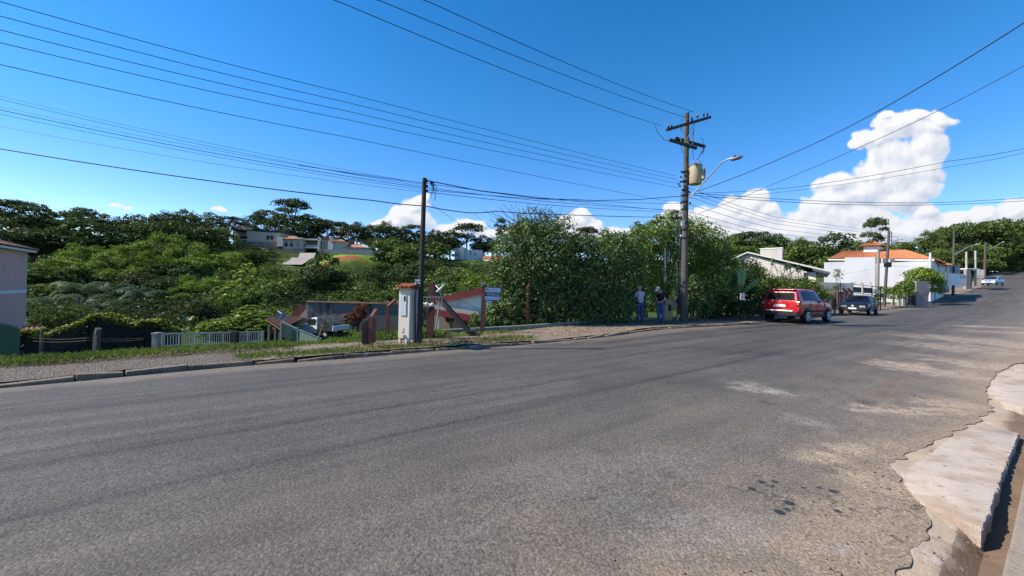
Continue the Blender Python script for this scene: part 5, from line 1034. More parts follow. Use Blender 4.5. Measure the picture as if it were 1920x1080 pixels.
# ---- low kerb wall and fence posts along the hedge
s0_, s1_ = S_X(-1.0), S_X(24); mb = MB(); q_ = [kline(np.array([s]), 2.95)[0] for s in np.arange(s0_, s1_, .6)]
for i in range(len(q_) - 1): a, b_ = q_[i], q_[i + 1]; mb.beam((a[0], a[1], a[2] + .06), (b_[0], b_[1], b_[2] + .06), .14, .24)
o = mb.build('plinth_wall', CONC); tag(o, 'low concrete plinth running along the foot of the roadside hedge', 'wall')
GPST = 'reddish fence posts standing inside the roadside hedge'
for i, (px, bp, tp) in enumerate([(989, 612, 540), (1062, 607, 545), (1124, 604, 542), (1177, 602, 548)]):
    p = PG(px, bp, .1 + .02 * i); t_ = thing('hedge_post', ['reddish fence post at the hedge front, nearest the for-sale sign', 'reddish fence post in the hedge, second from the for-sale sign', 'reddish fence post in the hedge, midway between sign and the two men', 'reddish fence post half buried in hedge just left of the two men'][i], 'post', p, 0, GPST); f = localframe(p, 0)
    mb = MB(); q = f(W(px, tp, p[1])); mb.beam((0, 0, -.4), (q[0], q[1], q[2]), .11, .10); mb.build('shaft', RUST if i % 2 == 0 else CONC, t_); mb = MB(); mb.beam((q[0], q[1], q[2] - .02), (q[0] + .12, q[1] + .22, q[2] + .2), .09); mb.build('cranked_arm', RUST if i % 2 == 0 else CONC, t_)
for i, (px, bp, tp, m) in enumerate([(1309, 596, 548, RUST), (1345, 594, 546, RUST), (1378, 592, 552, CONC), (1406, 589, 548, CONC)]):
    p = PG(px, bp, .18); t_ = thing('fence_post', ['rust-red fence post just right of the transformer pole', 'rust-red fence post between the vine tangle and the banana plant', 'dark fence post left of the small white notice', 'dark fence post right of the small white notice'][i], 'post', p); f = localframe(p, 0)
    mb = MB(); q = f(W(px, tp, p[1])); mb.beam((0, 0, -.4), q, .12, .11); mb.build('shaft', m, t_); mb = MB(); mb.beam((q[0], q[1], q[2] - .02), (q[0] - .1, q[1] + .2, q[2] + .17), .09); mb.build('cranked_arm', m, t_)
p = W(1392, 556, 20.0); t_ = thing('notice_board', 'small white notice with red print hung between two fence posts', 'notice', p); mb = MB(); mb.box(-.11, .11, -.008, .008, -.17, .17); mb.build('board', mat('notice_white', (.7, .68, .66), .6), t_)
mb = MB()
for z0_, h in ((.08, .06), (-.01, .03), (-.07, .03), (-.13, .02)): mb.box(-.08, .08, -.011, -.0082, z0_, z0_ + h)
mb.build('red_print', mat('red_print', (.45, .08, .07), .6), t_)
# ---- banana plant
t_ = thing('banana_plant', 'banana plant with broad pale torn leaves behind the white notice', 'plant', W(1395, 590, 21.9)); f = localframe(t_.location, 0); BL = leafmat('banana_leaf', (.18, .30, .07), (.30, .42, .12), .45, .1, 2, .1)
mb = MB(); mb.tube([(0, 0, -.6), f(W(1394, 560, 21.9)), f(W(1390, 535, 21.9))], [.07, .06, .04], 8); mb.build('stem', mat('banana_stem', (.12, .14, .05), .7), t_, smooth=True)
for (c0, c1, c2, w) in [((1391, 545), (1386, 520), (1391, 491), 5.5), ((1392, 540), (1399, 515), (1397, 493), 5), ((1396, 548), (1415, 527), (1430, 521), 4.5)]:
    mb = MB(); A0, A1, A2 = [Vector(f(W(*c_, 21.9))) for c_ in (c0, c1, c2)]; N_ = 12; vs_ = []; wv = w * 21.9 / F
    for i in range(N_ + 1):
        s_ = i / N_; p = A0 * (1 - s_) ** 2 + A1 * 2 * s_ * (1 - s_) + A2 * s_ * s_; d = ((A1 - A0) * (1 - s_) + (A2 - A1) * s_).normalized(); sd = d.cross(Vector((.3, -1, .2))).normalized(); ww = wv * math.sin(math.pi * min(1, .08 + s_ * .92)) ** .6 * (1 + .12 * math.sin(i * 2.7))
        vs_ += [p - sd * ww + Vector((0, .10, -.05)), p, p + sd * ww + Vector((0, .10, -.05))]
    mb.add(vs_, [(i * 3 + k, i * 3 + k + 1, i * 3 + k + 4, i * 3 + k + 3) for i in range(N_) for k in range(2)]); mb.build('leaf', BL, t_, smooth=True)
# ---------------------------------------------------------------- transformer pole
p0 = PG(1282, 606); YP = p0[1]; t_ = thing('transformer_pole', 'tall concrete pole with crossarms, a beige transformer and a curved street lamp', 'utility pole', p0); f = localframe(p0, 0)
def Q(px, py, dy=0.): return f(W(px, py, YP + dy))
tp = Q(1288, 213); mb = MB(); mb.tube([(0, 0, -.3), tp], [.165, .105], 14); mb.build('shaft', POLE, t_, smooth=True)
WOOD = mat('dark_crossarm_wood', (.045, .038, .034), .85, .3, 6, c2=(.13, .11, .09), s2=4)
mb = MB(); a, b_ = Vector(Q(1248, 246, -.9)), Vector(Q(1329, 222, .9)); mb.beam(a + Vector((0, -.14, 0)), b_ + Vector((0, -.14, 0)), .10, .13); mb.build('crossarm', WOOD, t_)
mb = MB(); mb.beam(Q(1255, 262, -.6), Q(1306, 278, -.2), .10, .12); mb.build('crossarm', WOOD, t_)
mb = MB(); mb.beam(Q(1266, 259, .35), Q(1322, 275, .5), .10, .12); mb.build('crossarm', WOOD, t_)
mb = MB()
for a_, b2 in [((1275, 240), (1284, 250)), ((1304, 231), (1290, 245)), ((1298, 238), (1288, 262)), ((1280, 272), (1275, 258)), ((1290, 270), (1294, 258)), ((1296, 276), (1300, 262)), ((1284, 256), (1290, 268))]: mb.beam(Q(*a_, -.2), Q(*b2, -.2), .04, .015)
mb.build('brace', STEEL, t_)
for k, (px, py) in enumerate([(1251, 240), (1257, 240), (1295, 227), (1305, 221), (1317, 218), (1324, 217), (1287, 229)]):
    s_ = (px - 1248) / 81; q = Vector(Q(px, py + 2, -.9 + 1.8 * s_)) + Vector((0, -.14, 0)); h = .16 if k in (0, 2, 3) else .09
    mb = MB(); mb.lathe([(.014, -.08), (.014, .0), (.05, .01), (.03, .03), (.05, .05), (.03, .07), (.045, .09), (.02, .09 + h * .6)], tuple(q), n=10); mb.build('insulator', PORC, t_, smooth=True)
mb = MB(); q = Q(1318, 276, .4); mb.tube([q, (q[0] + .03, q[1], q[2] - .15), (q[0] - .05, q[1], q[2] - .33)], [.03, .045, .03], 8); mb.tube([(q[0] + .10, q[1], q[2] + .03), (q[0] - .0, q[1], q[2] - .25)], .014, 6); mb.build('fuse_cutout', PORC, t_, smooth=True)
# jumper leads
mb = MB()
for pts in [[(1229, 235), (1231, 245), (1245, 262), (1274, 271)], [(1296, 208), (1286, 214), (1279, 225), (1278, 240)], [(1302, 232), (1300, 248), (1290, 268)], [(1318, 272), (1320, 262), (1312, 260)], [(1275, 268), (1278, 280), (1282, 288)], [(1290, 285), (1294, 276), (1296, 272)], [(1316, 282), (1310, 296), (1304, 302)], [(1301, 240), (1299, 290), (1301, 300)]]: mb.tube([Q(*q, -.25) for q in pts], .012, 4, caps=False)
mb.build('jumper_wire', CABLE, t_)
BEIGE = mat('beige_transformer_paint', (.40, .325, .20), .5, .06, 3, c2=(.36, .28, .17), s2=1.4, t2=(.58, .72))
kx = YP / F; cx3 = Vector(Q(1304, 329, -.12)); mb = MB(); rx = 11.5 * kx; hh = 16.5 * kx
mb.lathe([(rx * .94, -hh), (rx, -hh + .03), (rx, hh - .05), (rx * .96, hh)], tuple(cx3), n=20); tk = mb.build('transformer_tank', BEIGE, t_, smooth=True)
mb = MB(); mb.lathe([(rx * 1.02, hh + .001), (rx * 1.02, hh + .04), (rx * .7, hh + .07)], tuple(cx3), n=20); mb.build('lid', mat('dark_beige_lid', (.20, .15, .09), .6), tk)
mb = MB()
for k in range(4): a = R(-55 + k * 26); d = Vector((math.cos(a), math.sin(a), 0)); mb.beam(cx3 + d * (rx + .05) + Vector((0, 0, -hh * .55)), cx3 + d * (rx + .05) + Vector((0, 0, hh * .6)), .04, .13, up=tuple(d))
mb.build('cooling_fin', BEIGE, tk)
mb = MB(); d = Vector((.75, -.66, 0)); mb.tube([cx3 + d * (rx + .09) + Vector((0, 0, hh * .75)), cx3 + d * (rx + .15) + Vector((0, 0, hh * .3)), cx3 + d * (rx + .13) + Vector((0, 0, -hh * .2)), cx3 + d * (rx + .02) + Vector((0, 0, -hh * .4))], .022, 6); mb.build('pipe', mat('pale_beige', (.62, .52, .34), .5), tk, smooth=True)
for px in (1301, 1306, 1313):
    q = Q(px, 310, -.12); mb = MB(); mb.lathe([(.03, 0), (.05, .03), (.03, .06), (.05, .09), (.03, .12), (.045, .15), (.02, .18), (.02, .25)], q, n=8); mb.build('bushing', mat('grey_porcelain', (.30, .30, .36), .3, spec=.6), tk, smooth=True)
mb = MB()
for py in (318, 341): mb.beam(Q(1284, py, 0), Q(1298, py, -.12), .09)
mb.build('bracket', mat('bracket_grey', (.5, .48, .42), .6), t_)
mb = MB(); lampp = [Q(1290, 372, -.1), Q(1303, 360, -.3), Q(1330, 330, -.9), Q(1355, 304, -1.5), Q(1364, 299, -1.7), Q(1374, 296, -1.9)]; mb.tube(lampp, .03, 8); arm = mb.build('lamp_arm', STEEL, t_, smooth=True)
mb = MB(); A0, A1 = Vector(Q(1370, 300, -1.85)), Vector(Q(1393, 293, -2.2)); d = (A1 - A0).normalized(); mb.tube([A0, A0 + d * .1, A0 + d * .35, A1], [.04, .075, .085, .03], 10); mb.build('lamp_head', mat('lamp_grey', (.10, .10, .11), .4), arm, smooth=True)
mb = MB(); q = Q(1378, 292, -1.98); mb.lathe([(.035, -.03), (.035, .02), (.02, .04)], q, n=8); mb.build('photocell', IRON, arm)
mb = MB()
for py in (322, 340, 356, 366, 378, 392, 418, 430, 446): q = Q(1286.5 - (py - 213) * .0135, py); mb.lathe([(.165, -.025), (.165, .025)], q, n=14)
mb.build('pole_band', IRON, t_)
for px, py in [(1278, 322), (1277, 332), (1276, 341), (1275, 349), (1272, 345), (1293, 360), (1294, 366), (1294, 381), (1277, 381)]: mb = MB(); q = Q(px, py, -.12); mb.lathe([(.02, -.05), (.05, -.03), (.03, 0), (.05, .03), (.02, .05)], q, n=8); mb.build('spool_insulator', PORC, t_, smooth=True)
mb = MB(); q = Q(1280, 419, -.22); mb.box(q[0] - .08, q[0] + .08, q[1] - .06, q[1] + .06, q[2] - .14, q[2] + .12); mb.build('junction_box', mat('pale_grey_plastic', (.55, .55, .5), .5), t_, bevel=.02)
mb = MB(); q = Q(1278, 442, -.24); mb.box(q[0] - .06, q[0] + .06, q[1] - .05, q[1] + .05, q[2] - .05, q[2] + .05); mb.build('junction_box', WPAINT, t_, bevel=.01)
mb = MB()
for px in (1277, 1279): mb.tube([Q(px, 360, -.2), Q(px - 1, 420, -.2), Q(px - 3, 520, -.2), Q(px - 3, 575, -.2)], .012, 4)
mb.build('down_cable', CABLE, t_)
# service posts left of it
Ys = YP + 1.6; p = W(1272, 601, Ys); p[2] = .2; t_ = thing('service_post', 'pair of slim steel service posts with a short crossbar close to the big pole', 'post', p); f = localframe(p, 0)
S2 = lambda px, py, dy=0.: f(W(px, py, Ys + dy))
for px in (1267.5, 1273): mb = MB(); mb.tube([S2(px + 3, 600), S2(px, 415)], .045, 8); mb.build('post_tube', STEEL, t_, smooth=True)
mb = MB(); mb.beam(S2(1258, 411), S2(1277, 408), .13); mb.beam(S2(1268, 406), S2(1268, 402), .1); mb.build('crossbar', WOOD, t_)
mb = MB(); mb.tube([S2(1268, 470), S2(1266, 453), S2(1262, 454), S2(1260, 462)], .02, 6); mb.build('conduit_bend', STEEL, t_)
mb = MB(); q = S2(1268, 569, -.25); mb.box(q[0] - .16, q[0] + .13, q[1] - .1, q[1] + .1, q[2] - .27, q[2] + .27); o = mb.build('meter_box', mat('peach_box', (.56, .38, .27), .7), t_); mb = MB(); mb.box(q[0] - .07, q[0] + .03, q[1] - .106, q[1] - .101, q[2] + .05, q[2] + .19); mb.build('meter_window', DARK, o)
mb = MB(); mb.box(q[0] + .02, q[0] + .14, q[1] - .22, q[1] - .11, q[2] - .55, q[2] + .85); mb.build('rust_pipe', RUST, t_)
p = W(1247, 602, YP + 1.2); p[2] = .2; t_ = thing('service_post', 'slim grey service post behind the man in the dark shirt', 'post', p); f = localframe(p, 0); S3 = lambda px, py, dy=0.: f(W(px, py, YP + 1.2 + dy))
mb = MB(); mb.tube([S3(1246, 602), S3(1247, 455)], .055, 8); mb.build('post_tube', STEEL, t_, smooth=True); mb = MB(); mb.beam(S3(1233, 453), S3(1264, 434), .05); mb.beam(S3(1247, 456), S3(1247, 444), .09); mb.build('top_arm', WOOD, t_)
p = W(1253, 604, YP + .9); p[2] = .18; t_ = thing('meter_cabinet', 'yellowish concrete meter cabinet at the foot of the slim grey post', 'meter cabinet', p, R(-20)); YEL = mat('yellow_concrete', (.50, .36, .17), .8, .12, 3, c2=(.34, .24, .12), s2=2)
mb = MB(); mb.box(-.20, .20, -.18, .18, .32, .98); mb.build('body', YEL, t_, bevel=.015); mb = MB(); mb.box(-.24, .24, -.22, .22, .982, 1.04); mb.build('cap', YEL, t_); mb = MB(); mb.prism([(-.26, -.24, .24), (.26, -.24, .24), (.2, -.18, .318), (-.2, -.18, .318)], (0, .42, 0)); mb.box(-.16, .16, -.14, .14, -.2, .238); mb.build('base', YEL, t_); mb = MB(); mb.box(-.02, .12, -.19, -.182, .50, .82); mb.build('meter_window', DARK, t_)
# ---- poles up the street
def pole(label, px, bp, tpx, tpy, Y, arm=None, r=.15, fit=True, m=POLE):
    p = W(px, bp, Y); t_ = thing('utility_pole', label, 'utility pole', p); f = localframe(p, 0); q = f(W(tpx, tpy, Y)); mb = MB(); mb.tube([(0, 0, -.5), q], [r, r * .7], 10); mb.build('shaft', m, t_, smooth=True)
    if arm: mb = MB(); mb.tube([f(W(*a_, Y - .4)) for a_ in arm[:-1]], .055, 6); o = mb.build('lamp_arm', STEEL, t_, smooth=True); mb = MB(); a, b_ = Vector(f(W(*arm[-2], Y - .4))), Vector(f(W(*arm[-1], Y - .5))); mb.tube([a, (a + b_) / 2, b_], [.06, .12, .05], 8); mb.build('lamp_head', WPAINT, o, smooth=True)
    if fit:
        mb = MB(); h = q[2]
        for k in range(5): mb.lathe([(.03, -.06), (.08, -.03), (.05, 0), (.08, .03), (.03, .06)], (q[0] * .95 + .25, -.05, h * (.97 - .045 * k)), n=7)
        mb.beam((q[0] * .95 + .25, -.05, h * .99), (q[0] * .95 + .25, -.05, h * .76), .03); mb.build('insulator_rack', PORC, t_)
    return t_, f
YA = 42; t_, f = pole('dark concrete street pole with a black cable box, just right of the dark blue car', 1657, 578, 1667, 433, YA, [(1668, 460), (1676, 452), (1686, 449), (1692, 448)], .15, True, mat('dark_stained_pole', (.10, .085, .078), .9, .25, 5, c2=(.05, .045, .04), s2=2.2, bump=.5, vstreak=True))
mb = MB(); q = f(W(1665, 497, YA - .3)); mb.box(q[0] - .3, q[0] + .25, q[1] - .15, q[1] + .15, q[2] - .22, q[2] + .25); mb.build('cable_box', IRON, t_); mb = MB(); q = f(W(1658, 490, YA - .3)); mb.box(q[0] - .25, q[0] + .05, q[1] - .1, q[1] + .1, q[2] - .2, q[2] + .3); q = f(W(1671, 489, YA - .3)); mb.box(q[0] - .2, q[0] + .3, q[1] - .1, q[1] + .1, q[2] - .15, q[2] + .2); mb.build('white_box', WPAINT, t_)
pole('slim grey lamp pole with a long pale arm halfway up the street', 1787, 554, 1789, 432, 56, [(1790, 478), (1803, 470), (1820, 461), (1828, 459), (1836, 458)], .16, False)
pole('farthest grey lamp pole, behind the small silver car', 1846, 520, 1848, 456, 86, [(1850, 471), (1864, 463), (1876, 456), (1878, 455), (1883, 453)], .24, False)
t_, f = pole('pale square service post left of the dark cable-box pole', 1645, 560, 1647, 468, 41, None, .16, False, CONC)

# ---------------------------------------------------------------- wires
def wire(label, pts, sag=0., r=.011, group=None, ext=None, m=CABLE, name='overhead_wire'):
    r *= .8
    # pts: (px, py, depth); straight runs between them with some sag, extended beyond the frame by ext metres
    q = [V3(W(*a)) for a in pts]
    if ext: d = (q[0] - q[1]).normalized(); q = [q[0] + d * ext] + q
    mb = MB(); P3 = []
    for i in range(len(q) - 1):
        n = 14
        for k in range(n): s_ = k / n; p = q[i] * (1 - s_) + q[i + 1] * s_; p.z -= sag * 4 * s_ * (1 - s_); P3.append(p)
    P3.append(q[-1]); c0 = P3[0].copy(); mb.tube([p - c0 for p in P3], r, 5, caps=False); o = mb.build(name, m); o.location = c0; return tag(o, label, 'wire', group)
GH = 'three high wires rising from the crossarm to the upper left'
for a, b_, lb in [((640, 5, 9.5), (1240, 236, 18.2), 'lowest of three high wires rising to the upper left from the crossarm'), ((722, 5, 9.6), (1292, 222, 18.6), 'middle of three high wires rising to the upper left from the crossarm'), ((808, 5, 9.7), (1300, 210, 19.3), 'topmost of three high wires rising to the upper left from the crossarm')]: wire(lb, [a, b_], .14, .012, GH, 12)
GLV = 'five parallel wires from the upper left corner to the transformer pole'
for i, (a, b_) in enumerate([((0, 3, 6.6), (1268, 330, 19.0)), ((0, 30, 6.6), (1270, 337, 19.0)), ((0, 56, 6.6), (1271, 344, 19.0)), ((0, 80, 6.6), (1272, 352, 19.0)), ((0, 121, 6.6), (1252, 377, 19.0))]):
    wire(['first (topmost)', 'second', 'third', 'fourth', 'fifth (lowest)'][i] + ' of five parallel wires from the left edge to the transformer pole', [a, (640, a[1] + (b_[1] - a[1]) * .5 + 6, 9.9), b_], .04, .0085, GLV, 9)
GT = 'thin telecom wires from the left edge to the dark service pole'
for i, (y0_, y1_, px1, py1) in enumerate([(180, 334, 793, 344), (186, 336, 794, 350), (200, 340, 793, 346), (206, 344, 792, 352), (214, 346, 793, 356), (237, 352, 790, 360)]):
    wire(['topmost', 'second', 'third', 'fourth', 'fifth', 'lowest'][i] + ' thin telecom wire from the left edge to the dark service pole', [(0, y0_, 9.5), (px1, py1, 10.9)], .10, .0055 if i != 3 else .009, GT, 8)
wire('thick black cable crossing from the left edge past the dark pole to the hedge', [(0, 279, 9.0), (400, 340, 10.0), (700, 376, 10.8), (795, 386, 11.1), (880, 399, 12.5), (930, 396, 13.4), (1040, 402, 15.2), (1284, 408, 19.1)], .02, .017, None, 8)
wire('lumpy black cable bundle from the dark pole to the transformer pole', [(808, 340, 11.0), (900, 358, 12.3), (1010, 372, 14), (1120, 376, 16), (1200, 374, 17.5), (1284, 367, 19)], .0, .018)
GP2 = 'thin wires between the dark pole and the transformer pole'
for i, (a, b_) in enumerate([((800, 356, 11), (1284, 382, 19)), ((800, 352, 11), (1284, 395, 19)), ((800, 360, 11), (1284, 399, 19)), ((560, 310, 10.4), (1284, 398, 19))]): wire(['uppermost', 'second', 'third', 'longest and lowest'][i] + ' thin wire between the dark pole and transformer pole', [a, (a[0] * .5 + b_[0] * .5, (a[1] + b_[1]) / 2 + 6, 14.5), b_], .02, .010, GP2)
wire('thin drop wire falling from the dark pole towards the wooded slope', [(802, 378, 11), (862, 420, 17), (905, 452, 24)], .0, .007)
wire('heavy dark cable arching from the transformer pole to the upper right corner', [(1940, 30, 9.5), (1640, 212, 13.5), (1480, 290, 16), (1310, 358, 18.8)], .05, .019, None, 6)
wire('thin cable from the transformer pole to the right edge, below the heavy one', [(1940, 112, 10.5), (1700, 236, 13), (1450, 345, 16.5), (1310, 400, 19)], .04, .012, None, 6)
GR2 = 'pair of twisted wires from the transformer pole to the right edge'
for i, (a, b_) in enumerate([((1950, 272, 15), (1312, 362, 19)), ((1950, 279, 15), (1312, 372, 19))]): wire(['upper', 'lower'][i] + ' of two close wires from the transformer pole to the right edge', [a, (1780, a[1] + 30 + i * 4, 16), (1500, 350 + i * 6, 17.5), b_], .05, .012 - i * .003, GR2, 6)
GR3 = 'two level cables from the transformer pole to the right edge'
for i, (a, b_) in enumerate([((1960, 368, 22), (1300, 362, 19)), ((1960, 374, 22), (1300, 366, 19))]): wire(['upper', 'lower'][i] + ' of two level cables sagging gently from the transformer pole to the right edge', [a, (1760, 380 + i * 4, 21), (1560, 378 + i * 5, 20), b_], .03, .016, GR3, 6)
GS2 = 'street wires from the transformer pole to the dark pole up the street'
for i, (py, qy) in enumerate([(352, 436), (360, 441), (368, 446), (382, 452), (396, 458), (404, 470)]): wire(['topmost', 'second', 'third', 'fourth', 'fifth', 'lowest'][i] + ' street wire between the transformer pole and the cable-box pole', [(1290, py, 19), (1450, py + (qy - py) * .55 + 8, 26), (1667, qy, 42)], .05, .012, GS2)
GS3 = 'street wires beyond the cable-box pole'
for i, (py, qy, q2) in enumerate([(440, 470, 476), (452, 480, 484), (498, 496, 490)]): wire(['upper', 'middle', 'lower'][i] + ' street wire from the cable-box pole to the lamp poles uphill', [(1667, py, 42), (1789, qy, 56), (1848, q2, 86)], .25, .014, GS3)
GS4 = 'wires fanning from the forest edge to the right frame'
for i, (a, b_) in enumerate([((1848, 466, 86), (1990, 462, 70)), ((1848, 474, 86), (1990, 470, 70)), ((1848, 490, 86), (1990, 490, 70))]): wire(['upper', 'middle', 'lower'][i] + ' wire from the farthest lamp pole to the right edge', [a, b_], .3, .018, GS4)
wire('thin service drop from the cable-box pole to the white house', [(1667, 496, 42), (1590, 512, 50), (1560, 520, 54)], .1, .010)

# ---------------------------------------------------------------- houses on the right
Yh = 38; BW = mat('greyish_beige_render', (.47, .43, .385), .9, .06, 1.5, c2=(.38, .345, .305), s2=.7, t2=(.5, .7), c3=(.54, .50, .46), s3=1.1, vstreak=True)
p = W(1460, 560, Yh); t_ = thing('gable_house', 'plain beige house with a long sloping white-edged gable and a rooftop tank box', 'house', p); f = localframe(p, 0); A = lambda px, py, dy=0.: f(W(px, py, Yh + (1440 - px) * .036 + dy))
GV = Vector((5.5, 7.4, 0)); NV_ = Vector((-.22, -.17, 0))
mb = MB(); mb.prism([A(1358, 565), A(1507, 565), A(1507, 505), A(1403, 476), A(1358, 498)], GV); mb.build('wall', BW, t_)
mb = MB()
for a, b_ in [(A(1403, 474.5, -.05), A(1556, 510, -.05)), (A(1404, 474.5, -.05), A(1354, 497, -.05))]:
    a, b_ = Vector(a) + NV_, Vector(b_) + NV_; mb.prism([a, b_, b_ + Vector((0, 0, .13)), a + Vector((0, 0, .13))], GV * 1.06)
mb.build('roof', mat('white_roof_edge', (.48, .46, .43), .8, .05), t_)
tb = [Vector(A(1425, 495, 1.6)), Vector(A(1466, 495, 1.6))]; hz = A(1445, 466.5, 1.6)[2]; tb[0].z = tb[1].z = min(tb[0].z, tb[1].z) - .3
mb = MB(); q = [tb[0], tb[1], tb[1] + GV * .22, tb[0] + GV * .22]; mb.prism(q, (0, 0, hz - tb[0].z)); mb.build('tank_box', BW, t_)
mb = MB(); cc = sum(q, Vector()) / 4; mb.prism([Vector((cc.x + (v.x - cc.x) * 1.05, cc.y + (v.y - cc.y) * 1.05, hz + .003)) for v in q], (0, 0, .07)); mb.build('tank_box_rim', WHITE, t_)
mb = MB(); s0 = Vector(A(1507, 565)) + GV * .04; mb.prism([s0, s0 + GV * .8, s0 + GV * .8 + Vector((0, 0, 2.6)), s0 + Vector((0, 0, 2.6))], (.5, -.7, 0)); mb.build('porch_wall', CREAM, t_)
mb = MB(); s1 = Vector(A(1524, 507)); mb.prism([s1, Vector(A(1557, 513)), Vector(A(1557, 508)), Vector(A(1524, 501))], GV * .95); mb.build('eave_box', WHITE, t_)
# garden walls and gate
Yg = 34; p = W(1570, 580, Yg); t_ = thing('garden_wall', 'low cream boundary wall above rubble stonework, right of the red car', 'wall', p); f = localframe(p, 0); A = lambda px, py, dy=0.: f(W(px, py, Yg + dy))
mb = MB(); mb.prism([A(1530, 556), A(1599, 546), A(1599, 531), A(1530, 529)], (.1, .25, 0)); mb.build('upper_wall', mat('cream_wall_paint', (.60, .51, .43), .85, .06, 2), t_)
mb = MB(); mb.prism([A(1525, 592, -.3), A(1600, 585, -.3), A(1600, 545, -.3), A(1525, 556, -.3)], (.1, .5, 0)); mb.build('stone_base', mat('rubble_stone', (.26, .235, .20), .95, .35, 9, c2=(.13, .115, .10), s2=5, t2=(.45, .55), c3=(.42, .39, .35), s3=7, bump=.9, bscale=14), t_)
mb = MB(); mb.beam(A(1523, 556, -.34), A(1592, 546, -.34), .30, .07); mb.build('coping', IRON, t_)
Yg = 36; p = W(1625, 580, Yg); t_ = thing('metal_gate', 'tall metal gate of bars with dark sheet panels behind the dark blue car', 'gate', p); f = localframe(p, 0); A = lambda px, py, dy=0.: f(W(px, py, Yg + dy))
mb = MB()
for px in (1599, 1617, 1635, 1651): mb.beam(A(px, 582), A(px, 532 + (px - 1599) * .12), .06)
for dyy in (0, 6, 16, 22, 28, 34, 40): mb.beam(A(1599, 533 + dyy), A(1651, 538 + dyy), .04)
for px in range(1602, 1651, 4): mb.beam(A(px, 582), A(px, 552), .02)
for px in (1603, 1615, 1633): mb.beam(A(px, 534), A(px, 529), .03)
mb.build('bars', IRON, t_)
mb = MB(); mb.prism([A(1600, 548, .05), A(1616, 549, .05), A(1616, 539, .05), A(1600, 538, .05)], (0, .03, 0)); mb.prism([A(1619, 549, .05), A(1634, 550, .05), A(1634, 540, .05), A(1619, 539, .05)], (0, .03, 0)); mb.build('sheet_panel', mat('dark_grey_sheet', (.085, .085, .095), .6), t_)
mb = MB(); mb.beam(A(1617.5, 582, -.1), A(1617, 531, -.1), .10); mb.build('white_post', WPAINT, t_); mb = MB(); q = A(1598, 545, .0); mb.beam(A(1598, 582, -.05), A(1597.5, 530, -.05), .14); mb.build('brown_post', RUST, t_)
mb = MB(); mb.prism([A(1640, 550, -.05), A(1649, 551, -.05), A(1649, 543, -.05), A(1640, 542, -.05)], (0, -.02, 0)); mb.build('grey_plate', mat('blue_grey_plate', (.28, .33, .38), .6), t_)
for i, (px, bp, kx_, kp, tx, tp, m, lb) in enumerate([(1553, 578, 1541, 545, 1541, 545, IRON, 'dark metal post leaning left by the rubble wall'), (1571, 573, 1571, 540, 1571, 536, RUST, 'upright thin brown post in front of the cream wall'), (1582, 563, 1586, 546, 1579, 540, RUST, 'leaning crank-topped post left of the metal gate'), (1594, 556, 1595, 545, 1589, 540, RUST, 'short crank-topped brown post touching the metal gate')]):
    p = W(px, bp, 31.5); t_ = thing('fence_post', lb, 'post', p); f = localframe(p, 0); mb = MB(); k_ = f(W(kx_, kp, 31.5)); mb.beam((0, 0, -.3), k_, .13 if i != 1 else .10); mb.build('shaft', m, t_)
    if (kx_, kp) != (tx, tp): mb = MB(); mb.beam((k_[0], k_[1], k_[2] - .02), f(W(tx, tp, 31.4)), .10); mb.build('cranked_arm', m, t_)
p = W(1559, 577, 31); t_ = thing('rubbish_drum', 'squat black drum at the foot of the rubble wall', 'drum', p); mb = MB(); mb.lathe([(.26, 0), (.30, .04), (.31, .4), (.29, .48), (.31, .5), (.31, .68), (.26, .70)], n=14); mb.build('body', IRON, t_, smooth=True); mb = MB(); mb.lathe([(.315, .701), (.315, .73)], n=14); mb.build('lid', IRON, t_)
# ---- white house with orange roof
Yw = 52; p = W(1660, 560, Yw); t_ = thing('orange_roof_house', 'large white house with an orange tiled roof and a small tiled tower', 'house', p); f = localframe(p, 0); A = lambda px, py, dy=0.: f(W(px, py, Yw + (1650 - px) * .042 + dy))
WB = mat('bright_white_wall', (.50, .50, .515), .85, .04, 1.5, c2=(.45, .44, .435), s2=.5, t2=(.52, .70), c3=(.36, .335, .315), s3=.9, t3=(.64, .74), vstreak=True)
SV_ = Vector((.8, .6, 0)); HV = SV_ * .4
mb = MB(); mb.prism([A(1545, 575), A(1641, 575), A(1641, 482), A(1584, 483), A(1584, 491), A(1545, 492)], HV); mb.build('boundary_wall', WB, t_)
mb = MB(); mb.prism([A(1641.3, 575, .05), A(1745, 565, .05), A(1745, 490, .05), A(1712, 490, .05), A(1641.3, 494, .05)], HV); mb.build('side_wall', WB, t_)
hw = [Vector(A(px, 483, 1.2)) for px in (1562, 1745)]; zt = min(v.z for v in hw); mb = MB(); mb.prism([(hw[0].x, hw[0].y, -2), (hw[1].x, hw[1].y, -2), (hw[1].x, hw[1].y, zt), (hw[0].x, hw[0].y, zt)], SV_ * 11); mb.build('wall', WHITE, t_)
mb = MB(); mb.prism([A(1688, 491, 1.1), A(1742, 491, 1.1), A(1742, 484, 1.1), A(1688, 485, 1.1)], HV * .3); mb.build('terracotta_band', mat('salmon_render', (.50, .24, .16), .85), t_)
mb = MB(); mb.prism([A(1641, 494.5, .02), A(1650, 494.2, .02), A(1650, 483, .02), A(1641, 484, .02)], HV * .3); mb.prism([A(1651, 493, .6), A(1690, 491, .6), A(1690, 484, .6), A(1651, 485, .6)], HV * .3); mb.build('grey_render_patch', mat('grey_render', (.20, .19, .20), .9, .2), t_)
mb = MB(); e0, e1 = Vector(A(1553, 486, .6)), Vector(A(1752, 486.5, .6)); bk = SV_ * 13; wv_ = .3
r0, r1 = Vector(A(1574, 469.5, 3.5)) + SV_ * 2, Vector(A(1690, 467, 3.5)) + SV_ * 2
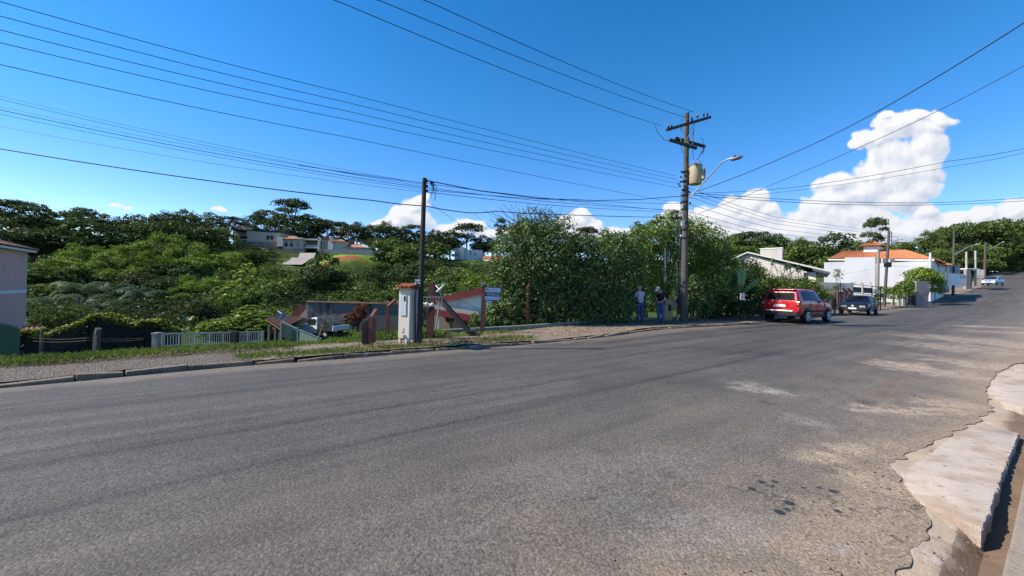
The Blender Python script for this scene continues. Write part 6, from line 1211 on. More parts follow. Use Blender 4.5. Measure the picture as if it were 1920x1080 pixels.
tiled(mb, e0, e1, r1, r0, wv_, .05); tiled(mb, e1, e1 + bk, r1 + SV_ * 4, r1, wv_, .05); tiled(mb, e0 + bk, e0, r0, r0 + SV_ * 4, wv_, .05); tiled(mb, e1 + bk, e0 + bk, r0 + SV_ * 4, r1 + SV_ * 4, wv_, .05); tiled(mb, r0, r1, r1 + SV_ * 4, r0 + SV_ * 4, wv_, .05); mb.build('roof', TILE, t_)
mb = MB(); mb.beam(e0 + Vector((0, 0, -.08)), e1 + Vector((0, 0, -.08)), .12, .14); mb.build('gutter_pipe', WHITE, t_)
tq = [Vector(A(1619, 476, 4)), Vector(A(1648, 476, 4))]; zt = A(1633, 461.5, 4)[2]; z0_ = min(v.z for v in tq) - .7; tq = [Vector((v.x, v.y, z0_)) for v in tq]; TV = SV_ * 2.2; tq += [tq[1] + TV, tq[0] + TV]
mb = MB(); mb.prism(tq, (0, 0, zt - z0_)); o = mb.build('tower', WHITE, t_)
cc = sum(tq, Vector()) / 4; ap = Vector((cc.x, cc.y, A(1634, 453.5, 5)[2])); ev_ = [Vector((cc.x + (v.x - cc.x) * 1.42, cc.y + (v.y - cc.y) * 1.42, zt)) for v in tq]; mb = MB()
for k in range(4): tiled(mb, ev_[k], ev_[(k + 1) % 4], ap + Vector((.01, 0, 0)), ap, wv_, .05)
mb.build('tower_roof', TILE, o)
A = lambda px, py, dy=0.: f(W(px, py, Yw + dy))
mb = MB(); mb.prism([A(1743, 493, -1), A(1786, 499, .8), A(1784, 496, 4), A(1743, 488, 4)], (0, 0, .12)); mb.build('veranda_roof', TILE, t_)
mb = MB(); mb.prism([A(1745, 520, 4), A(1800, 520, 4), A(1800, 498, 4), A(1745, 492, 4)], (0, .2, 0)); mb.build('veranda_wall', mat('grey_veranda_wall', (.34, .33, .34), .9), t_)
for px, dy in ((1744.5, -4.3), (1762, .4), (1777, .9)): mb = MB(); mb.beam(A(px, 530, dy), A(px, 495 if px > 1750 else 474, dy), .16); mb.build('column', WHITE, t_)
mb = MB(); mb.prism([A(1750, 517, 3.9), A(1758, 517, 3.9), A(1758, 500, 3.9), A(1750, 499, 3.9)], (0, .06, 0)); mb.prism([A(1764, 516, 3.9), A(1774, 516, 3.9), A(1774, 501, 3.9), A(1764, 500, 3.9)], (0, .06, 0)); mb.build('window', GL, t_)
mb = MB(); mb.prism([A(1745, 540, .9), A(1800, 533, .9), A(1800, 514, .9), A(1745, 508, .9)], (0, .2, 0)); mb.build('veranda_parapet', WHITE, t_)
# ---- low gate pillars with shrub, fence posts, white entrance further up
Yq = 44; p = W(1705, 562, Yq); t_ = thing('gateway', 'low grey gateway of rendered pillars and dark gate under the flowering shrub', 'gateway', p); f = localframe(p, 0); A = lambda px, py, dy=0.: f(W(px, py, Yq + dy))
PKG = mat('pinkish_grey_render', (.30, .25, .245), .9, .12, 2, c2=(.20, .17, .16), s2=1)
for a_, b2, tp, dy, m in [(1696, 1702, 526, 0, CONC), (1718, 1741, 527, .3, PKG)]: mb = MB(); q, q2 = A(a_, 568, dy), A(b2, 560, dy); mb.box(q[0], q2[0], dy, dy + .5, -1, A(a_, tp, dy)[2]); mb.build('pillar', m, t_)
mb = MB(); q, q2 = A(1702, 565, .5), A(1718, 565, .5); mb.box(q[0], q2[0], .5, .6, -.6, A(1710, 529, .5)[2]); mb.build('gate_leaf', mat('dark_maroon_gate', (.05, .035, .04), .7), t_)
GPL = 'pale fence posts between the second pole and the gateway'
for i, (px, bp, tp, Y_) in enumerate([(1674, 560, 540, 42.5), (1685, 562, 540, 43), (1693, 565, 538, 43.4)]):
    p = W(px, bp, Y_); mb = MB(); mb.beam((0, 0, -.6), (0, 0, (bp - tp) * Y_ / F), .16); mb.beam((0, 0, (bp - tp) * Y_ / F - .01), (.05, .02, (bp - tp) * Y_ / F + .1), .13); o = mb.build('fence_post', WPAINT); o.location = p; tag(o, ['pale fence post nearest the cable-box pole', 'middle pale fence post between the cable-box pole and gateway', 'pale fence post touching the grey gateway'][i], 'post', GPL)
Yq = 52; p = W(1760, 555, Yq); t_ = thing('bar_fence', 'curved-top bar fence on a low dark wall before the slim lamp pole', 'fence', p); f = localframe(p, 0); A = lambda px, py, dy=0.: f(W(px, py, Yq + dy))
mb = MB(); mb.prism([A(1742, 556), A(1780, 548, 3), A(1780, 542, 3), A(1742, 549)], (.1, .3, 0)); mb.build('plinth', CONC, t_)
for i in range(5): mb = MB(); s_ = i / 4; mb.tube([A(1764 + 14 * s_, 548 - 4 * s_, s_ * 3), A(1764 + 14 * s_, 530 - 3 * s_, s_ * 3), A(1761 + 14 * s_, 524 - 3 * s_, s_ * 3)], .06, 6); mb.build('post', CONC, t_)
Yq = 62; p = W(1790, 545, Yq); t_ = thing('white_wall', 'low bright white wall behind the slim lamp pole', 'wall', p); f = localframe(p, 0); A = lambda px, py, dy=0.: f(W(px, py, Yq + dy))
mb = MB(); mb.prism([A(1763, 545), A(1811, 536), A(1811, 516), A(1763, 517)], (.3, .3, 0)); mb.build('wall', WB, t_); mb = MB(); mb.prism([A(1763, 517, -.05), A(1811, 516, -.05), A(1811, 514.5, -.05), A(1763, 515.5, -.05)], (.3, .4, 0)); mb.build('coping', WHITE, t_)
Yq = 66; p = W(1820, 535, Yq); t_ = thing('entrance_gate', 'white entrance gateway with two tall slim posts near the silver car', 'gateway', p); f = localframe(p, 0); A = lambda px, py, dy=0.: f(W(px, py, Yq + dy))
for px, tp in ((1812, 472), (1829, 470)): mb = MB(); mb.beam(A(px, 536, .2), A(px + .3, tp, .2), .19); mb.build('slim_post', WPAINT, t_)
mb = MB(); q, q2 = A(1810, 537, -.2), A(1819, 537, -.2); mb.box(q[0], q2[0], -.3, .1, -1, A(1812, 505)[2]); mb.build('pillar', PKG, t_)
mb = MB(); q, q2 = A(1819, 535), A(1830, 535); mb.box(q[0], q2[0], .6, .8, -1, A(1822, 507)[2]); mb.build('gate_leaf', mat('dark_maroon_gate', (.05, .035, .04), .7), t_); mb = MB(); mb.box(A(1808, 505)[0], A(1831, 505)[0], -.4, .9, A(1812, 505)[2] + .004, A(1812, 503.4)[2]); mb.build('lintel', WHITE, t_)
Yq = 74; p = W(1838, 522, Yq); t_ = thing('picket_fence', 'pale picket fence behind the small silver car', 'fence', p); f = localframe(p, 0)
for i in range(7): s_ = i / 6; mb = MB(); mb.beam(f(W(1831 + 14 * s_, 522 - 2 * s_, Yq + 4 * s_)), f(W(1831 + 14 * s_, 504 + 2 * s_, Yq + 4 * s_)), .14); mb.build('picket', WPAINT, t_)
mb = MB(); mb.beam(f(W(1831, 518, Yq)), f(W(1846, 517, Yq + 4)), .1); mb.build('rail', WPAINT, t_)
HWH = mat('hill_house_white', (.62, .55, .46), .85, .05)
# ---------------------------------------------------------------- far houses on the hill
TILEF = tilemat('faded_terracotta_tiles', (.30, .13, .08), (.42, .22, .14), (.22, .11, .07))
def far(name, label, px, py, Y, rz=0.): p = W(px, py, Y); t_ = thing(name, label, 'house', p); f = localframe(p, 0); return t_, (lambda x, y, dy=0.: f(W(x, y, Y + dy)))
def fbox(A, t_, name, m, x0, x1, yb, yt, d0=0., d1=6., sk=0.): mb = MB(); a, b_ = A(x0, yb, d0), A(x1, yb, d0); mb.prism([(a[0], d0, a[2]), (b_[0], d0 + sk, a[2]), (b_[0], d0 + sk, A(x1, yt, d0)[2]), (a[0], d0, A(x0, yt, d0)[2])], (0, d1, 0)); return mb.build(name, m, t_)
BGE = mat('hill_house_beige', (.50, .42, .32), .85, .05); 
t_, A = far('hill_house', 'flat-roofed two-storey beige house with a corner balcony, leftmost on the hill', 480, 462, 150)
fbox(A, t_, 'upper_storey', BGE, 462, 518, 453, 433, 0, 9, 2); fbox(A, t_, 'roof', mat('dark_flat_roof', (.06, .055, .05), .8), 440, 519, 432.6, 430.6, -.4, 9.6, 2); fbox(A, t_, 'lower_storey', mat('hill_house_base', (.20, .16, .13), .9), 440, 520, 470, 453.4, .3, 9)
fbox(A, t_, 'side_fin', HWH, 436, 440, 456, 423, -.6, 8); fbox(A, t_, 'balcony_back', CREAM, 440, 462, 445, 434, 3, 4); fbox(A, t_, 'balcony_rail', IRON, 444, 463, 448, 442.5, -.3, .2); fbox(A, t_, 'balcony_slab', BGE, 440, 463, 450, 448.2, -.3, 3.5); fbox(A, t_, 'tank_block', BGE, 444, 460, 430.4, 424, 2, 4)
for x0 in (499, 506.5): fbox(A, t_, 'window', GL, x0, x0 + 5, 449, 441.5, 1.2, .4)
t_, A = far('hill_house', 'low white house with one terracotta roof slope, second from left on the hill', 542, 474, 150)
fbox(A, t_, 'wall', HWH, 519, 530, 462, 444, 0, 8); fbox(A, t_, 'shaded_wall', BGE, 530, 566, 466, 448.5, .4, 7); mb = MB(); tiled(mb, A(528, 448, -.6), A(568, 448.5, -.6), A(552, 443, 4), A(530, 443, 4), .5, .05); mb.build('roof', TILEF, t_); fbox(A, t_, 'white_parapet', HWH, 553, 566, 448, 445.5, -.8, 3)
for x0 in (534, 544, 556): fbox(A, t_, 'window', GL, x0, x0 + 4, 462, 453, .1, .4)
fbox(A, t_, 'retaining_wall', mat('hill_house_base', (.20, .16, .13), .9), 515, 570, 478, 466.4, -.2, 1)
t_, A = far('hill_house', 'grey modern house with glass balcony and dark garage at the end of the hill road', 590, 478, 152)
fbox(A, t_, 'wall', mat('hill_house_grey', (.32, .28, .25), .85), 566, 601, 474, 450, 3, 6); fbox(A, t_, 'roof_slab', HWH, 563, 601, 449.6, 447.5, -.5, 9); fbox(A, t_, 'balcony_glass', mat('blue_tinted_glass', (.06, .09, .15), .1, spec=.8), 566, 597, 463, 459, -.3, .2); fbox(A, t_, 'balcony_slab', HWH, 566, 598, 465, 463.3, -.4, 3.6); fbox(A, t_, 'garage_opening', DARK, 575, 590, 474, 466, 2.6, .6)
fbox(A, t_, 'column', HWH, 567.5, 569.5, 474, 450, -.3, .4); fbox(A, t_, 'tall_block', BGE, 597, 622, 474, 446, 1, 8); fbox(A, t_, 'white_frame', HWH, 595.5, 598, 470, 444, -.5, 9); fbox(A, t_, 'terracotta_top', RUST, 598.5, 616, 450, 445, .6, 4)
for x0 in (602, 610): fbox(A, t_, 'window', GL, x0, x0 + 5, 466, 453, .6, .6)
t_, A = far('hill_house', 'house with two terracotta roofs behind a long grey wall above the grassy mound', 655, 478, 150)
fbox(A, t_, 'wall', BGE, 624, 648, 470, 452.6, 0, 7); fbox(A, t_, 'white_corner', HWH, 615, 624, 468, 452, -.4, 5); mb = MB(); tiled(mb, A(618, 453, -.8), A(648, 453, -.8), A(640, 449, 4), A(628, 449, 4), .5, .05); tiled(mb, A(646, 463, -.9), A(692, 465, -.9), A(668, 457.5, 4), A(648, 457.5, 4), .5, .05); mb.build('roof', TILEF, t_)
fbox(A, t_, 'side_wing', BGE, 648, 692, 474, 464, 0, 6); fbox(A, t_, 'chimney', RUST, 656, 662, 457, 450, 3, 1.5)
for x0 in (651, 659, 668, 680): fbox(A, t_, 'window', DARK, x0, x0 + 3, 470, 467, -.2, .4)
fbox(A, t_, 'long_wall', mat('grey_block_wall', (.27, .26, .26), .9), 607, 702, 482, 468, -4, .4)
mb = MB(); mb.beam(A(669, 457, 3), A(669, 446, 3), .3); mb.build('vent_pipe', CONC, t_)
t_, A = far('white_cube_house', 'white modern cube house alone on the right part of the far hill', 878, 488, 190)
fbox(A, t_, 'wall', WB, 852, 873, 487, 465, 0, 9); fbox(A, t_, 'side_wing', mat('white_wing', (.62, .63, .66), .85), 873, 903, 488, 468, 1, 8, 3); fbox(A, t_, 'tower', WB, 862, 869, 487, 463, -.5, 6); fbox(A, t_, 'balcony', BGE, 846, 853, 480, 476, 0, 4)
for x0, y0_ in ((855, 474), (880, 472), (888, 474)): fbox(A, t_, 'window', GL, x0, x0 + 4, y0_ + 5, y0_, -.2 if x0 < 870 else .9 + (x0 - 873) * .1, .5)
# earth bank beside it and the grey hill road
def patchmesh(name, outline, m, lift=.25, k='structure', n=10):
    q = [GP_ for GP_ in outline]; mb = MB(); vs_ = []
    (a0, a1, a2, a3) = [np.array(W(*c_)) for c_ in q]
    for i in range(n + 1):
        for j in range(n + 1):
            s_, r_2 = i / n, j / n; p = (a0 * (1 - s_) + a1 * s_) * (1 - r_2) + (a3 * (1 - s_) + a2 * s_) * r_2; vs_.append((p[0], p[1], max(p[2], h1(p[0], p[1]) + lift)))
    mb.add(vs_, [(i * (n + 1) + j, (i + 1) * (n + 1) + j, (i + 1) * (n + 1) + j + 1, i * (n + 1) + j + 1) for i in range(n) for j in range(n)]); return kind(mb.build(name, m), k)
ROADM = mat('pale_hill_road', (.30, .27, .235), .9, .1, 1)
patchmesh('hill_road', [(528, 496, 124), (566, 496, 124), (590, 482, 142), (560, 482, 142)], ROADM); patchmesh('hill_road', [(560, 482, 142.5), (590, 482, 142.5), (592, 474, 150), (562, 474, 150)], ROADM)
patchmesh('earth_bank', [(904, 489, 186), (944, 489, 186), (942, 480, 192), (906, 480, 192)], mat('red_earth', (.30, .13, .06), .95, .25, .8))
# ---------------------------------------------------------------- cars
def paint(name, c, metal=.0, rough=.35): return mat(name, c, rough, .05, 2, metal=metal, spec=.4, coat=.35)
BLKP = mat('black_plastic', (.018, .018, .020), .65); CHR = mat('alloy', (.60, .60, .61), .35, .05, metal=.25); GLC = mat('car_glass', (.010, .012, .016), .12, .1, spec=.08)
PLATE = mat('number_plate', (.66, .66, .68), .5)
def car(name, label, loc, rz, P_, S, spec):
    # S: stations (x, z_sill, w, z_belt, w_belt, z_top, w_top); x forward
    t_ = thing(name, label, 'car', loc, rz, None); S = np.array(S, float)
    def sect(x):
        v = [np.interp(x, S[:, 0], S[:, i]) for i in range(1, 7)]; zs, w, zb, wb, zt, wt_ = v
        return np.array([(0, zs), (w * .82, zs), (w * .97, zs + .10), (w, zs + (zb - zs) * .45), (w * .985, zs + (zb - zs) * .8), (wb, zb), (wt_, zt - .06 * (zt > zb + .15)), (wt_ * .84, zt), (wt_ * .4, zt + .015), (0, zt + .02)])
    def pos(x, k):
        s = sect(x); i = min(int(k), 8); f_ = k - i; q = s[i] * (1 - f_) + s[i + 1] * f_; return np.array([x, q[0], q[1]])
    xs = np.unique(np.concatenate([S[:, 0], np.linspace(S[0, 0], S[-1, 0], 30)])); vs_ = []; n = 18
    for x in xs:
        s = sect(x); vs_ += [(x, -y, z) for y, z in s] + [(x, y, z) for y, z in s[::-1][1:-1]]
    mb = MB(); mb.add(vs_, [(i * n + k, i * n + (k + 1) % n, (i + 1) * n + (k + 1) % n, (i + 1) * n + k) for i in range(len(xs) - 1) for k in range(n)] + [tuple(range(n)), tuple((len(xs) - 1) * n + k for k in range(n))])
    mb.build('body', P_, t_, smooth=True)
    def patch(nm, m, x0, x1, k0, k1, sides=(-1, 1), off=.008, xt0=None, xt1=None, parent=None, both=False):
        xt0 = x0 if xt0 is None else xt0; xt1 = x1 if xt1 is None else xt1; N = 8; out = []
        for sg in sides:
            vs_ = []
            for i in range(N + 1):
                for j in range(N + 1):
                    fk = j / N; x = (x0 * (1 - fk) + xt0 * fk) * (1 - i / N) + (x1 * (1 - fk) + xt1 * fk) * i / N; k = k0 + (k1 - k0) * fk
                    p = pos(x, k); d1 = pos(x + .01, k) - pos(x - .01, k); d2 = pos(x, min(9, k + .02)) - pos(x, max(0, k - .02)); nr = np.cross(d1, d2); nr /= np.linalg.norm(nr) + 1e-9
                    if nr[2] < -.2 or (nr[1] < 0 and abs(nr[1]) > .3): nr = -nr
                    p = p + nr * off; vs_.append((p[0], p[1] * sg, p[2]))
            fs = [(i * (N + 1) + j, (i + 1) * (N + 1) + j, (i + 1) * (N + 1) + j + 1, i * (N + 1) + j + 1) for i in range(N) for j in range(N)]
            mb = MB(); mb.add(vs_, fs)
            if both:
                mb.add([(x, -y, z) for x, y, z in vs_], fs)
            out.append(mb.build(nm, m, parent or t_, smooth=True))
            if both: break
        return out
    spec(t_, patch, pos, P_); return t_
def wheels(t_, xs_, y, r, w=.20, spokes=5, rimm=None):
    for x in xs_:
        for sg in (-1, 1):
            mb = MB(); mb.lathe([(r * .62, -w / 2), (r * .92, -w / 2), (r, -w * .32), (r, w * .32), (r * .92, w / 2), (r * .62, w / 2)], (x, sg * y, r), 'Y', 22); wh = mb.build('wheel', RUB, t_, smooth=True)
            mb = MB(); yo = sg * (y + w / 2 + .004); mb.lathe([(r * .63, -.02), (r * .66, .012), (r * .58, .016), (r * .56, -.02)], (x, yo, r), 'Y', 22) if sg > 0 else mb.lathe([(r * .63, .02), (r * .66, -.012), (r * .58, -.016), (r * .56, .02)], (x, yo, r), 'Y', 22)
            mb.lathe([(r * .14, -.015), (r * .14, .015)], (x, yo, r), 'Y', 10)
            for k in range(spokes): a = 2 * math.pi * k / spokes + .3; mb.beam((x + r * .1 * math.cos(a), yo, r + r * .1 * math.sin(a)), (x + r * .6 * math.cos(a), yo, r + r * .6 * math.sin(a)), .05, .02, up=(0, 1, 0))
            mb.build('rim', rimm or CHR, wh)
            mb = MB(); mb.lathe([(r * .57, -.03), (r * .57, -.005)], (x, yo - sg * .03, r), 'Y', 16); mb.build('brake_disc', IRON, wh)
def arch(mb, x, y, r, sg, wd=.075, th=.03):
    for k in range(14):
        a0, a1 = math.pi * (-.06 + 1.12 * k / 14), math.pi * (-.06 + 1.12 * (k + 1) / 14)
        q = [(x + rr * math.cos(a), sg * y, r + rr * math.sin(a)) for rr, a in ((r * 1.07, a0), (r * 1.07, a1), (r * 1.07 + wd, a1), (r * 1.07 + wd, a0))]; mb.prism(q, (0, sg * th, 0))
# red SUV, seen from behind
SUVS = [(-2.10, .62, .80, .95, .78, 1.02, .74), (-2.08, .42, .86, 1.00, .84, 1.12, .76), (-2.02, .36, .895, 1.04, .87, 1.30, .72), (-1.90, .33, .90, 1.06, .88, 1.64, .66), (-1.70, .32, .90, 1.07, .88, 1.70, .655), (-.6, .30, .90, 1.06, .885, 1.73, .66), (.25, .30, .90, 1.04, .885, 1.69, .64), (.55, .30, .90, 1.03, .885, 1.55, .63), (1.02, .30, .90, 1.02, .87, 1.12, .74), (1.5, .32, .90, 1.0, .85, 1.06, .72), (1.95, .36, .86, .92, .80, .98, .68), (2.10, .45, .76, .80, .70, .86, .6)]
def suvspec(t_, patch, pos, P_):
    patch('side_window', GLC, -1.62, .78, 5.12, 5.92, off=.010, xt0=-1.50, xt1=.28)
    patch('windscreen', GLC, .98, .34, 6.3, 9, both=True, off=.006, xt0=.98, xt1=.34)
    # rear hatch glass
    mb = MB(); mb.add([(-2.115 + .035, -.66, 1.15), (-2.08, .66, 1.15), (-1.955, .58, 1.52), (-1.955, -.58, 1.52), (-2.04, -.655, 1.15), (-2.04, .655, 1.15), (-1.9, .57, 1.52), (-1.9, -.57, 1.52)], [(0, 1, 2, 3), (4, 7, 6, 5), (0, 4, 5, 1), (1, 5, 6, 2), (2, 6, 7, 3), (3, 7, 4, 0)]); mb.build('rear_window', GLC, t_)
    mb = MB(); mb.box(-2.02, -1.72, -.6, .6, 1.665, 1.70); mb.build('roof_spoiler', P_, t_, bevel=.02)
    mb = MB(); mb.box(-2.17, -1.95, -.84, .84, .36, .60); mb.box(-2.13, -1.9, -.88, .88, .34, .5); mb.build('rear_bumper', BLKP, t_, bevel=.03)
    mb = MB(); mb.box(-2.185, -2.10, -.62, .62, .575, .64); mb.build('bumper_trim', CHR, t_, bevel=.02)
    for sg in (-1, 1):
        mb = MB(); mb.box(-2.115, -1.93, sg * .80 - .095, sg * .80 + .095, .86, 1.10); o = mb.build('tail_light', mat('tail_light_red', (.28, .01, .012), .2, spec=.7), t_, bevel=.02)
        mb = MB(); mb.box(-2.121, -2.112, sg * .80 - .03, sg * .80 + .03, .94, 1.02); mb.build('lens', mat('pale_lens', (.6, .45, .45), .2), o)
        mb = MB(); mb.box(-2.178, -2.17, sg * .70 - .07, sg * .70 + .07, .50, .56); mb.build('reflector', mat('tail_light_red', (.28, .01, .012), .2), t_)
        mb = MB(); arch(mb, -1.28, .885, .345, sg); arch(mb, 1.29, .885, .345, sg); mb.box(-.86, .88, sg * .895 - .018, sg * .895 + .018, .30, .44); mb.build('cladding', BLKP, t_)
        mb = MB(); mb.box(-.86, .86, sg * .908 - .008, sg * .908 + .008, .55, .66); mb.build('door_moulding', BLKP, t_)
        mb = MB(); mb.box(.62, .82, sg * 1.0 - .10, sg * 1.0 + .10, 1.06, 1.24); mb.build('mirror', BLKP, t_, bevel=.03)
        mb = MB(); mb.beam((-1.6, sg * .60, 1.745), (.1, sg * .58, 1.75), .035); mb.build('roof_rail', BLKP, t_)
        for x in (-.42, .55): mb = MB(); mb.box(x - .26, x - .08, sg * .905 - .015, sg * .905 + .015, .93, .965); mb.build('door_handle', P_, t_)
        mb = MB(); mb.box(2.02, 2.10, sg * .6 - .12, sg * .6 + .12, .78, .92); mb.build('headlight', GLC, t_)
        mb = MB()
        for x0_, x1_ in ((-.90, -.893), (.02, .027), (.90, .907)): mb.box(x0_, x1_, sg * .893 - .01, sg * .893 + .01, .45, 1.04)
        mb.build('door_seam', BLKP, t_)
    mb = MB(); mb.box(-2.118, -2.098, -.27, .27, .80, .93); mb.build('number_plate', PLATE, t_); mb = MB(); mb.box(-2.125, -2.08, -.4, .4, .945, .975); mb.build('plate_trim', P_, t_)
    mb = MB(); mb.lathe([(.035, -.01), (.03, .01)], (-2.105, 0, 1.06), 'X', 10); mb.build('badge', CHR, t_)
    wheels(t_, (-1.28, 1.29), .835, .345, .23, 5)
head = R(90 - 57)
RED = paint('red_car_paint', (.52, .012, .020))
RLX, RLY = W(1444, 604, 21.6)[:2]; fwd = np.array([math.cos(head), math.sin(head)]); lft = np.array([-fwd[1], fwd[0]])
c = np.array([RLX, RLY]) + fwd * 1.28 - lft * .80; zc = 1.6 - (602.8 - 553.7) * (RLY - .3) / F
car('parked_car', 'red SUV parked at the far kerb with its rear towards the camera', (c[0], c[1], zc), head, RED, SUVS, suvspec)
# dark blue hatchback facing the camera
HBS = [(-1.95, .50, .74, .84, .72, .92, .66), (-1.90, .36, .80, .90, .78, 1.0, .64), (-1.6, .30, .825, .92, .80, 1.22, .58), (-1.2, .28, .83, .92, .81, 1.38, .56), (-.3, .27, .83, .91, .81, 1.42, .57), (.25, .27, .83, .90, .81, 1.36, .55), (.95, .27, .83, .89, .79, .96, .66), (1.4, .28, .82, .84, .76, .88, .64), (1.78, .30, .78, .72, .70, .76, .6), (1.92, .36, .70, .62, .64, .66, .56)]
def hbspec(t_, patch, pos, P_):
    patch('side_window', GLC, -1.45, .66, 5.12, 5.92, off=.010, xt0=-1.15, xt1=.18)
    patch('windscreen', GLC, .92, .28, 6.25, 9, both=True, off=.008)
    patch('rear_window', GLC, -1.85, -1.28, 6.3, 9, both=True, off=.008)
    mb = MB(); mb.box(1.72, 1.99, -.74, .74, .30, .52); mb.build('front_bumper', P_, t_, bevel=.04); mb = MB(); mb.box(1.90, 2.0, -.45, .45, .34, .42); mb.build('air_intake', BLKP, t_)
    mb = MB(); mb.box(-2.0, -1.78, -.76, .76, .34, .58); mb.build('rear_bumper', P_, t_, bevel=.04)
    for sg in (-1, 1):
        mb = MB(); mb.prism([(1.80, sg * .36, .60), (1.955, sg * .40, .56), (1.90, sg * .70, .60), (1.70, sg * .73, .66), (1.68, sg * .70, .74), (1.80, sg * .40, .70)], (.02, 0, .02)); mb.box(1.74, 1.93, sg * .52 - .16, sg * .52 + .16, .57, .69); mb.build('headlight', mat('headlight_glass', (.38, .39, .39), .12, spec=.8), t_, bevel=.015)
        mb = MB(); arch(mb, -1.22, .80, .285, sg, .04, .025); arch(mb, 1.22, .80, .285, sg, .04, .025); mb.build('arch_lip', P_, t_)
        mb = MB(); mb.box(-.85, .88, sg * .832 - .008, sg * .832 + .008, .50, .56); mb.build('door_moulding', BLKP, t_)
        mb = MB(); mb.box(.52, .68, sg * .90 - .08, sg * .90 + .08, .90, 1.02); mb.build('mirror', BLKP, t_, bevel=.025)
        mb = MB(); mb.box(-2.0, -1.86, sg * .66 - .1, sg * .66 + .1, .66, .84); mb.build('tail_light', mat('tail_light_red', (.28, .01, .012), .2), t_)
        mb = MB(); mb.box(-.2, -.02, sg * .83 - .012, sg * .83 + .012, .80, .83); mb.build('door_handle', BLKP, t_)
        mb = MB()
        for x0_ in (-.35, .82): mb.box(x0_, x0_ + .008, sg * .822 - .012, sg * .822 + .012, .4, .9)
        mb.build('door_seam', BLKP, t_)
    mb = MB(); mb.box(1.96, 2.005, -.22, .22, .43, .55); mb.build('number_plate', PLATE, t_); mb = MB(); mb.lathe([(.075, -.01), (.06, .012)], (1.945, 0, .66), 'X', 14); mb.build('badge', CHR, t_)
    mb = MB(); mb.box(1.86, 1.925, -.38, .38, .60, .69); mb.build('grille', BLKP, t_)
    wheels(t_, (-1.22, 1.22), .765, .285, .18, 7)
DB = paint('dark_blue_car_paint', (.006, .008, .016), 0, .5); hd = head + math.pi
p1 = W(1610, 589.8, 29.5); cpt = np.array(p1[:2]); zc = p1[2]
car('parked_car', 'dark blue hatchback parked facing the camera behind the red one', (cpt[0], cpt[1], zc), hd + R(6), DB, HBS, hbspec)
SV = paint('silver_car_paint', (.38, .45, .58), .3)
p1 = W(1861, 535.3, 64); car('parked_car', 'small silver-blue car parked far up the street', (p1[0], p1[1], p1[2]), hd - R(7), SV, HBS, hbspec)
# ---------------------------------------------------------------- people
def skinmesh(name, J, E, m, parent, sub=2, root='pelvis'):
    nm = list(J); me = bpy.data.meshes.new(name); me.from_pydata([J[k][0] for k in nm], [(nm.index(a), nm.index(b_)) for a, b_ in E], [])
    o = link(bpy.data.objects.new(name, me)); md = o.modifiers.new('skin', 'SKIN'); md.use_smooth_shade = True
    sv = me.skin_vertices[0].data
    for i, k in enumerate(nm): r = J[k][1]; sv[i].radius = (r if hasattr(r, '__len__') else (r, r)); sv[i].use_root = (k == root)
    s2 = o.modifiers.new('sub', 'SUBSURF'); s2.levels = sub; s2.render_levels = sub
    dg = bpy.context.evaluated_depsgraph_get(); me2 = bpy.data.meshes.new_from_object(o.evaluated_get(dg)); bpy.data.objects.remove(o); me2.materials.clear(); me2.materials.append(m); me2.polygons.foreach_set('use_smooth', [True] * len(me2.polygons))
    q = link(bpy.data.objects.new(name, me2)); q.parent = parent; return q
SKIN = mat('skin', (.42, .24, .16), .55, .08, 8)
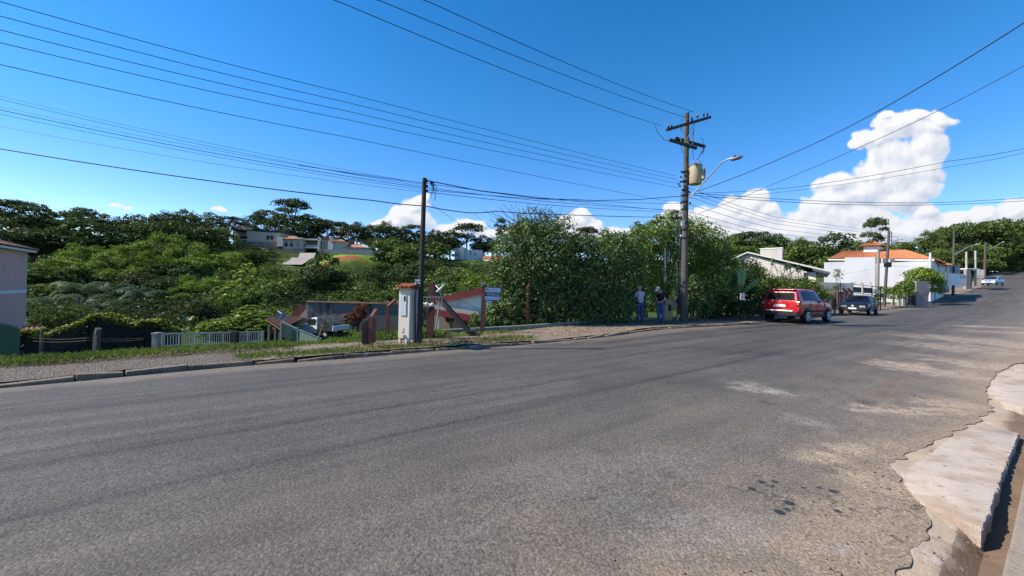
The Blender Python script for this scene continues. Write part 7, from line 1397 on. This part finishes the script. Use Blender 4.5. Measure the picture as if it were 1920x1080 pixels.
def person(label, loc, rz, pose, shirt, jeans, hair, cap=None, H_=1.70):
    # faces -y in its own frame; sizes in metres for a 1.70 m man
    t_ = thing('person', label, 'person', loc, rz); t_.scale = (H_ / 1.7,) * 3
    nod = pose.get('nod', 0.); hx = Vector((0, -.02 - .10 * nod, 1.47)); hd_ = Vector((0, -.05 - .17 * nod, 1.575 - .05 * nod))
    J = {'pelvis': ((0, 0, .93), (.135, .10)), 'waist': ((0, .005, 1.06), (.135, .10)), 'chest': ((0, .0, 1.24), (.165, .11)), 'neckb': ((0, .01, 1.40), (.085, .075)), 'neck': (tuple(hx), .055), 'head': (tuple(hd_), (.078, .088)), 'crown': (tuple(hd_ + Vector((0, .01, .075))), (.062, .075))}
    E = [('pelvis', 'waist'), ('waist', 'chest'), ('chest', 'neckb'), ('neckb', 'neck'), ('neck', 'head'), ('head', 'crown')]
    for sg, sd in ((-1, 'r'), (1, 'l')):
        lg = pose['legs'][sd]; J['hip' + sd] = ((sg * .09, 0, .88), .088); J['knee' + sd] = (lg[0], .058); J['ank' + sd] = (lg[1], .042); J['toe' + sd] = ((lg[1][0] + sg * .03, lg[1][1] - .14, .035), .035)
        E += [('pelvis', 'hip' + sd), ('hip' + sd, 'knee' + sd), ('knee' + sd, 'ank' + sd), ('ank' + sd, 'toe' + sd)]
        el, wr, hn = [Vector(v) for v in pose['arms'][sd]]; J['sho' + sd] = ((sg * .19, .01, 1.375), .062); J['elb' + sd] = (tuple(el), .042); J['wri' + sd] = (tuple(wr), .028); d = (hn - wr).normalized(); J['palm' + sd] = (tuple(wr + d * .06), (.036, .018))
        E += [('neckb', 'sho' + sd), ('sho' + sd, 'elb' + sd), ('elb' + sd, 'wri' + sd), ('wri' + sd, 'palm' + sd)]
        side = d.cross(Vector((0, -1, 0))); side = side.normalized() if side.length > .1 else Vector((1, 0, 0)); curl = side.cross(d).normalized()
        for i, (of, ln) in enumerate([(-.030, .070), (-.010, .080), (.010, .075), (.030, .058)]):
            a = wr + d * .085 + side * of; b1 = a + d * ln * .55 + curl * .012; c1 = b1 + d * ln * .35 + curl * .028; k = '%s%d' % (sd, i); J['fa' + k] = (tuple(a), .0095); J['fb' + k] = (tuple(b1), .0088); J['fc' + k] = (tuple(c1), .0078); E += [('palm' + sd, 'fa' + k), ('fa' + k, 'fb' + k), ('fb' + k, 'fc' + k)]
        a = wr + d * .03 + side * (.032 * -sg); b1 = a + d * .035 + side * (.022 * -sg) + curl * .012; J['ta' + sd] = (tuple(a), .012); J['tb' + sd] = (tuple(b1), .010); E += [('wri' + sd, 'ta' + sd), ('ta' + sd, 'tb' + sd)]
    skinmesh('body', J, E, SKIN, t_)
    off = lambda k, dr: (J[k][0], tuple(x + dr for x in (J[k][1] if hasattr(J[k][1], '__len__') else (J[k][1],) * 2)))
    JS = {k: off(k, .020) for k in ('waist', 'chest', 'neckb', 'shor', 'shol')}; JS['pelvis'] = ((0, 0, .95), (.155, .12)); JS['hem'] = ((0, 0, .88), (.158, .122)); ES = [('pelvis', 'hem'), ('pelvis', 'waist'), ('waist', 'chest'), ('chest', 'neckb'), ('neckb', 'shor'), ('neckb', 'shol')]
    for sd in 'rl': a, b_ = Vector(J['sho' + sd][0]), Vector(J['elb' + sd][0]); JS['slv' + sd] = (tuple(a.lerp(b_, .85)), .058); ES.append(('sho' + sd, 'slv' + sd))
    skinmesh('shirt', JS, ES, shirt, t_)
    JJ = {'pelvis': ((0, 0, .90), (.146, .112))}; EJ = []
    for sd in 'rl': JJ['hip' + sd] = off('hip' + sd, .022); JJ['knee' + sd] = off('knee' + sd, .022); a = J['ank' + sd]; JJ['ank' + sd] = ((a[0][0], a[0][1], .09), .068); EJ += [('pelvis', 'hip' + sd), ('hip' + sd, 'knee' + sd), ('knee' + sd, 'ank' + sd)]
    skinmesh('jeans', JJ, EJ, jeans, t_)
    for sd in 'rl':
        a = J['ank' + sd][0]; mb = MB(); pr = [(-.045, .06, 0), (.045, .06, 0), (.05, -.06, 0), (.045, -.16, 0), (.0, -.20, 0), (-.045, -.16, 0), (-.05, -.06, 0)]; vs_ = [(a[0] + x, a[1] + y, .0) for x, y, z in pr] + [(a[0] + x * .85, a[1] + y * .92, .10 if y > -.1 else .06) for x, y, z in pr]; n = 7
        mb.add(vs_, [tuple(range(n))[::-1], tuple(range(n, 2 * n))] + [(i, (i + 1) % n, n + (i + 1) % n, n + i) for i in range(n)]); mb.build('shoe', mat('dark_shoe', (.03, .025, .02), .6), t_, smooth=True)
    # face, ears, hair
    def ell(name, c_, r_, m, z0=-1., z1=1., rot=0.):
        mb = MB(); prof = [(math.sqrt(max(0, 1 - z * z)), z) for z in np.linspace(z0, z1, 9)]; vs_ = []; n = 14
        for r2, z in prof:
            for k in range(n): a = 2 * math.pi * k / n; p = Vector((r2 * math.cos(a) * r_[0], r2 * math.sin(a) * r_[1], z * r_[2])); p.rotate(Matrix.Rotation(rot, 3, 'X')); vs_.append(Vector(c_) + p)
        L = len(prof); mb.add(vs_, [(i * n + k, i * n + (k + 1) % n, (i + 1) * n + (k + 1) % n, (i + 1) * n + k) for i in range(L - 1) for k in range(n)] + [tuple(range(n))[::-1], tuple((L - 1) * n + k for k in range(n))]); return mb.build(name, m, t_, smooth=True)
    rt = .75 * nod; fw = Vector((0, -math.cos(rt), -math.sin(rt))); uw = Vector((0, -math.sin(rt), math.cos(rt)))
    hc = hd_ + Vector((0, .005, .035)); ell('hair', hc + uw * .030 - fw * .014, (.090, .105, .090), hair, -.15, 1, rt)
    ell('nose', hc + fw * .102 - uw * .022, (.013, .02, .024), SKIN, rot=rt); ell('mouth', hc + fw * .094 - uw * .062, (.024, .008, .006), mat('lips', (.28, .11, .09), .5), rot=rt)
    for sg in (-1, 1): ell('eye', hc + fw * .092 + uw * .004 + Vector((sg * .032, 0, 0)), (.013, .008, .009), DARK, rot=rt); ell('ear', hc - uw * .012 + Vector((sg * .084, 0, 0)), (.012, .022, .034), SKIN, rot=rt)
    if cap:
        ell('cap', hc + uw * .035 - fw * .008, (.095, .112, .085), cap, .05, 1, rt); mb = MB(); b0 = hc + uw * .045 + fw * .09; mb.prism([b0 + Vector((-.07, 0, 0)), b0 + Vector((.07, 0, 0)), b0 + Vector((.055, 0, 0)) + fw * .08 - uw * .01, b0 + Vector((-.055, 0, 0)) + fw * .08 - uw * .01], uw * .008); mb.build('cap_peak', cap, t_)
    return t_
JEAN = mat('blue_denim', (.045, .085, .19), .9, .2, 8, c2=(.10, .16, .30), s2=3); SHB = mat('pale_blue_shirt', (.38, .40, .47), .85, .12, 9, c2=(.64, .65, .68), s2=6); NVY = mat('dark_navy_shirt', (.012, .014, .020), .85)
HG = mat('grey_hair', (.34, .33, .32), .8, .25, 30); HD = mat('greying_dark_hair', (.10, .09, .085), .8, .3, 30)
p = GZ(1199, 606, .15)
person('man in a pale blue shirt and jeans seen from behind, hand raised to his face', p, R(195), {'legs': {'r': ((-.11, -.03, .48), (-.13, .03, .06)), 'l': ((.10, -.01, .48), (.10, .02, .06))}, 'arms': {'l': ((.27, -.06, 1.10), (.20, -.20, .90), (.15, -.28, .86)), 'r': ((-.25, -.14, 1.17), (-.10, -.27, 1.34), (-.05, -.25, 1.44))}, 'nod': .25}, SHB, JEAN, HG)
p = GZ(1239, 608, .15)
person('man in a dark shirt and jeans wearing a pale cap, looking down to the left', p, R(-62), {'legs': {'r': ((-.09, -.05, .48), (-.09, .0, .06)), 'l': ((.10, .0, .48), (.10, .06, .06))}, 'arms': {'l': ((.24, -.02, 1.12), (.16, -.20, 1.0), (.08, -.28, 1.0)), 'r': ((-.24, -.02, 1.12), (-.16, -.22, .96), (-.10, -.30, .94))}, 'nod': 1.0}, NVY, JEAN, HD, mat('pale_cap', (.55, .52, .48), .8))
